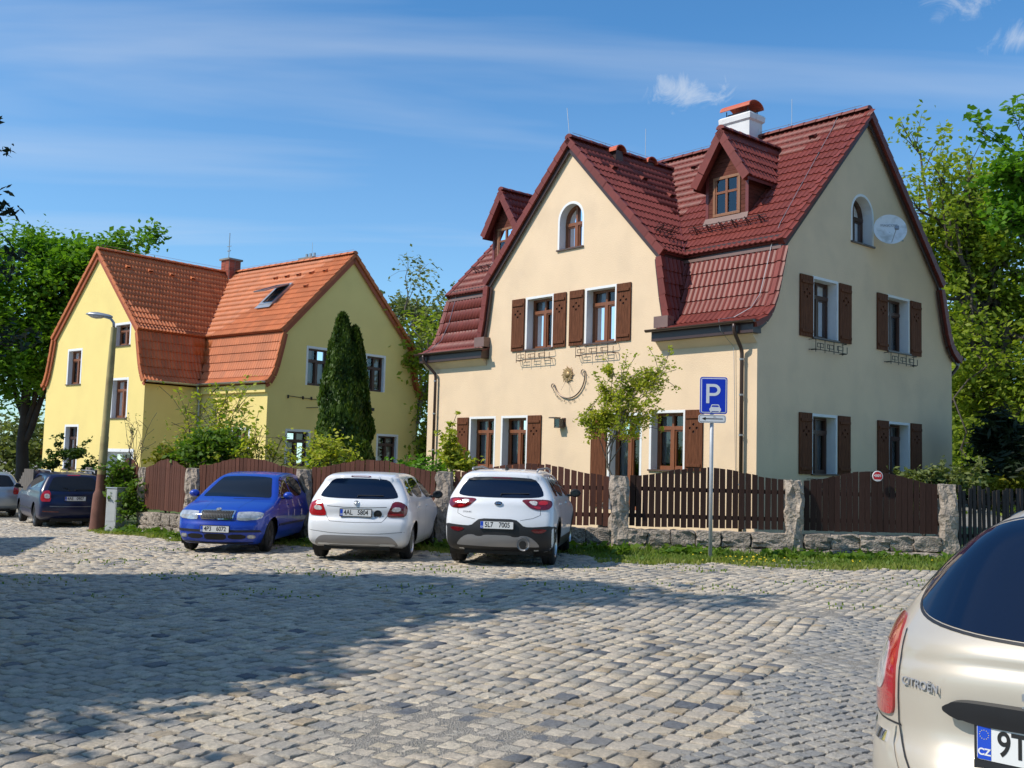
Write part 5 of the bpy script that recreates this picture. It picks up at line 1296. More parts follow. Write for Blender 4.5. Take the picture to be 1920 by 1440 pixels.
t = thing('trellis', 'white wooden garden trellis rails beside the pine bush', 'trellis', (-12.9, 29.6, gz(-13, 29)), .2)
for z in (.95, 1.2, 1.42): MB().box(0, 1.3, -.02, .02, z, z + .05).obj('rail', M['plaster_white'], t)
for x in (0, .32, .64, .96, 1.26): MB().box(x, x + .05, -.03, .01, .1, 1.48).obj('post', M['plaster_white'], t)

# ------------------------------------------------------------------ cars
def chaikin(poly, n=2):
    for _ in range(n):
        q = []
        for i in range(len(poly)):
            a, b = poly[i], poly[(i + 1) % len(poly)]
            q += [(a[0] * .75 + b[0] * .25, a[1] * .75 + b[1] * .25), (a[0] * .25 + b[0] * .75, a[1] * .25 + b[1] * .75)]
        poly = q
    return poly
def sdf_poly(x, z, poly):
    P = np.array(poly); d = np.full(x.shape, 1e9); ins = np.zeros(x.shape, bool)
    for i in range(len(P)):
        a, b = P[i], P[(i + 1) % len(P)]; e = b - a; w0, w1 = x - a[0], z - a[1]
        t = np.clip((w0 * e[0] + w1 * e[1]) / (e @ e), 0, 1); dx, dz = w0 - t * e[0], w1 - t * e[1]
        d = np.minimum(d, dx * dx + dz * dz)
        c = (a[1] > z) != (b[1] > z)
        if abs(e[1]) > 1e-12: ins ^= c & (x < a[0] + (z - a[1]) * e[0] / e[1])
    d = np.sqrt(d); return np.where(ins, -d, d)
class Car:
    """x forward, y left, z up; the skin is where side profile, width and end curvature meet, blended with radius k"""
    def __init__(s, p): s.p = p; s.prof = chaikin(p['prof'], p.get('ch', 2)); s.L = p['L']
    def width(s, x, z):
        p = s.p; hw, hr, zb, zr = p['hw'], p['hr'], p['belt'], p['roof']
        lo = hw * (1 - .05 * np.clip((z - .62) / .45, -1, 1) ** 2) - np.clip(.35 - z, 0, 1) * .25
        t = np.clip((z - zb) / (zr - zb), 0, 1.3); up = hw * .965 - (hw * .965 - hr) * t ** 1.15
        w = np.where(z > zb, up, lo + (hw * .965 - lo) * np.clip((z - zb + .15) / .15, 0, 1))
        xf, xr = p['x1'], p['x0']
        w = w - p['tf'] * np.clip((x - (xf - p.get('lf', .9))) / p.get('lf', .9), 0, 1.3) ** 2 - p['tr'] * np.clip(((xr + p.get('lr', .8)) - x) / p.get('lr', .8), 0, 1.3) ** 2
        if 'flare' in p:
            for (fx, fz, fr, fa) in p['flare']: w = w + fa * np.exp(-(((x - fx) / fr) ** 2 + ((z - fz) / .22) ** 2))
        return w
    def f(s, x, y, z):
        p = s.p; ay = np.abs(y) / p['hw']
        wf = np.clip((x - .2) / (p['x1'] - .2), 0, 1); wr = np.clip((-x - .2) / (-p['x0'] - .2), 0, 1)
        xe = x + p['bf'] * ay ** 2.3 * wf - p['br'] * ay ** p.get('bp', 2.3) * wr * (1 + p.get('bz', 0) * np.clip(z - .8, 0, 1))
        ze = z + p.get('crown', .05) * ay ** 2 * np.clip((z - .5) * 2, 0, 1)
        if 'dent' in p: 
            for fn in p['dent']: xe = xe + fn(x, y, z)
        a = sdf_poly(xe, ze, s.prof); b = np.abs(y) - s.width(x, z)
        k = p.get('k', .09) if not callable(p.get('k')) else p['k'](x, y, z)
        h = np.clip(.5 + .5 * (a - b) / k, 0, 1); return b * (1 - h) + a * h + k * h * (1 - h)
    def skin(s, parent, m, res=.03):
        p = s.p; x0, x1 = p['x0'] - .1, p['x1'] + .1; hw = p['hw'] + .1; z0, z1 = .1, p['roof'] + .15
        nx, ny, nz = int((x1 - x0) / res), int(2 * hw / res), int((z1 - z0) / res)
        V = {}; vs = []; fs = []
        def vid(i, j, k):
            key = (i, j, k)
            if key not in V: V[key] = len(vs); vs.append(key)
            return V[key]
        for i in range(nx):
            for j in range(ny):
                fs.append((vid(i, j, nz), vid(i + 1, j, nz), vid(i + 1, j + 1, nz), vid(i, j + 1, nz))); fs.append((vid(i, j, 0), vid(i, j + 1, 0), vid(i + 1, j + 1, 0), vid(i + 1, j, 0)))
            for k in range(nz):
                fs.append((vid(i, 0, k), vid(i + 1, 0, k), vid(i + 1, 0, k + 1), vid(i, 0, k + 1))); fs.append((vid(i, ny, k), vid(i, ny, k + 1), vid(i + 1, ny, k + 1), vid(i + 1, ny, k)))
        for j in range(ny):
            for k in range(nz):
                fs.append((vid(nx, j, k), vid(nx, j + 1, k), vid(nx, j + 1, k + 1), vid(nx, j, k + 1))); fs.append((vid(0, j, k), vid(0, j, k + 1), vid(0, j + 1, k + 1), vid(0, j + 1, k)))
        G = np.array(vs, float); B = np.stack([x0 + (x1 - x0) * G[:, 0] / nx, -hw + 2 * hw * G[:, 1] / ny, z0 + (z1 - z0) * G[:, 2] / nz], -1)
        zc = .58; C = np.stack([np.clip(B[:, 0], x0 + .75, x1 - .85), np.zeros(len(B)), np.full(len(B), zc)], -1)
        # gentler spread of rays at the ends
        C[:, 0] = np.clip(B[:, 0] * .82, p['x0'] * .72, p['x1'] * .72); C[:, 1] = np.clip(B[:, 1] * .55, -.45, .45)
        lo = np.zeros(len(B)); hi = np.ones(len(B)) * 1.05; D = B - C
        for _ in range(22):
            mid = (lo + hi) / 2; Q = C + D * mid[:, None]; v = s.f(Q[:, 0], Q[:, 1], Q[:, 2]); lo = np.where(v < 0, mid, lo); hi = np.where(v < 0, hi, mid)
        Q = C + D * ((lo + hi) / 2)[:, None]
        # full skin for ray casting
        s.bvh = BVHTree.FromPolygons([tuple(q) for q in Q], fs)
        F_ = np.array(fs); cen = Q[F_].mean(1); kill = np.zeros(len(F_), bool)
        for (wx, wz, wr) in p['wheels']:
            d = np.hypot(cen[:, 0] - wx, cen[:, 2] - wz); kill |= (d < wr) & (np.abs(cen[:, 1]) > p['hw'] - .33)
        keep = F_[~kill]; used_k = np.unique(F_[kill]); used = np.unique(keep); bord = np.intersect1d(used_k, used)
        for b in bord:
            if abs(Q[b, 1]) < p['hw'] - .30: continue
            for (wx, wz, wr) in p['wheels']:
                d = math.hypot(Q[b, 0] - wx, Q[b, 2] - wz)
                if abs(d - wr) < .05: Q[b, 0] = wx + (Q[b, 0] - wx) * wr / d; Q[b, 2] = wz + (Q[b, 2] - wz) * wr / d
        o = link('body', npmesh('body', Q, keep, m, smooth=True), parent); 
        for (wx, wz, wr) in p['wheels']:
            for sg in (-1, 1):
                mb = MB(); n = 24; yo = sg * (p['hw'] - .055); yi = sg * (p['hw'] - .36)
                for k in range(n + 1):
                    a = -.5 + (PI + 1.0) * k / n; x, z = wx + wr * 1.0 * math.cos(a), wz + wr * math.sin(a); mb.v += [(x, yo, z), (x, yi, z)]
                for k in range(n): mb.f.append((2 * k, 2 * k + 1, 2 * k + 3, 2 * k + 2))
                c = len(mb.v); mb.v.append((wx, yi, wz))
                for k in range(n): mb.f.append((2 * k + 1, c, 2 * k + 3))
                mb.obj('wheel_well', M['black'], parent)
        s.parent = parent; return o
    def cast(s, view, a, b, off):
        """view: rear/front/left/right/top; (a,b) in that view -> point on skin"""
        if view in ('rear', 'front'):
            sg = -1 if view == 'rear' else 1; y = a if True else a
            o = Vector((sg * 4, a, b)); d = Vector((-sg, 0, 0))
        elif view in ('left', 'right'):
            sg = 1 if view == 'left' else -1; o = Vector((a, sg * 3, b)); d = Vector((0, -sg, 0))
        else: o = Vector((a, b, 4)); d = Vector((0, 0, -1))
        h = s.bvh.ray_cast(o, d)
        if h[0] is None: return None
        n = h[1]; n = -n if n.dot(d) > 0 else n
        return h[0] + n * off, n
    def patch(s, view, poly, m, name, off=.004, res=.03, smooth=True, sub=2, edge=True, parent=None, thick=.0):
        if sub: poly = chaikin(poly, sub)
        # resample boundary
        P = []
        for i in range(len(poly)):
            a, b = Vector(poly[i]), Vector(poly[(i + 1) % len(poly)]); n = max(1, int((b - a).length / res))
            for k in range(n): P.append(a.lerp(b, k / n))
        nb = len(P); xs = [q.x for q in P]; ys = [q.y for q in P]; pts = list(P)
        g = res; x = min(xs) + g / 2
        while x < max(xs):
            y = min(ys) + g / 2
            while y < max(ys): pts.append(Vector((x, y))); y += g
            x += g
        # drop interior points near the edge
        def near(q): return min((q - P[i]).length for i in range(nb)) < g * .45
        pts = P + [q for q in pts[nb:] if not near(q)]
        r = delaunay_2d_cdt(pts, [], [list(range(nb))], 1, 1e-5)
        vs, fs = r[0], r[2]; out = []
        ok = []
        for v in vs:
            c = s.cast(view, v.x, v.y, off)
            out.append(c[0] if c else Vector((0, 0, 0))); ok.append((c is not None) and abs((c[0] - Vector((0, 0, 0))).length) > 0)
        fs = [f for f in fs if all(ok[i] for i in f) and max((out[f[i]] - out[f[i - 1]]).length for i in range(len(f))) < max(.35, g * 8)]
        # keep the largest connected piece only
        if fs:
            par = list(range(len(out)))
            def find(i):
                while par[i] != i: par[i] = par[par[i]]; i = par[i]
                return i
            par = list(range(len(fs))); em = {}
            for fi, f in enumerate(fs):
                for i in range(len(f)):
                    e = tuple(sorted((f[i - 1], f[i])))
                    if e in em: par[find(fi)] = find(em[e])
                    else: em[e] = fi
            cnt = {}
            for fi in range(len(fs)): cnt[find(fi)] = cnt.get(find(fi), 0) + 1
            best = max(cnt, key=cnt.get); fs = [f for fi, f in enumerate(fs) if find(fi) == best]
            us = sorted({i for f in fs for i in f}); rm = {o_: n_ for n_, o_ in enumerate(us)}; out = [out[i] for i in us]; vs = [vs[i] for i in us]; fs = [[rm[i] for i in f] for f in fs]
        mb = MB(); mb.add(out, fs)
        # edge walls down to the skin
        from collections import Counter
        if edge:
            ec = Counter()
            for f in fs:
                for i in range(len(f)): ec[(f[i - 1], f[i])] += 1
            be = [e for e in ec if (e[1], e[0]) not in ec]
            base = {}
            for a, b in be:
                for q in (a, b):
                    if q not in base:
                        c = s.cast(view, vs[q].x, vs[q].y, -.004); base[q] = len(mb.v); mb.v.append(tuple(c[0] if c else out[q]))
                mb.f.append((b, a, base[a], base[b]))
        me = mb.mesh(name, m, smooth)
        bm = bmesh.new(); bm.from_mesh(me); bmesh.ops.recalc_face_normals(bm, faces=bm.faces)
        bm.to_mesh(me); bm.free()
        if smooth:
            try: me.set_sharp_from_angle(angle=math.radians(40))
            except Exception: pass
        return link(name, me, parent or s.parent)
    def seam(s, view, line, w=.006, m='seam', name='seam', off=.0015, parent=None, n=24, closed=False):
        L = [Vector(q) for q in line]; 
        if closed: L = [Vector(q) for q in chaikin([tuple(q) for q in line], 2)]; L.append(L[0])
        P = []
        for a, b in zip(L[:-1], L[1:]):
            k_ = max(1, int((b - a).length / .04))
            for k in range(k_): P.append(a.lerp(b, k / k_))
        P.append(L[-1]); pts = []
        for q in P:
            c = s.cast(view, q.x, q.y, off)
            if c: pts.append(c)
        mb = MB()
        for i, (p_, n_) in enumerate(pts):
            d = (pts[min(i + 1, len(pts) - 1)][0] - pts[max(i - 1, 0)][0])
            sd_ = n_.cross(d).normalized() * w / 2 if d.length > 1e-6 else Vector((0, 0, w / 2)); mb.v += [tuple(p_ - sd_), tuple(p_ + sd_)]
        for i in range(len(pts) - 1): mb.f.append((2 * i, 2 * i + 1, 2 * i + 3, 2 * i + 2))
        if mb.f: return mb.obj(name, M[m], parent or s.parent, recalc=False)
def wheel(parent, x, y, R, w, style='alloy', turn=0.0, spokes=5):
    sg = 1 if y > 0 else -1
    t = MB().lathe([(R * .62, -w / 2 + .01), (R * .80, -w / 2), (R * .95, -w / 2 + .012), (R, -w / 2 + .04), (R, -.012), (R - .008, -.008), (R - .008, .008), (R, .012), (R, w / 2 - .04), (R * .95, w / 2 - .012), (R * .80, w / 2), (R * .62, w / 2 - .01)], 32, 1).obj('wheel', M['tyre'], parent, smooth=True)
    t.location = (x, y - sg * w / 2, R); t.rotation_euler = (0, 0, turn)
    rimm = M['rim'] if style == 'alloy' else (M['rim_dark'] if style == 'steel' else M['rim'])
    yo = sg * (w / 2 - .012); yi = sg * (w / 2 - .06)
    m = MB().lathe([(R * .64, sg * (w / 2 - .004)), (R * .60, yo), (R * .57, yi), (R * .55, -sg * w * .3)], 32, 1); m.obj('rim', rimm, t, smooth=True)
    m = MB().lathe([(.001, yi * .5), (R * .56, yi * .5)], 24, 1); m.obj('brake', M['black'], t)
    m = MB()
    if style == 'alloy':
        for k in range(spokes):
            a = 2 * PI * k / spokes + .3
            c, s_ = math.cos(a), math.sin(a); w0, w1 = .045, .028; r0, r1 = R * .1, R * .59
            q = [(c * r0 - s_ * w0, s_ * r0 + c * w0), (c * r0 + s_ * w0, s_ * r0 - c * w0), (c * r1 + s_ * w1, s_ * r1 - c * w1), (c * r1 - s_ * w1, s_ * r1 + c * w1)]
            ya = yo - sg * .004; yb = yi
            m.add([(x_, ya - (sg * .012 if i < 2 else 0), z_) for i, (x_, z_) in enumerate(q)] + [(x_, yb, z_) for x_, z_ in q], [(0, 1, 2, 3), (0, 4, 5, 1), (1, 5, 6, 2), (2, 6, 7, 3), (3, 7, 4, 0)])
        m.lathe([(.001, yo - sg * .01), (R * .15, yo - sg * .012), (R * .17, yi)], 16, 1); m.obj('spokes', rimm, t)
    else:
        m.lathe([(.001, yo + sg * .002), (R * .2, yo + sg * .002), (R * .28, yo - sg * .02), (R * .5, yo - sg * .012), (R * .60, yo - sg * .004)], 32, 1); m.obj('hub_cap', rimm, t, smooth=True)
        m = MB()
        for k in range(10): a = 2 * PI * k / 10; m.lathe([(.001, 0), (.016, 0)], 8, 1); mv = len(m.v) - 16; m.v[mv:] = [(p_[0] + R * .42 * math.cos(a), yo - sg * .010 + sg * .004, p_[2] + R * .42 * math.sin(a)) for p_ in m.v[mv:]]
        m.obj('vent_hole', M['black'], t)
    return t
def licence_plate(parent, txt, loc, tilt=0.0, front=False, frame=True, extra=None, h=.11, yaw=0):
    """plate centred at loc in car space, facing rear (-x) or front (+x)"""
    F = Matrix.Translation(loc) @ (Matrix.Rotation(PI / 2, 4, 'Z') if front else Matrix.Rotation(-PI / 2, 4, 'Z')) @ Matrix.Rotation(tilt, 4, 'X')
    # local: x right seen from outside, -y outward
    p = plate_prism(rrect(.54, .132, .012), -.010, .012).obj('licence_plate', M['dark_plastic'], parent, mtx=F)
    plate_prism(rrect(.52, .11, .008), -.0125, -.0105).obj('plate', M['plate_white'], p)
    plate_prism([(-.258, -.053), (-.215, -.053), (-.215, .053), (-.258, .053)], -.0140, -.0128).obj('euro_band', M['plate_blue'], p)
    R = Matrix.Rotation(PI / 2, 4, 'X')
    a, b = (txt.split(' ') + [''])[:2]
    link('lettering', text_mesh(a, .112, .0006, M['text_dark'], sx=.80, bold=.0015), p, Matrix.Translation((-.125, -.0135, 0.002)) @ R)
    link('lettering', text_mesh(b, .112, .0006, M['text_dark'], sx=.80, bold=.0015), p, Matrix.Translation((.12, -.0135, 0.002)) @ R)
    link('lettering', text_mesh('CZ', .030, .0004, M['plate_white'], bold=.001), p, Matrix.Translation((-.2365, -.0146, -.030)) @ R)
    return p
def ribbon_y(pts): return pts
def mirror_obj(car, x, y, z, m, sg):
    """door mirror"""
    mb = MB(); st = [(-.06, .05, .045), (-.045, .085, .065), (0, .10, .075), (.05, .085, .06), (.09, .04, .03)]
    for (dx, ry, rz2) in st:
        for k in range(14): a = 2 * PI * k / 14; mb.v.append((x + dx, y + sg * .02 + ry * math.cos(a) * (1.0), z + rz2 * math.sin(a)))
    for i in range(len(st) - 1):
        for k in range(14): mb.f.append((i * 14 + k, i * 14 + (k + 1) % 14, (i + 1) * 14 + (k + 1) % 14, (i + 1) * 14 + k))
    mb.f += [tuple(range(14)), tuple(range(56, 70))]
    o = mb.obj('door_mirror', m, car, smooth=True)
    MB().tube([(x + .02, y - sg * .16, z - .05), (x + .02, y, z - .03)], .025, 8).obj('bracket', M['dark_plastic'], o)
    MB().add([(x - .062, y + sg * .02 + .075 * math.cos(2 * PI * k / 14), z + .055 * math.sin(2 * PI * k / 14)) for k in range(14)], [tuple(range(14))]).obj('mirror_glass', M['car_glass'], o)
    return o
def wiper(c, pts, m='dark_plastic'):
    q = []
    for (a, b) in pts:
        h = c.cast('rear', a, b, .018); q.append(h[0])
    MB().tube(q, .009, 6).obj('wiper', M[m], c.parent)
def mirror_y(poly): return [(-y, z) for y, z in poly]
def sidewin(c, polys, m, name='side_window', chrome=False):
    for v in ('left', 'right'):
        for P_ in polys: c.patch(v, P_, m, name, off=.003, res=.06, sub=1)
def sym(half): return [(y, z) for y, z in half] + [(-y, z) for y, z in half[::-1] if abs(y) > 1e-6]
def place(name, label, cat, c, yaw, roll=0.0):
    t = thing(name, label, cat, (c[0], c[1], gz(c[0], c[1])), yaw); t.rotation_euler = (roll, 0, yaw); return t
def decal_text(c, view, a, b, s, size, m, ext=.003, sx=1, bold=0, off=.003, name='lettering', parent=None):
    p_, n_ = c.cast(view, a, b, off); me = text_mesh(s, size, ext, M[m], name, sx=sx, bold=bold)
    z = n_; up = Vector((0, 0, 1)); x = up.cross(z).normalized(); y = z.cross(x)
    return link(name, me, parent or c.parent, Matrix(((x.x, y.x, z.x, p_.x), (x.y, y.y, z.y, p_.y), (x.z, y.z, z.z, p_.z), (0, 0, 0, 1))))
def disc_at(c, view, a, b, rx, rz, m, name, off=.012, ring_m=None):
    p_, n_ = c.cast(view, a, b, off); z = n_; x = Vector((0, 0, 1)).cross(z).normalized(); y = z.cross(x)
    mm = Matrix(((x.x, y.x, z.x, p_.x), (x.y, y.y, z.y, p_.y), (x.z, y.z, z.z, p_.z), (0, 0, 0, 1)))
    mb = MB().lathe([(.001, .004), (.8, .003), (.86, 0)], 28, 2); o = mb.obj(name, M[m], c.parent, mtx=mm @ Matrix.Diagonal((rx, rz, 1, 1)), smooth=True)
    MB().lathe([(.84, 0), (.86, .007), (.95, .008), (1, .004), (1, -.02)], 28, 2).obj('ring', M[ring_m or 'chrome'], o, smooth=True)
    return o
def arches(c, m, w=.06, z0=.2, off=.006):
    for (wx, wz, wr) in c.p['wheels']:
        for v in ('left', 'right'):
            P_ = []
            for k in range(19): a = math.radians(-22 + 224 * k / 18); P_.append((wx + (wr + w) * math.cos(a), wz + (wr + w) * math.sin(a)))
            Q_ = []
            for k in range(19): a = math.radians(202 - 224 * k / 18); Q_.append((wx + wr * math.cos(a), wz + wr * math.sin(a)))
            c.patch(v, [q for q in P_ + Q_ if True], m, 'arch_trim', off=off, res=.05, sub=0)
def under(c, x0, x1, hw):
    MB().box(x0, x1, -hw, hw, .19, .30).obj('underbody', M['black'], c.parent)
def axle_wheels(t, p, R, w, style, spokes=5, turn=0):
    for i, (wx, wz, wr) in enumerate(p['wheels']):
        for sg in (-1, 1): wheel(t, wx, sg * (p['hw'] - .035), R, w, style, turn if wx > 0 else 0, spokes)
def heading(deg): return math.radians(90 - deg)   # degrees clockwise from +Y -> rotation of the x axis
def at_rear(cx_, cy_, yaw, half): return (cx_ + math.cos(yaw) * half, cy_ + math.sin(yaw) * half)

# ---- white crossover
yaw = heading(8.5); pK = dict(L=4.14, x0=-2.07, x1=2.07, hw=.885, hr=.60, belt=1.05, roof=1.50, tf=.16, tr=.07, bf=.34, br=.20, crown=.05, k=.10,
    prof=[(-1.90, .24), (-2.04, .36), (-2.08, .55), (-2.06, .72), (-2.00, .90), (-1.97, 1.02), (-1.88, 1.10), (-1.66, 1.38), (-1.70, 1.47), (-1.45, 1.51), (-.6, 1.54), (.1, 1.51), (.5, 1.40), (1.10, 1.06), (1.65, .98), (1.95, .86), (2.08, .66), (2.08, .40), (1.95, .22), (1.5, .19), (-1.5, .21)],
    wheels=[(-1.27, .33, .385), (1.31, .33, .385)], lr=.6, flare=[(-1.27, .72, .45, .02), (1.3, .72, .45, .02)])
cc = at_rear(-.175, 16.4, yaw, 2.07)
t = place('parked_car', 'white crossover with black lower bumper, silver skid plate and roof rails, rear to the street', 'car', cc, yaw)
c = Car(pK); c.skin(t, M['paint_white'], .028)
c.patch('rear', sym([(0, 1.075), (.45, 1.08), (.66, 1.10), (.69, 1.14), (.62, 1.28), (.52, 1.385), (.3, 1.40), (0, 1.405)]), M['car_glass_blue'], 'rear_window', .004, .05, sub=1)
c.patch('rear', sym([(0, 1.352), (.2, 1.352), (.56, 1.338), (.535, 1.375), (.3, 1.395), (0, 1.40)]), M['dark_plastic'], 'spoiler_shade', .009, .04, sub=1)
c.patch('rear', sym([(0, 1.378), (.16, 1.376), (.16, 1.392), (0, 1.394)]), M['dark_red_lens'], 'brake_light', .014, .04, sub=1)
for sg in (1, -1):
    v = [(sg * y, z) for y, z in ((.34, 1.055), (.42, .99), (.49, .93), (.60, .895), (.76, .90), (.815, .94), (.83, 1.0), (.80, 1.055), (.6, 1.06))]
    if sg < 0: v = v[::-1]
    L_ = c.patch('rear', v, M['dark_red_lens'], 'tail_light', .010, .04, sub=2)
    v = [(sg * y, z) for y, z in ((.46, 1.03), (.52, .975), (.60, .965), (.60, 1.035))]
    c.patch('rear', v if sg > 0 else v[::-1], M['clear_lens'], 'reversing_light', .014, .03, sub=1, parent=L_)
    v = [(sg * y, z) for y, z in ((.54, .945), (.60, .915), (.66, .915), (.66, .95), (.56, .958))]
    c.patch('rear', v if sg > 0 else v[::-1], M['red_lens'], 'lens_segment', .014, .03, sub=1, parent=L_)
    v = [(sg * y, z) for y, z in ((.625, 1.035), (.625, .975), (.76, .975), (.76, 1.035))]
    c.patch('rear', v if sg > 0 else v[::-1], M['red_lens'], 'lens_segment', .013, .03, sub=1, parent=L_)
clad = [(0, .75), (.28, .75), (.36, .69), (.42, .635), (.6, .635), (.86, .66), (.90, .60), (.90, .3), (.6, .22), (0, .22)]
c.patch('rear', sym(clad), M['dark_plastic'], 'lower_bumper', .010, .05, sub=1)
sk_ = c.patch('rear', sym([(0, .50), (.2, .50), (.25, .475), (.33, .475), (.38, .50), (.5, .49), (.60, .42), (.66, .345), (.62, .335), (.5, .335), (0, .325)]), M['silver_plastic'], 'skid_plate', .022, .05, sub=1)
for sg in (1, -1):
    v = [(sg * y, z) for y, z in ((.50, .60), (.78, .61), (.72, .55), (.60, .535))]; c.patch('rear', v if sg > 0 else v[::-1], M['dark_red_lens'], 'reflector', .017, .04, sub=1)
p_, n_ = c.cast('rear', 0, .64, 0); licence_plate(t, '5L7 7005', (p_.x - .022, .0, .655))
MB().lathe([(.075, -.05), (.078, 0), (.062, 0), (.055, .06), (.001, .06)], 24, 0).obj('exhaust', M['chrome'], t, smooth=True); ex = t.children[-1]; ex.location = (-2.07, -.42, .37)
MB().lathe([(.001, -.045), (.058, -.045)], 20, 0).obj('exhaust_hole', M['black'], ex)
MB().lathe([(.10, -.02), (.105, .0), (.076, .0)], 24, 0).obj('surround', M['silver_plastic'], ex, smooth=True)
disc_at(c, 'rear', 0, .985, .068, .036, 'text_dark', 'badge'); decal_text(c, 'rear', 0, .985, 'KIA', .045, 'chrome', .002, sx=1.2, off=.018)
decal_text(c, 'rear', .50, .845, 'STONIC', .034, 'silver_plastic', .002, sx=1.2)
for sg in (1, -1): c.seam('rear', [(sg * y, z) for y, z in ((.68, 1.07), (.66, .90), (.66, .82), (.55, .77), (.36, .735))])
wiper(c, [(-.02, 1.10), (-.02, 1.13), (-.46, 1.14)])
sidewin(c, [[(-1.42, 1.12), (-.95, 1.10), (-.95, 1.42), (-1.15, 1.40)], [(-.90, 1.10), (-.05, 1.08), (-.05, 1.44), (-.90, 1.425)], [(0.02, 1.08), (.92, 1.06), (.55, 1.30), (.28, 1.42), (.02, 1.44)]], M['car_glass'])
c.patch('top', [(.72, .62), (1.12, .70), (1.16, 0), (1.12, -.70), (.72, -.62), (.55, -.5), (.52, 0), (.55, .5)], M['car_glass'], 'windscreen', .004, .06, sub=1)
for v in ('left', 'right'):
    c.patch(v, [(-.87, .42), (.92, .42), (.94, .24), (-.87, .24)], M['dark_plastic'], 'sill_cladding', .008, .06, sub=0)
    for x in (-.93, -.02, .98): c.seam(v, [(x, 1.06), (x, .30)])
    for x in (-.80, .12): c.patch(v, [(x, .95), (x + .2, .955), (x + .2, .98), (x, .98)], M['paint_white'], 'door_handle', .022, .04, sub=1)
arches(c, M['dark_plastic'], .065); under(c, -1.85, 1.8, .55); axle_wheels(t, pK, .335, .215, 'alloy', 5)
for sg in (1, -1): mirror_obj(t, .72, sg * .96, 1.12, M['black'], sg)
for sg in (1, -1): MB().tube([(-1.40, sg * .53, 1.50), (-1.34, sg * .54, 1.535), (-.3, sg * .57, 1.56), (.15, sg * .57, 1.53), (.22, sg * .56, 1.49)], .017, 8).obj('roof_rail', M['silver_plastic'], t, smooth=True)
MB().add([(-1.28, -.02, 1.51), (-1.28, .02, 1.51), (-1.0, .015, 1.51), (-1.0, -.015, 1.51), (-1.25, 0, 1.60)], [(0, 1, 4), (1, 2, 4), (2, 3, 4), (3, 0, 4), (0, 3, 2, 1)]).obj('antenna', M['black'], t)

# ---- white hatchback
yaw = heading(4.5); pF = dict(L=3.99, x0=-2.0, x1=1.99, hw=.865, hr=.58, belt=.98, roof=1.45, tf=.15, tr=.07, bf=.32, br=.17, crown=.05, k=.09,
    prof=[(-1.85, .24), (-1.98, .32), (-2.01, .50), (-1.99, .66), (-1.93, .74), (-1.95, .90), (-1.90, 1.0), (-1.84, 1.05), (-1.62, 1.34), (-1.68, 1.41), (-1.4, 1.46), (-.5, 1.475), (.15, 1.44), (.55, 1.32), (1.1, .99), (1.6, .90), (1.88, .78), (2.0, .60), (2.0, .36), (1.88, .2), (1.4, .18), (-1.5, .2)],
    wheels=[(-1.22, .31, .355), (1.25, .31, .355)], lr=.6, flare=[(-1.22, .66, .4, .02), (1.25, .66, .4, .02)])
cc = at_rear(-2.52, 17.2, yaw, 2.0)
t = place('parked_car', 'white hatchback with a round dark sticker beside its rear licence plate', 'car', cc, yaw)
c = Car(pF); c.skin(t, M['paint_white'], .028)
c.patch('rear', sym([(0, 1.025), (.45, 1.03), (.63, 1.045), (.66, 1.08), (.55, 1.25), (.47, 1.345), (.3, 1.36), (0, 1.365)]), M['car_glass_blue'], 'rear_window', .004, .05, sub=1)
c.patch('rear', sym([(0, 1.385), (.17, 1.383), (.165, 1.405), (0, 1.408)]), M['dark_red_lens'], 'brake_light', .004, .04, sub=1)
for sg in (1, -1):
    def SG(l): return [(sg * y, z) for y, z in l][::sg]
    L_ = c.patch('rear', SG([(.60, .985), (.57, .92), (.50, .76), (.55, .735), (.70, .735), (.80, .745), (.83, .86), (.80, .94), (.70, .99)]), M['dark_red_lens'] if sg < 0 else M['red_lens'], 'tail_light', .009, .04, sub=1)
    c.patch('rear', SG([(.605, .90), (.575, .83), (.72, .83), (.73, .90)]), M['clear_lens'], 'reversing_light', .013, .03, sub=1, parent=L_)
    c.patch('rear', SG([(.57, .80), (.555, .765), (.77, .765), (.78, .80)]), M['red_lens'], 'lens_segment', .013, .03, sub=1, parent=L_)
    c.seam('rear', SG([(.60, 1.0), (.51, .75), (.46, .68), (.43, .655), (.2, .645), (0, .643)]))
c.seam('rear', [(-.80, .50), (-.4, .465), (0, .46), (.4, .465), (.80, .50)], .007)
c.seam('rear', [(-.50, .90), (-.2, .885), (.2, .885), (.50, .90)], .010, off=.001)  # tailgate crease, not a gap: its shade drawn as a dark line
c.patch('rear', sym([(0, .43), (.5, .43), (.60, .41), (.68, .33), (.70, .25), (.4, .23), (0, .23)]), M['silver_plastic'], 'diffuser', .006, .05, sub=1)
p_, n_ = c.cast('rear', 0, .81, 0); licence_plate(t, '4AL 5804', (p_.x - .015, .0, .80))
disc_at(c, 'rear', 0, .955, .043, .043, 'grey_metal', 'badge'); disc_at(c, 'rear', -.36, .785, .068, .066, 'text_dark', 'sticker', .003, 'text_dark')
wiper(c, [(0, 1.045), (0, 1.07), (-.42, 1.075)])
sidewin(c, [[(-1.50, 1.10), (-1.02, 1.06), (-1.02, 1.36), (-1.25, 1.34)], [(-.97, 1.055), (-.10, 1.03), (-.10, 1.385), (-.97, 1.365)], [(-.03, 1.03), (.86, 1.0), (.55, 1.22), (.28, 1.355), (-.03, 1.385)]], M['car_glass'])
c.patch('top', [(.70, .60), (1.10, .68), (1.14, 0), (1.10, -.68), (.70, -.60), (.50, -.5), (.46, 0), (.50, .5)], M['car_glass'], 'windscreen', .004, .06, sub=1)
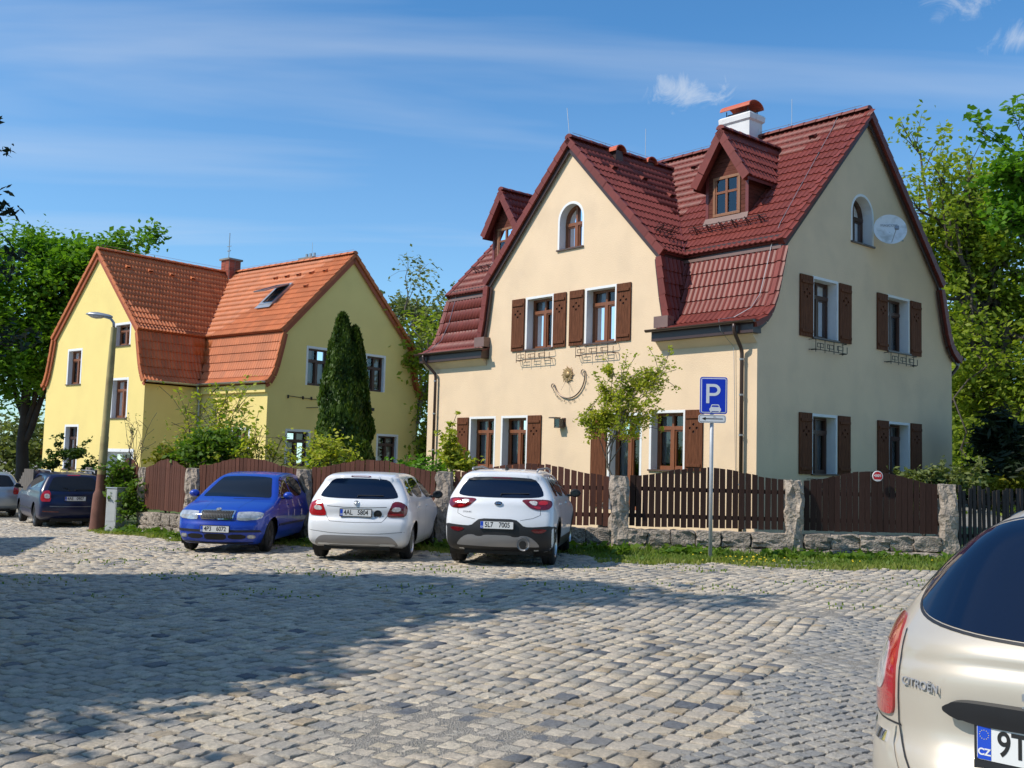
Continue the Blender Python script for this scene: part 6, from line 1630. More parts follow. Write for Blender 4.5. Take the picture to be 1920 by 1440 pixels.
for v in ('left', 'right'):
    for x in (-1.0, -.06, .92): c.seam(v, [(x, 1.0), (x, .28)])
    c.seam(v, [(-.85, .27), (.9, .27)])
    for x in (-.86, .06): c.patch(v, [(x, .86), (x + .19, .865), (x + .19, .89), (x, .888)], M['paint_white'], 'door_handle', .022, .04, sub=1)
under(c, -1.8, 1.7, .55); axle_wheels(t, pF, .31, .19, 'alloy', 7)
for sg in (1, -1): mirror_obj(t, .70, sg * .94, 1.06, M['black'], sg)

# ---- blue hatchback, nose to the street
yaw = heading(4.0 + 180); pB1 = dict(L=3.97, x0=-1.98, x1=1.98, hw=.83, hr=.56, belt=.93, roof=1.43, tf=.13, tr=.10, bf=.30, br=.22, crown=.04, k=.09,
    prof=[(-1.85, .26), (-1.98, .34), (-1.99, .60), (-1.94, .90), (-1.60, 1.32), (-1.2, 1.44), (-.4, 1.46), (.10, 1.41), (.42, 1.28), (.98, .955), (1.5, .86), (1.82, .765), (1.93, .70), (1.94, .58), (1.98, .50), (1.99, .36), (1.94, .20), (1.8, .15), (1.3, .17), (-1.5, .2)],
    wheels=[(-1.23, .30, .345), (1.23, .30, .345)], lr=.6, flare=[(1.23, .62, .4, .02), (-1.23, .62, .4, .02)])
cc = (-5.24 - math.cos(yaw) * 1.98, 18.75 - math.sin(yaw) * 1.98)
t = place('parked_car', 'bright blue hatchback parked nose to the street with a chrome rimmed grille', 'car', cc, yaw)
c = Car(pB1); c.skin(t, M['paint_blue'], .028)
ws = c.patch('front', sym([(0, .985), (.45, .985), (.62, .975), (.655, .99), (.60, 1.10), (.50, 1.31), (.46, 1.345), (.3, 1.36), (0, 1.365)]), M['car_glass'], 'windscreen', .004, .05, sub=1)
c.seam('front', sym([(0, .955), (.45, .955), (.66, .96)])[0:3], .02, 'black', 'cowl')
gr = c.patch('front', sym([(0, .605), (.24, .605), (.295, .615), (.31, .70), (.32, .755), (.28, .765), (0, .765)]), M['chrome'], 'grille', .014, .03, sub=1)
c.patch('front', sym([(0, .625), (.23, .625), (.272, .635), (.285, .70), (.29, .742), (.26, .748), (0, .748)]), M['black'], 'grille_field', .019, .03, sub=1, parent=gr)
for k in range(-9, 10): c.seam('front', [(k * .028, .632), (k * .028, .742)], .004, 'grey_metal', 'grille_slat', .024, parent=gr)
disc_at(c, 'front', 0, .762, .052, .048, 'gutter_zinc', 'badge', .03)
for sg in (1, -1):
    def SG(l): return [(sg * y, z) for y, z in l][::-sg]
    L_ = c.patch('front', SG([(.375, .60), (.36, .61), (.355, .725), (.37, .74), (.55, .748), (.70, .742), (.76, .725), (.775, .69), (.75, .64), (.68, .61), (.5, .595)]), M['headlight'], 'headlight', .008, .03, sub=0)
    fg = c.patch('front', SG([(.55, .275), (.55, .345), (.68, .345), (.68, .275)]), M['silver_plastic'], 'fog_light', .008, .03, sub=1)
    c.patch('front', SG([(.565, .29), (.565, .335), (.66, .335), (.66, .29)]), M['headlight'], 'lens', .012, .03, sub=1, parent=fg)
    c.patch('front', SG([(.24, .385), (.24, .425), (.74, .43), (.76, .39)]), M['dark_plastic'], 'bumper_strip', .010, .04, sub=0)
    c.patch('front', SG([(.23, .262), (.23, .35), (.53, .35), (.53, .265)]), M['black'], 'air_intake', .003, .04, sub=1)
    c.seam('front', SG([(.30, .80), (.33, .88), (.40, .95)]), .006, 'paint_navy')
    mirror_obj(t, .62, sg * .90, 1.02, M['paint_blue'], sg)
c.patch('front', sym([(0, .25), (.2, .25), (.2, .355), (0, .355)]), M['black'], 'air_intake', .003, .04, sub=1)
c.patch('front', sym([(0, .17), (.62, .19), (.66, .215), (0, .20)]), M['dark_plastic'], 'front_lip', .008, .05, sub=1)
c.seam('front', sym([(0, .60), (.34, .595), (.36, .57)])[0:3]); c.seam('front', [(-.34, .775), (-.34, .59), (0, .585), (.34, .59), (.34, .775)], .006)
p_, n_ = c.cast('front', 0, .435, 0); licence_plate(t, '4P3 6072', (p_.x + .015, .0, .44), front=True)
sidewin(c, [[(-1.45, 1.08), (-1.0, 1.0), (-1.0, 1.34), (-1.2, 1.31)], [(-.95, 1.0), (-.12, .98), (-.12, 1.375), (-.95, 1.35)], [(-.05, .98), (.80, .955), (.48, 1.16), (.20, 1.34), (-.05, 1.375)]], M['car_glass'])
for v in ('left', 'right'):
    for x in (-.98, -.08, .86): c.seam(v, [(x, .95), (x, .28)])
    c.patch(v, [(-.80, .46), (.84, .46), (.84, .50), (-.80, .50)], M['paint_navy'], 'rubbing_strip', .010, .06, sub=0)
    for x in (-.86, .05): c.patch(v, [(x, .82), (x + .18, .825), (x + .18, .85), (x, .848)], M['paint_blue'], 'door_handle', .022, .04, sub=1)
c.patch('rear', sym([(0, .95), (.6, .97), (.52, 1.25), (0, 1.3)]), M['car_glass'], 'rear_window', .004, .05, sub=1)
under(c, -1.8, 1.75, .52); axle_wheels(t, pB1, .30, .185, 'steel', 5, .08)
# wheel, seats seen through the windscreen are too dark to read; mirror inside

# ---- navy estate
yaw = heading(-33); pO = dict(L=4.57, x0=-2.28, x1=2.29, hw=.885, hr=.60, belt=.98, roof=1.46, tf=.14, tr=.07, bf=.32, br=.17, crown=.05, k=.09,
    prof=[(-2.12, .26), (-2.26, .36), (-2.29, .55), (-2.27, .70), (-2.22, .82), (-2.20, .98), (-1.88, 1.38), (-1.85, 1.43), (-1.6, 1.465), (-.4, 1.485), (.2, 1.45), (.6, 1.34), (1.2, .99), (1.75, .90), (2.1, .78), (2.28, .60), (2.29, .36), (2.15, .2), (1.6, .18), (-1.8, .2)],
    wheels=[(-1.33, .32, .365), (1.27, .32, .365)], lr=.6)
cR = (-11.55, 27.9); cc = at_rear(cR[0], cR[1], yaw, 2.28)
t = place('parked_car', 'dark navy estate car with roof rails parked left of the street lamp', 'car', cc, yaw)
c = Car(pO); c.skin(t, M['paint_navy'], .035)
c.patch('rear', sym([(0, .99), (.45, .99), (.64, 1.0), (.66, 1.04), (.56, 1.25), (.50, 1.355), (.3, 1.375), (0, 1.38)]), M['car_glass'], 'rear_window', .004, .05, sub=1)
c.patch('rear', sym([(0, 1.405), (.17, 1.403), (.165, 1.42), (0, 1.422)]), M['red_lens'], 'brake_light', .004, .04, sub=1)
for sg in (1, -1):
    def SG(l): return [(sg * y, z) for y, z in l][::sg]
    L_ = c.patch('rear', SG([(.60, 1.00), (.585, .72), (.70, .715), (.82, .72), (.83, .84), (.78, .96), (.70, 1.01)]), M['red_lens'], 'tail_light', .009, .04, sub=1)
    c.patch('rear', SG([(.62, .92), (.61, .80), (.74, .80), (.75, .92)]), M['clear_lens'], 'reversing_light', .013, .03, sub=1, parent=L_)
    c.patch('rear', SG([(.40, .44), (.40, .465), (.78, .48), (.78, .45)]), M['dark_red_lens'], 'reflector', .008, .04, sub=0)
    MB().tube([(-1.75, sg * .55, 1.46), (-1.65, sg * .56, 1.53), (.1, sg * .57, 1.53), (.3, sg * .56, 1.45)], .017, 8).obj('roof_rail', M['silver_plastic'], t, smooth=True)
    mirror_obj(t, .82, sg * .99, 1.05, M['paint_navy'], sg)
c.seam('rear', [(-.62, .60), (0, .59), (.62, .60)], .012, 'silver_plastic', 'chrome_strip', .006)
p_, n_ = c.cast('rear', 0, .80, 0); licence_plate(t, '4AE 0907', (p_.x - .02, .0, .80))
wiper(c, [(0, 1.0), (0, 1.03), (-.45, 1.03)], 'black')
sidewin(c, [[(-1.95, 1.10), (-1.25, 1.05), (-1.25, 1.37), (-1.75, 1.34)], [(-1.20, 1.05), (-.15, 1.03), (-.15, 1.395), (-1.20, 1.375)], [(-.08, 1.03), (.92, 1.0), (.60, 1.22), (.30, 1.37), (-.08, 1.395)]], M['car_glass'])
for v in ('left', 'right'):
    for x in (-1.2, -.11, .98): c.seam(v, [(x, 1.0), (x, .28)])
    c.patch(v, [(-.90, .46), (.84, .46), (.84, .50), (-.90, .50)], M['dark_plastic'], 'rubbing_strip', .010, .06, sub=0)
c.patch('top', [(.80, .60), (1.20, .68), (1.24, 0), (1.20, -.68), (.80, -.60), (.58, -.5), (.54, 0), (.58, .5)], M['car_glass'], 'windscreen', .004, .06, sub=1)
under(c, -2.1, 1.9, .55); axle_wheels(t, pO, .32, .2, 'steel', 5)

# ---- silver estate further up the street
yaw = heading(-36); pS = dict(pO); cc = at_rear(-16.75, 34.0, yaw, 2.28)
t = place('parked_car', 'silver estate car behind the navy one, cut by the left edge of the picture', 'car', cc, yaw)
c = Car(pS); c.skin(t, M['paint_silver'], .045)
c.patch('rear', sym([(0, 1.0), (.45, 1.0), (.64, 1.01), (.66, 1.05), (.56, 1.25), (.50, 1.355), (.3, 1.375), (0, 1.38)]), M['car_glass'], 'rear_window', .004, .06, sub=1)
for sg in (1, -1):
    def SG(l): return [(sg * y, z) for y, z in l][::sg]
    c.patch('rear', SG([(.62, .98), (.60, .76), (.70, .75), (.82, .76), (.83, .84), (.78, .95), (.70, .985)]), M['red_lens'], 'tail_light', .009, .04, sub=1)
    mirror_obj(t, .82, sg * .99, 1.05, M['paint_silver'], sg)
sidewin(c, [[(-1.95, 1.08), (-1.25, 1.05), (-1.25, 1.37), (-1.75, 1.34)], [(-1.20, 1.05), (-.15, 1.03), (-.15, 1.395), (-1.20, 1.375)], [(-.08, 1.03), (.92, 1.0), (.60, 1.22), (.30, 1.37), (-.08, 1.395)]], M['car_glass'])
for v in ('left', 'right'):
    for x in (-1.2, -.11, .98): c.seam(v, [(x, 1.0), (x, .28)])
    c.patch(v, [(-.90, .46), (.84, .46), (.84, .50), (-.90, .50)], M['silver_plastic'], 'rubbing_strip', .010, .06, sub=0)
p_, n_ = c.cast('rear', 0, .62, 0); licence_plate(t, '4A1', (p_.x - .02, .0, .62)) if False else None
under(c, -2.1, 1.9, .55); axle_wheels(t, pS, .31, .19, 'alloy', 6)

# ---- champagne people carrier, lower right corner
yaw = math.radians(45)
def recess(x, y, z):
    m = 1 / (1 + np.exp(-(.365 - np.abs(y) - .22 * np.clip(.70 - z, 0, 1)) / .02)) * 1 / (1 + np.exp(-(z - .555) / .02)) * 1 / (1 + np.exp(-(.815 - z) / .012)) * (x < -1)
    return -.016 * m
def ledge(x, y, z):   # soft crease under the glass
    return -.012 * np.exp(-((z - (.975 - .04 * (np.abs(y) / .6) ** 2)) / .022) ** 2) * (x < -1) * np.clip((.66 - np.abs(y)) / .1, 0, 1) + .006 * np.exp(-((z - 1.02) / .03) ** 2) * (x < -1)
pC = dict(L=4.28, x0=-2.14, x1=2.14, hw=.85, hr=.36, belt=1.0, roof=1.55, tf=.16, tr=.16, bf=.4, br=.56, bp=4.0, bz=1.2, crown=.12, k=.12, ch=3,
    prof=[(-2.0, .22), (-2.15, .30), (-2.19, .45), (-2.17, .62), (-2.10, .70), (-2.10, .82), (-2.105, .96), (-2.05, 1.06), (-1.98, 1.12), (-1.72, 1.37), (-1.55, 1.47), (-1.2, 1.54), (-.4, 1.62), (.2, 1.60), (.7, 1.46), (1.3, 1.10), (1.8, .92), (2.08, .74), (2.16, .5), (2.12, .28), (1.95, .2), (1.4, .18), (-1.5, .2)],
    wheels=[(-1.28, .32, .37), (1.48, .32, .37)], lr=.9, dent=[recess, ledge])
hv = Vector((math.cos(yaw), math.sin(yaw))); rc = Vector((1.770, 3.344)); cc = rc + hv * 2.09
t = thing('parked_car', 'champagne people carrier whose rear corner fills the lower right of the picture', 'car', (cc.x, cc.y, 0), yaw)
c = Car(pC); c.skin(t, M['paint_champagne'], .018)
c.patch('rear', sym([(0, 1.06), (.15, 1.062), (.32, 1.067), (.52, 1.085), (.59, 1.115), (.605, 1.165), (.575, 1.25), (.50, 1.35), (.42, 1.41), (.30, 1.45), (.15, 1.465), (0, 1.47)]), M['car_glass_blue'], 'rear_window', .003, .025, sub=2)
c.seam('rear', sym([(0, 1.052), (.15, 1.054), (.32, 1.059), (.52, 1.077), (.598, 1.110), (.614, 1.165), (.583, 1.255), (.508, 1.356), (.425, 1.417), (.305, 1.458), (.15, 1.473), (0, 1.478)]), .012, 'dark_plastic', 'window_seal', .003, closed=True)
for sg in (1, -1):
    def SG(l): return [(sg * y, z) for y, z in l][::sg]
    L_ = c.patch('rear', SG([(.665, 1.075), (.632, 1.0), (.616, .90), (.609, .80), (.612, .735), (.66, .72), (.72, .715), (.80, .725), (.835, .80), (.845, .88), (.80, .98), (.73, 1.06)]), M['red_lens'], 'tail_light', .010, .02, sub=2)
    c.patch('rear', SG([(.675, .93), (.67, .84), (.69, .805), (.72, .795), (.80, .80), (.838, .84), (.83, .92), (.78, .96), (.70, .965)]), M['clear_lens'], 'lens_segment', .013, .02, sub=2, parent=L_)
    c.seam('rear', SG([(.612, 1.03), (.605, .99), (.592, .90), (.588, .80), (.584, .72), (.55, .655), (.49, .585), (.40, .525), (.28, .49), (0, .48)]), .008, 'seam', 'tailgate_gap', .004)
    c.seam('rear', SG([(.57, .708), (.70, .700), (.82, .705)]), .006, 'seam', 'bumper_gap', .004)
    c.patch('rear', SG([(.64, .665), (.64, .632), (.72, .622), (.80, .625), (.83, .655), (.76, .655), (.70, .66)]), M['chrome'], 'bumper_chrome', .006, .02, sub=0)
    c.seam('rear', SG([(.60, .70), (.595, .64), (.545, .573), (.47, .50), (.35, .44)]), .012, 'paint_champagne', 'bumper_ridge', .006)
    mirror_obj(t, .95, sg * 1.0, 1.15, M['paint_champagne'], sg)
decal_text(c, 'rear', .482, .868, 'CITROËN', .040, 'text_grey', .003, sx=1.08, bold=.0, off=.004)
c.patch('rear', sym([(0, .795), (.15, .793), (.26, .790), (.33, .80), (.374, .815), (.365, .835), (.32, .855), (.2, .862), (0, .865)]), M['dark_plastic'], 'tailgate_handle', .042, .02, sub=2)
for z_, in ((.885,), (.925,)):
    for sg in (1, -1):
        q = [(0.0, z_ + .035), (sg * .12, z_ - .018), (sg * .12, z_ - .040), (0, z_ + .010)]
        c.patch('rear', q if sg < 0 else q[::-1], M['grey_metal'], 'chevron_badge', .014, .02, sub=0)
p_, n_ = c.cast('rear', 0, .73, 0); lp = licence_plate(t, '9T6 ', (p_.x - .022, .0, .733))
plate_prism([(-.27, -.092), (.27, -.092), (.27, -.060), (-.27, -.060)], -.013, .01).obj('frame_lip', M['dark_plastic'], lp)
link('lettering', text_mesh('www.kmfin.cz', .026, .0004, M['text_grey']), lp, Matrix.Translation((-.105, -.0138, -.076)) @ Matrix.Rotation(PI / 2, 4, 'X'))
m = MB()
for k in range(12): a = 2 * PI * k / 12; m.box(-.2365 + .0145 * math.cos(a) - .0012, -.2365 + .0145 * math.cos(a) + .0012, -.0147, -.0142, .026 + .0145 * math.sin(a) - .0012, .026 + .0145 * math.sin(a) + .0012)
m.obj('star_ring', mat('star_yellow', (.7, .6, .1), .5), lp)
sidewin(c, [[(-1.75, 1.16), (-1.25, 1.12), (-1.25, 1.48), (-1.5, 1.44)], [(-1.2, 1.12), (-.15, 1.10), (-.15, 1.52), (-1.2, 1.49)], [(-.08, 1.10), (.95, 1.08), (.62, 1.32), (.30, 1.50), (-.08, 1.52)]], M['car_glass'])
for v in ('left', 'right'):
    for x in (-1.2, -.11, .98): c.seam(v, [(x, 1.05), (x, .28)])
under(c, -2.0, 1.9, .55); axle_wheels(t, pC, .32, .2, 'alloy', 6)

# ------------------------------------------------------------------ vegetation
def leaves(cent, size, rng, per=1, spread=.0, up=.35, name='foliage', m='leaf_maple', tone=None, elong=1.5):
    """cent (n,3) leaf positions -> quads"""
    n = len(cent)
    d = rng.normal(0, 1, (n, 3)); d[:, 2] *= .55; d /= np.linalg.norm(d, axis=1)[:, None]
    nn = rng.normal(0, 1, (n, 3)); nn[:, 2] += up * 3; nn -= (nn * d).sum(1)[:, None] * d; nn /= np.linalg.norm(nn, axis=1)[:, None] + 1e-9
    s = np.cross(d, nn); sz = size * rng.uniform(.6, 1.3, n)[:, None]
    a = cent - d * sz * .5 * elong; b = cent + s * sz * .42; c = cent + d * sz * .55 * elong; e = cent - s * sz * .42; b = b + nn * sz * .12; e = e + nn * sz * .12
    V = np.stack([a, b, c, e], 1).reshape(-1, 3); F = np.arange(n * 4).reshape(-1, 4)
    if tone is None: tone = rng.random(n)
    return npmesh(name, V, F, M[m], np.clip(tone, 0, 1))
def branches(root, h, crown, rng, trunk_r, n_main=9, lean=(0, 0), first=.3, kink=.12, twig=2, droop=0.0, fork=5):
    """grow limbs from a trunk towards points in the crown; crown: (cx,cy,cz,rx,ry,rz) list of lobes"""
    mb = MB(); tips = []
    root = np.array(root, float); pts = []; k = 9; top = np.array([crown[0][0], crown[0][1], crown[0][2] + crown[0][5] * .55])
    for i in range(k + 1):
        t = i / k; p = root * (1 - t) + top * t; p[:2] += rng.normal(0, kink * .5, 2) * (0 < i < k) + np.array(lean) * math.sin(PI * t); pts.append(p)
    rad = [trunk_r * (1.25 if i == 0 else 1) * (1 - .86 * (i / k)) for i in range(k + 1)]
    mb.tube(pts, rad, 9, False)
    def grow(a, b, r, depth):
        L = np.linalg.norm(b - a); n = max(2, int(L / .8)); q = [a]
        for i in range(1, n + 1):
            t = i / n; p = a * (1 - t) + b * t; p = p + rng.normal(0, kink * L * .10, 3) * (i < n); p[2] += math.sin(PI * t) * L * (.10 - droop); q.append(p)
        mb.tube(q, [max(.006, r * (1 - .75 * i / n)) for i in range(n + 1)], 6 if r > .05 else 4, False)
        if depth == 0: tips.append(q); return
        for j in range(fork):
            t = rng.uniform(.3, 1); i0 = min(n - 1, int(t * n)); base = q[i0] * (1 - (t * n - i0)) + q[i0 + 1] * (t * n - i0)
            dirn = (b - a) / L + rng.normal(0, .62, 3); dirn[2] += .12 - droop; dirn /= np.linalg.norm(dirn)
            grow(base, base + dirn * L * rng.uniform(.2, .42), r * (1 - .7 * t) * .65, depth - 1)
    for i in range(n_main):
        t = first + (1 - first) * (i + .5) / n_main; j = min(k - 1, int(t * k)); base = pts[j] * (1 - (t * k - j)) + pts[j + 1] * (t * k - j)
        lb = crown[i % len(crown)]; th_ = rng.uniform(0, 2 * PI); ph = rng.uniform(-.6, .8)
        tgt = np.array([lb[0] + lb[3] * .8 * math.cos(th_) * math.cos(ph), lb[1] + lb[4] * .8 * math.sin(th_) * math.cos(ph), lb[2] + lb[5] * .8 * math.sin(ph)])
        grow(base, tgt, rad[j] * .55, twig)
    return mb, tips
def tree(name, label, root, crown, rng_seed, trunk_r=.3, leaf='leaf_maple', bark='bark', n_leaf=9000, size=.2, clump=.45, n_main=10, first=.3, twig=2, group=None, cat='tree', lean=(0, 0), shell=.6, skip=0.0, kink=.12, droop=0, elong=1.5, n_clump=None, tip_leaf=.5, up=.35, fork=5):
    rng = np.random.default_rng(rng_seed)
    t = thing(name, label, cat, tuple(root), 0, group)
    R0 = np.array(root, float); cr = [(c_[0] - R0[0], c_[1] - R0[1], c_[2] - R0[2], c_[3], c_[4], c_[5]) for c_ in crown]
    mb, tips = branches((0, 0, 0), 0, cr, rng, trunk_r, n_main, lean, first, kink, twig, droop, fork)
    mb.obj('trunk', M[bark], t, smooth=True, recalc=False)
    # clumps: near twig ends and over the crown
    C = []
    for q in tips:
        for p in q[1:]: C.append(p)
    C = np.array(C) if len(C) else np.zeros((0, 3)); nt_ = int(n_leaf * tip_leaf); out = []; tn = []
    if len(C) and nt_:
        ci = rng.integers(0, len(C), nt_); out.append(C[ci] + rng.normal(0, clump * .55, (nt_, 3))); tn.append(rng.random(nt_) * .6 + rng.random(len(C))[ci] * .4)
    nc = n_clump or max(20, n_leaf // 70); vol = np.array([c_[3] * c_[4] * c_[5] for c_ in cr]); pick = rng.choice(len(cr), nc, p=vol / vol.sum())
    cc_ = []
    for i in pick:
        lb = cr[i]; v = rng.normal(0, 1, 3); v /= np.linalg.norm(v); r = rng.uniform(shell, 1) ; cc_.append([lb[0] + v[0] * lb[3] * r, lb[1] + v[1] * lb[4] * r, lb[2] + v[2] * lb[5] * r])
    cc_ = np.array(cc_); tone_c = rng.random(nc); nl = n_leaf - nt_
    if nl > 0:
        ci = rng.integers(0, nc, nl); off = rng.normal(0, 1, (nl, 3)) * clump; off[:, 2] *= .6; out.append(cc_[ci] + off); tn.append(tone_c[ci] * .6 + rng.random(nl) * .4)
    P_ = np.concatenate(out); T_ = np.concatenate(tn)
    link('crown', leaves(P_, size, rng, m=leaf, tone=T_, elong=elong, up=up, name='crown'), t)
    return t
g = lambda x, y: gz(x, y)
tree('maple_tree', 'broad dark green maple with a thick black trunk behind the yellow house at the left', (-22.9, 49, -.6), [(-23.4, 50, 9.2, 4.4, 4, 3.2), (-20.4, 51, 9.2, 2.6, 3, 2.2), (-26.5, 49, 8.0, 4, 4, 3.2), (-23.4, 50, 5.8, 4.2, 4, 2.2), (-20.6, 51, 10.4, 1.9, 3, 1.0), (-23.6, 50, 11.4, 2.0, 2, 1.1)], 11, .33, n_leaf=52000, size=.24, clump=.5, n_main=14, first=.18, up=.8, elong=1.2, bark='bark_dark', shell=.35)
tree('sparse_tree', 'half bare pale green tree standing in the gap between the two houses', (-4.9, 52, -.3), [(-4.6, 52, 7.4, 2.6, 2.5, 3.6), (-5.9, 53, 5.5, 1.8, 2, 2.4), (-3.0, 52, 8.6, 2.0, 2, 2.0)], 12, .30, leaf='leaf_pale', bark='bark_light', n_leaf=9500, size=.17, clump=.38, n_main=18, first=.15, twig=2, tip_leaf=.75, fork=7, kink=.25)
tree('sparse_tree', 'thin upright bare topped tree just left of the cream house wall', (-3.4, 44, -.3), [(-3.4, 44, 5.6, 1.5, 1.5, 3.0), (-3.0, 44, 2.6, 1.4, 1.2, 1.4)], 13, .24, leaf='leaf_oak', bark='bark_light', n_leaf=4500, size=.16, clump=.35, n_main=12, first=.12, tip_leaf=.7, fork=6, kink=.25)
tree('oak_tree', 'tall yellowish spring oak with visible dark limbs behind the cream house at right', (22.6, 47, 0), [(21.6, 47, 13.6, 3.6, 3.4, 3.0), (24.6, 47, 11.5, 4.0, 3.4, 3.8), (20.0, 47, 12.2, 1.8, 2, 2.0), (20.6, 47, 7.8, 3.0, 3.4, 3.2), (23.1, 47, 5.2, 4.3, 3.4, 2.6), (20.4, 47, 3.2, 2.7, 3.4, 2.2), (19.6, 48, 10.4, 2.0, 2.4, 2.3)], 14, .55, leaf='leaf_oak', n_leaf=42000, size=.19, clump=.46, n_main=24, first=.16, twig=2, tip_leaf=.6, fork=7, kink=.25, bark='bark', shell=.3)
tree('green_tree', 'fresh green tree low behind the oak at the right corner of the cream house', (23.5, 58, 0), [(22.5, 58, 6.2, 4.0, 3, 4.6), (27.5, 58, 7.0, 4.6, 3, 5.0), (24.6, 58, 2.8, 5.4, 3, 2.8)], 15, .35, leaf='leaf_bush', n_leaf=20000, size=.26, clump=.55, n_main=12, first=.12)
tree('maple_tree', 'bright green maple whose lit branch reaches in from the upper right edge', (15.9, 25.5, 0), [(14.0, 25.5, 9.2, 1.9, 1.8, 1.6), (12.5, 25.4, 7.2, .8, .8, .7), (12.5, 25.5, 8.7, .7, .7, .5), (16.4, 25.5, 10.2, 2.2, 2, 2.2), (15.3, 25.5, 7.4, 1.6, 1.6, 1.1)], 16, .26, leaf='leaf_bright', n_leaf=13000, size=.17, clump=.26, n_main=14, first=.45, up=.7, elong=1.15, bark='bark_dark')
def conifer(name, label, root, h, r, seed, n_leaf=9000, leaf='leaf_dark', size=.12, first=.08, group=None, tiers=16, thick=.9, aim=None):
    rng = np.random.default_rng(seed); t = thing(name, label, 'tree', root, 0, group); mb = MB(); mb.tube([(0, 0, 0), (0, 0, h * .5), (0, 0, h)], [r * .06 + .05, r * .04 + .03, .02], 8, False); P_ = []
    per = n_leaf // (tiers * 7)
    for i in range(tiers):
        z = h * (first + (1 - first) * i / tiers); rr_ = r * (1 - i / tiers) ** thick + .15
        for j in range(7):
            a = 2 * PI * (j + rng.random()) / 7; L = rr_ * rng.uniform(.7, 1.12); e = np.array([L * math.cos(a), L * math.sin(a), z - L * .22 + .1 * L]); b = np.array([0, 0, z])
            mid = (b + e) / 2 + np.array([0, 0, -.06 * L]); mb.tube([b, mid, e], [.03, .02, .006], 4, False)
            u = rng.random(per) ** .6; q = b[None] * ((1 - u)[:, None]) + e[None] * u[:, None] + rng.normal(0, .5, (per, 3)) * np.array([.20, .20, .13]) * (.3 + rr_ * .35); P_.append(q)
    mb.obj('trunk', M['bark_dark'], t, recalc=False); P_ = np.concatenate(P_); link('crown', leaves(P_, size, rng, m=leaf, up=.1, elong=2.2, name='crown'), t); return t
conifer('spruce_tree', 'dark spruce whose drooping twig tips show at the upper left edge', (-8.25, 12.2, g(-8, 12)), 8.2, 2.2, 21, 34000, size=.055, thick=.5, tiers=24, first=.42)
def pine_bush():
    rng = np.random.default_rng(31); root = (13.3, 27.0, 0)
    t = thing('pine_tree', 'dark blue green pine spreading low at the right edge above the picket fence', 'tree', root); mb = MB(); mb.tube([(0, 0, 0), (.05, 0, 1.6), (.1, 0, 3.0)], [.12, .09, .04], 8, False); P_ = []
    for i in range(26):
        z = rng.uniform(.9, 2.9); a = rng.uniform(0, 2 * PI); L = rng.uniform(.9, 1.8) * (1 - .12 * z); e = np.array([L * math.cos(a), L * math.sin(a), z + .25 * L]); b = np.array([.05, 0, z]); mb.tube([b, (b + e) / 2 + [0, 0, -.05], e], [.035, .025, .01], 5, False)
        for k in range(9):
            u = .35 + .65 * k / 8; c_ = b * (1 - u) + e * u + rng.normal(0, .10, 3); P_.append(c_ + rng.normal(0, .12, (60, 3)))
    mb.obj('trunk', M['bark_dark'], t, recalc=False); link('crown', leaves(np.concatenate(P_), .10, rng, m='leaf_dark', elong=3.2, name='crown'), t)
pine_bush()
# thuja column, two tops
def thuja():
    rng = np.random.default_rng(41); x0, y0 = -5.35, 33.0; root = (x0, y0, -.3); t = thing('thuja_tree', 'tall dense dark thuja with two tops in front of the shaded yellow gable', 'tree', root); P_ = []; T_ = []
    def col(cx_, cy_, zt, r, n):
        z = rng.random(n) ** .8 * zt; f = np.clip((1 - z / zt), 0, 1) ** .55 * (1 - .30 * (1 - z / zt)*0) ; f = np.where(z < zt * .25, f * (0.88 + .12 * z / (zt * .25)), f)
        a = rng.uniform(0, 2 * PI, n); lump = 1 + .09 * np.sin(a * 5 + z * 2.2) + .08 * np.sin(a * 3 - z * 3.7) + .06 * np.sin(z * 7 + a * 2)
        rr_ = r * f * lump * rng.uniform(.80, 1.05, n); q = np.stack([cx_ + rr_ * np.cos(a), cy_ + rr_ * np.sin(a), z], -1); P_.append(q); T_.append(np.clip(.5 + 3.0 * (lump - 1) + rng.normal(0, .25, n), 0, 1))
    col(-.12, 0, 6.55, .90, 30000); col(.27, .1, 6.15, .86, 25000); col(.10, 0, 5.0, 1.12, 20000)
    q = np.concatenate(P_); rng2 = np.random.default_rng(1); n = len(q)
    d = np.stack([rng2.normal(0, .5, n), rng2.normal(0, .5, n), np.ones(n)], -1); d /= np.linalg.norm(d, axis=1)[:, None]
    out = q.copy(); out[:, 2] = 0; out /= np.linalg.norm(out, axis=1)[:, None] + 1e-6; out += rng2.normal(0, .5, (n, 3)); s = np.cross(d, out); s /= np.linalg.norm(s, axis=1)[:, None] + 1e-6
    sz = rng2.uniform(.07, .16, n)[:, None]; V = np.stack([q - d * sz * .8, q + s * sz * .4 + out * .02, q + d * sz, q - s * sz * .4 + out * .02], 1).reshape(-1, 3)
    link('crown', npmesh('crown', V, np.arange(4 * n).reshape(-1, 4), M['leaf_thuja'], np.concatenate(T_)), t)
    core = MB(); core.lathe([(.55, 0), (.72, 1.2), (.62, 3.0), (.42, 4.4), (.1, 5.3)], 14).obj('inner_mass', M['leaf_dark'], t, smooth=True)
    MB().tube([(0, 0, 0), (0, 0, 4.5)], [.14, .04], 8).obj('trunk', M['bark_dark'], t)
thuja()
def bush(name, label, root, lobes, seed, leaf='leaf_bush', n=5000, size=.11, clump=.16, twigs=14, trunk=.03, group=None, cat='bush', tip=.6, first=.05, fork=4, stick=0):
    return tree(name, label, root, lobes, seed, trunk, leaf, 'bark', n, size, clump, twigs, first, 1, group, cat, tip_leaf=tip, kink=.2, fork=fork, shell=.2)
y_ = 24.2
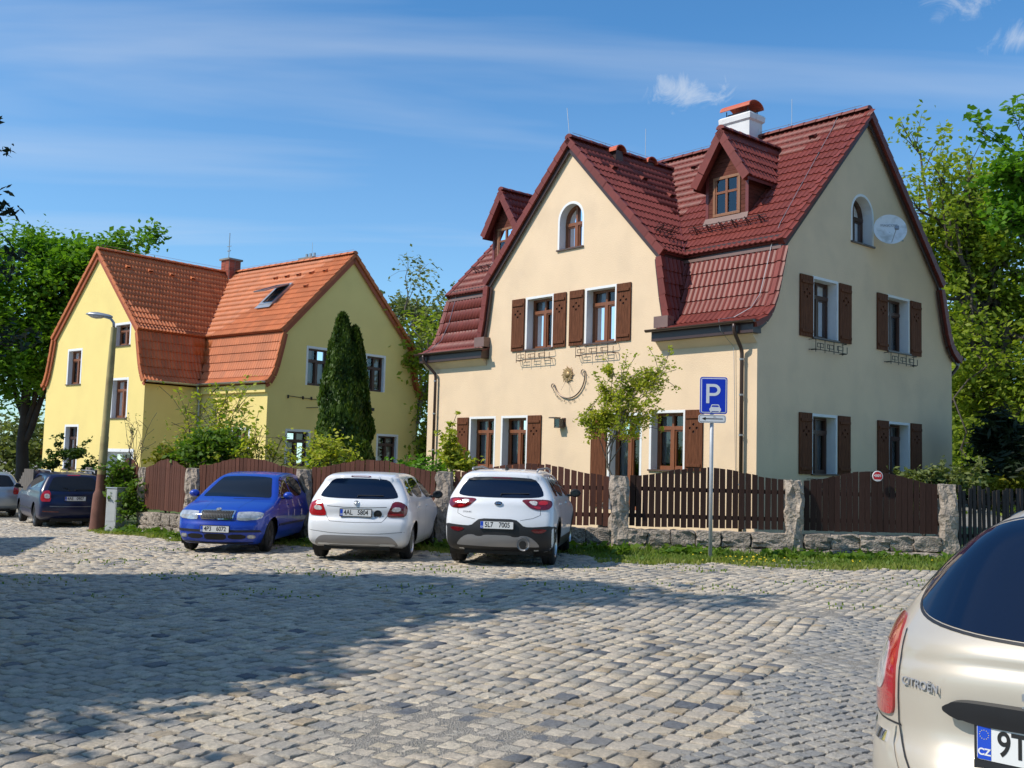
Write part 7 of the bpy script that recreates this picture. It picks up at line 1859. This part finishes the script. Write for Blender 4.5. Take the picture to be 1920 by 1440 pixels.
bush('garden_bush', 'wide green bush hanging over the fence right of the street lamp', (-7.4, 24.6, -.1), [(-7.5, 25.0, 1.75, .7, .5, .35), (-7.0, 25.0, 1.9, .5, .4, .4), (-6.6, 24.9, 1.65, .35, .4, .2)], 51, 'leaf_bush', 2600, .10, .18, 22)
bush('garden_bush', 'loose yellow green shrub with long bare twigs in front of the yellow house', (-7.6, 26.8, -.1), [(-7.9, 26.8, 2.5, .8, .5, .9), (-7.2, 26.8, 2.9, .6, .5, 1.0), (-8.3, 26.8, 1.8, .6, .5, .5)], 52, 'leaf_young', 1300, .08, .16, 26, tip=.85, fork=6)
bush('garden_bush', 'yellow flowering shrub low beside the peaked fence end', (-8.6, 26.4, -.2), [(-8.5, 26.4, 1.55, .5, .4, .3)], 53, 'leaf_yellow', 1800, .08, .12, 10)
bush('garden_bush', 'airy shrub with pale leaves covering the small window of the yellow house', (-5.9, 24.6, -.1), [(-5.9, 24.7, 2.0, .7, .4, .55), (-5.2, 24.6, 1.7, .6, .4, .3), (-6.5, 24.6, 1.6, .5, .4, .3)], 54, 'leaf_young', 700, .08, .14, 18, tip=.85, fork=5)
bush('garden_bush', 'light green bush at the foot of the thuja above the fence', (-4.0, 23.4, 0), [(-4.1, 23.6, 1.9, .45, .4, .5), (-3.7, 23.4, 1.6, .5, .3, .3), (-4.5, 23.5, 1.5, .4, .3, .25)], 55, 'leaf_young', 900, .08, .13, 14, tip=.75)
bush('garden_bush', 'bright low shrubs between the yellow house and the white hatchback', (-2.2, 24.5, 0), [(-2.3, 24.5, 1.4, .8, .4, .2), (-1.6, 25.5, 1.5, .4, .4, .25)], 56, 'leaf_bright', 1100, .09, .13, 12)
bush('garden_bush', 'climbing shrub at the left corner window of the cream house', (-1.15, 22.2, 0), [(-1.2, 22.2, 1.75, .22, .2, .42), (-.95, 22.2, 1.55, .26, .2, .16), (-1.25, 22.2, 2.05, .10, .12, .15)], 57, 'leaf_young', 1300, .085, .07, 12, tip=.5)
bush('garden_bush', 'cream green shrub over the fence at the right corner of the cream house', (9.3, 23.0, 0), [(9.0, 23.0, 1.5, .55, .4, .2), (9.9, 23.2, 1.45, .5, .4, .2)], 58, 'leaf_pale', 2200, .09, .12, 12)
bush('garden_bush', 'yellow blossoming shrub behind the dark picket fence', (12.4, 26.0, 0), [(12.0, 26, 1.5, .9, .5, .22), (13.6, 26, 1.55, .8, .5, .25)], 59, 'leaf_yellow', 3000, .09, .12, 12)
tree('young_tree', 'slim young tree with fresh yellow green leaves before the cream house front', (2.15, 21.7, 0), [(2.12, 21.7, 3.2, .30, .3, .75), (2.75, 21.7, 3.0, .38, .35, .6), (1.75, 21.7, 2.55, .30, .3, .25), (2.35, 21.7, 2.5, .5, .4, .38), (3.0, 21.7, 3.45, .16, .2, .28)], 61, .035, 'leaf_young', 'bark_light', 6800, .055, .08, 28, .42, 1, kink=.25, tip_leaf=.75, fork=8, elong=1.3)
# pot / bin behind the fence next to the young tree
t = thing('planter', 'dark planter box behind the fence at the foot of the young tree', 'planter', (2.15, 21.7, 0)); MB().box(-.35, .35, -.2, .2, 0, 1.50).obj('box', M['dark_plastic'], t, bevel=.02) if False else MB().box(-.28, .28, -.2, .2, 0, .6).obj('box', M['dark_plastic'], t, bevel=.02)
bush('pine_bush', 'cloud pruned dark pine bush behind the navy estate', (-13.4, 31.0, -.4), [(-13.7, 31, 1.25, .28, .2, .22), (-13.1, 31, 1.6, .45, .3, .16), (-12.5, 31, 1.15, .18, .2, .18)], 62, 'leaf_thuja', 1900, .08, .08, 8)
bush('garden_bush', 'bunch of tall thin bare canes before the yellow wall', (-11.2, 31.0, -.4), [(-11.2, 31, 2.3, .5, .3, .8)], 63, 'leaf_pale', 60, .05, .1, 10)
bush('garden_bush', 'ivy and leafy climber round the street lamp base and cabinet', (-9.75, 26.2, -.35), [(-9.8, 26.3, .9, .35, .25, .8), (-9.3, 25.9, .35, .5, .2, .35)], 64, 'leaf_bush', 2600, .085, .11, 12)
tree('distant_bush', 'pale green thicket beyond the silver car at the left edge', (-26, 58, -.6), [(-26, 58, 2.0, 6, 2, 2.2), (-20, 60, 1.2, 4, 2, 1.4)], 65, .12, 'leaf_pale', 'bark', 12000, .22, .5, 10, .05, 1, cat='bush', shell=.2)
tree('copper_bush', 'reddish brown bush behind the maple trunk beside the yellow wall', (-19.8, 48, -.6), [(-19.6, 48, 1.6, 1.2, 1, 1.7)], 66, .08, 'leaf_redbrown', 'bark', 3600, .18, .3, 8, .05, 1, cat='bush', shell=.2)
t = thing('garden_shed', 'small dark garden shed between the houses beside the cream house wall', 'shed', (-4.0, 46, 0), .5)
MB().box(-1.2, 1.2, -1, 1, -.4, 2.6).obj('wall', M['wood_grey'], t); MB().box(-1.35, 1.35, -1.15, 1.15, 2.6, 2.72).obj('roof', M['fascia'], t)
t = thing('white_building', 'pale building glimpsed through the leaves right of the cream house', 'building', (24, 70, 0), .3)
MB().box(-6, 6, -4, 4, 0, 6).obj('wall', M['plaster_white'], t); MB().prism([(-4.4, 6), (4.4, 6), (0, 9)], 0, -6.3, 6.3).obj('roof', M['clay_dark'], t)
# trees and buildings of the street beside the viewer: they throw the long shadows
tree('street_tree', 'leafy street tree outside the left edge whose crown shades the cobbles', (-10.3, 9.4, -.2), [(-10.3, 9.4, 9.6, 1.9, 1.5, 1.8), (-9.4, 9.8, 7.8, 1.3, 1.2, 1.3), (-10.0, 8.0, 7.2, 1.6, 1.5, 1.5), (-9.9, 9.3, 12.0, 1.3, .9, 1.0)], 71, .35, n_leaf=6500, size=.26, clump=.5, n_main=12, first=.3, shell=.1)
tree('street_tree', 'second street tree outside the lower left edge shading the near cobbles', (-10.0, 5.2, -.2), [(-10.0, 5.3, 6.3, 1.8, 1.2, 1.1), (-9.2, 4.6, 4.8, 1.1, .8, .7), (-10.6, 6.0, 7.8, 1.6, 1.1, 1.0)], 72, .3, n_leaf=3800, size=.24, clump=.5, n_main=12, first=.3, shell=.1)
for i, (x, y) in enumerate(((3, -16), (12, -13), (21, -6), (-8, -15))):  # unseen trees, added to keep sky light off the shaded gable
    tree('park_tree', ['large park tree behind the viewer to the right', 'broad park tree behind the viewer further right', 'park tree on the far right of the square', 'park tree behind the viewer to the left'][i], (x, y, 0), [(x, y, 8.5, 4.2, 4.2, 4.6), (x + 2, y, 5.5, 3, 3, 2.6), (x - 2.4, y + 1, 6.2, 3, 3, 2.8)], 80 + i, .4, n_leaf=9000, size=.55, clump=.8, n_main=8, first=.25, shell=.3, group=None)
# house out of view at left
t = thing('tall_house', 'tall plain rendered house outside the left edge whose roof line shades the cobbles', 'house', (-13.2, 10.1, -.3), .0)
MB().box(-3.6, 3.6, -2.3, 2.3, 0, 8.3).obj('wall', M['wall_cream'], t); MB().prism([(-2.6, 8.3), (2.6, 8.3), (0, 10.4)], 0, -3.8, 3.8).obj('roof', M['deck_red'], t)
for z_ in (1.2, 3.9, 6.3):
    for y_w in (-1.3, .9): window(t, Matrix(((0, -1, 0, 3.6), (1, 0, 0, 0), (0, 0, 1, 0), (0, 0, 0, 1))) @ Matrix.Translation((0, -.27, 0)), y_w - .5, y_w + .5, z_, z_ + 1.4, depth=.2, room=False, curtain=0)
t = thing('garage', 'plain rendered garage outside the left edge whose shadow touches the street', 'garage', (-16.9, 18.3, -.4), .3)
MB().box(-2.4, 2.4, -2.6, 2.6, 0, 5.6).obj('wall', M['plaster_white'], t); MB().box(-2.6, 2.6, -2.8, 2.8, 5.6, 5.8).obj('roof', M['fascia'], t)
# slatted gate outside the left edge
t = thing('slatted_gate', 'metal slat gate outside the left edge throwing a striped shadow', 'gate', (-5.05, 6.2, gz(-5, 6)), math.radians(82))
for k in range(13): MB().box(0, 1.5, -.01, .01, .1 + k * .12, .15 + k * .12).obj('slat', M['grey_metal'], t)
for x in (-.06, 1.5): MB().box(x, x + .06, -.03, .03, 0, 1.75).obj('upright', M['grey_metal'], t)

# ------------------------------------------------------------------ grass verge and weeds
def grass():
    rng = np.random.default_rng(9); n = 60000
    x = rng.uniform(-10.5, 10.5, n); fy = np.array([fence_y(a) for a in np.arange(-20, 20, .1)])[np.clip(((x + 20) / .1).astype(int), 0, 399)]
    edge = np.where(x > 1.5, np.minimum(fy - 2.3, 17.9), np.where(x > -6.5, fy - 1.2, fy - 1.5)) + .25 * np.sin(x * 2.1) + .12 * np.sin(x * 7.3); edge = np.where(x > 3.2, edge - (x - 3.2) * .06, edge)
    u = rng.random(n); y = edge - .18 + (fy - .12 - edge + .18) * u
    den = .5 + .5 * np.sin(x * 3.1 + 1.3 * np.sin(y * 2.7)) * np.cos(y * 3.3 + x * 1.2); k = rng.random(n) < (.35 + .65 * den) * np.clip(u * 5, .12, 1); x, y, u, den = x[k], y[k], u[k], den[k]; n = len(x)
    z = np.array([gz(a, b) for a, b in zip(x, y)]) - .03
    h = rng.uniform(.03, .095, n) * (.6 + .9 * den) * (1 + 1.0 * (u > .72) * rng.random(n)); a = rng.uniform(0, 2 * PI, n); w = rng.uniform(.006, .013, n) * (1 + (rng.random(n) < .12) * 2.5)
    lean = rng.normal(0, .35, (n, 2)) * h[:, None]; dx, dy = np.cos(a) * w, np.sin(a) * w
    b0 = np.stack([x - dx, y - dy, z], -1); b1 = np.stack([x + dx, y + dy, z], -1); m0 = np.stack([x + dx * .9 + lean[:, 0] * .4, y + dy * .9 + lean[:, 1] * .4, z + h * .6], -1); m1 = np.stack([x - dx * .9 + lean[:, 0] * .4, y - dy * .9 + lean[:, 1] * .4, z + h * .6], -1); tp = np.stack([x + lean[:, 0], y + lean[:, 1], z + h], -1); tp2 = tp + np.stack([dx * .15, dy * .15, dx * 0], -1)
    V = np.stack([b0, b1, m0, m1, tp, tp2], 1).reshape(-1, 3); F0 = np.array([(0, 1, 2, 3), (3, 2, 5, 4)]); F = (F0[None] + (np.arange(n) * 6)[:, None, None]).reshape(-1, 4)
    dry = np.clip(1 - u * 2.6, 0, 1); tone = np.repeat(np.clip(rng.random(n) * .5 + dry * .6, 0, 1), 2)
    stuff(link('grass_verge', npmesh('grass_verge', V, F, M['grass'], tone)))
    # moss and small tufts in the joints of the cobbles
    n = 5200; x = rng.uniform(-11, 9, n); y = rng.uniform(12.5, 20, n); k = (np.sin(x * 1.7) * np.sin(y * 2.3 + x) > .25); x, y = x[k], y[k]; n = len(x); z = np.array([gz(a, b) for a, b in zip(x, y)]) - .02
    V = []; 
    a = rng.uniform(0, 2 * PI, n); w = .012; dx, dy = np.cos(a) * w, np.sin(a) * w; h = rng.uniform(.025, .05, n)
    V = np.stack([np.stack([x - dx, y - dy, z], -1), np.stack([x + dx, y + dy, z], -1), np.stack([x + dx, y + dy, z + h], -1), np.stack([x - dx, y - dy, z + h], -1)], 1).reshape(-1, 3)
    stuff(link('joint_weeds', npmesh('joint_weeds', V, np.arange(4 * n).reshape(-1, 4), M['grass'], rng.random(n) * .5)))
    # broad leaved weeds
    n = 2600; i = rng.choice(len(u), 1); C = rng.uniform(0, 1, (90, 1)); cxs = rng.uniform(-10, 9.6, 90); 
    fy2 = np.array([fence_y(a) for a in cxs]); cys = fy2 - rng.uniform(.2, .9, 90); ci = rng.integers(0, 90, n); P_ = np.stack([cxs[ci] + rng.normal(0, .11, n), cys[ci] + rng.normal(0, .11, n), np.array([gz(a, b) for a, b in zip(cxs[ci], cys[ci])]) + np.abs(rng.normal(.05, .05, n))], -1)
    stuff(link('leafy_weeds', leaves(P_, .10, rng, m='leaf_bush', elong=1.8, name='leafy_weeds')))
    # dandelions
    fl = MB(); pf = MB(); st = MB()
    def fpos(x, dy): return (x, fence_y(x) - dy, gz(x, fence_y(x)) - .02)
    for j in range(62):
        if j < 34: x = rng.normal(4.15, .28); dy_ = rng.normal(1.85, .22)
        else: x = rng.uniform(-10, 9); dy_ = rng.uniform(.3, 1.7)
        bx, by, bz = fpos(x, dy_); h = rng.uniform(.05, .13)
        M_ = fl if j % 9 or j < 34 else pf; r_ = .018 if M_ is fl else .03
        o = len(M_.v)
        for kk in range(7): a = 2 * PI * kk / 7; M_.v.append((bx + r_ * math.cos(a), by + r_ * math.sin(a), bz + h))
        M_.v.append((bx, by - .004, bz + h + r_ * .8)); M_.v.append((bx, by, bz + h - r_ * .8))
        for kk in range(7): M_.f.append((o + kk, o + (kk + 1) % 7, o + 7)); M_.f.append((o + (kk + 1) % 7, o + kk, o + 8))
        st.tube([(bx, by, bz), (bx, by, bz + h)], .003, 4, False)
    stuff(fl.obj('dandelion_flowers', M['petal'])); stuff(pf.obj('dandelion_clocks', M['puff'])); stuff(st.obj('dandelion_stems', M['leaf_bush']))
grass()
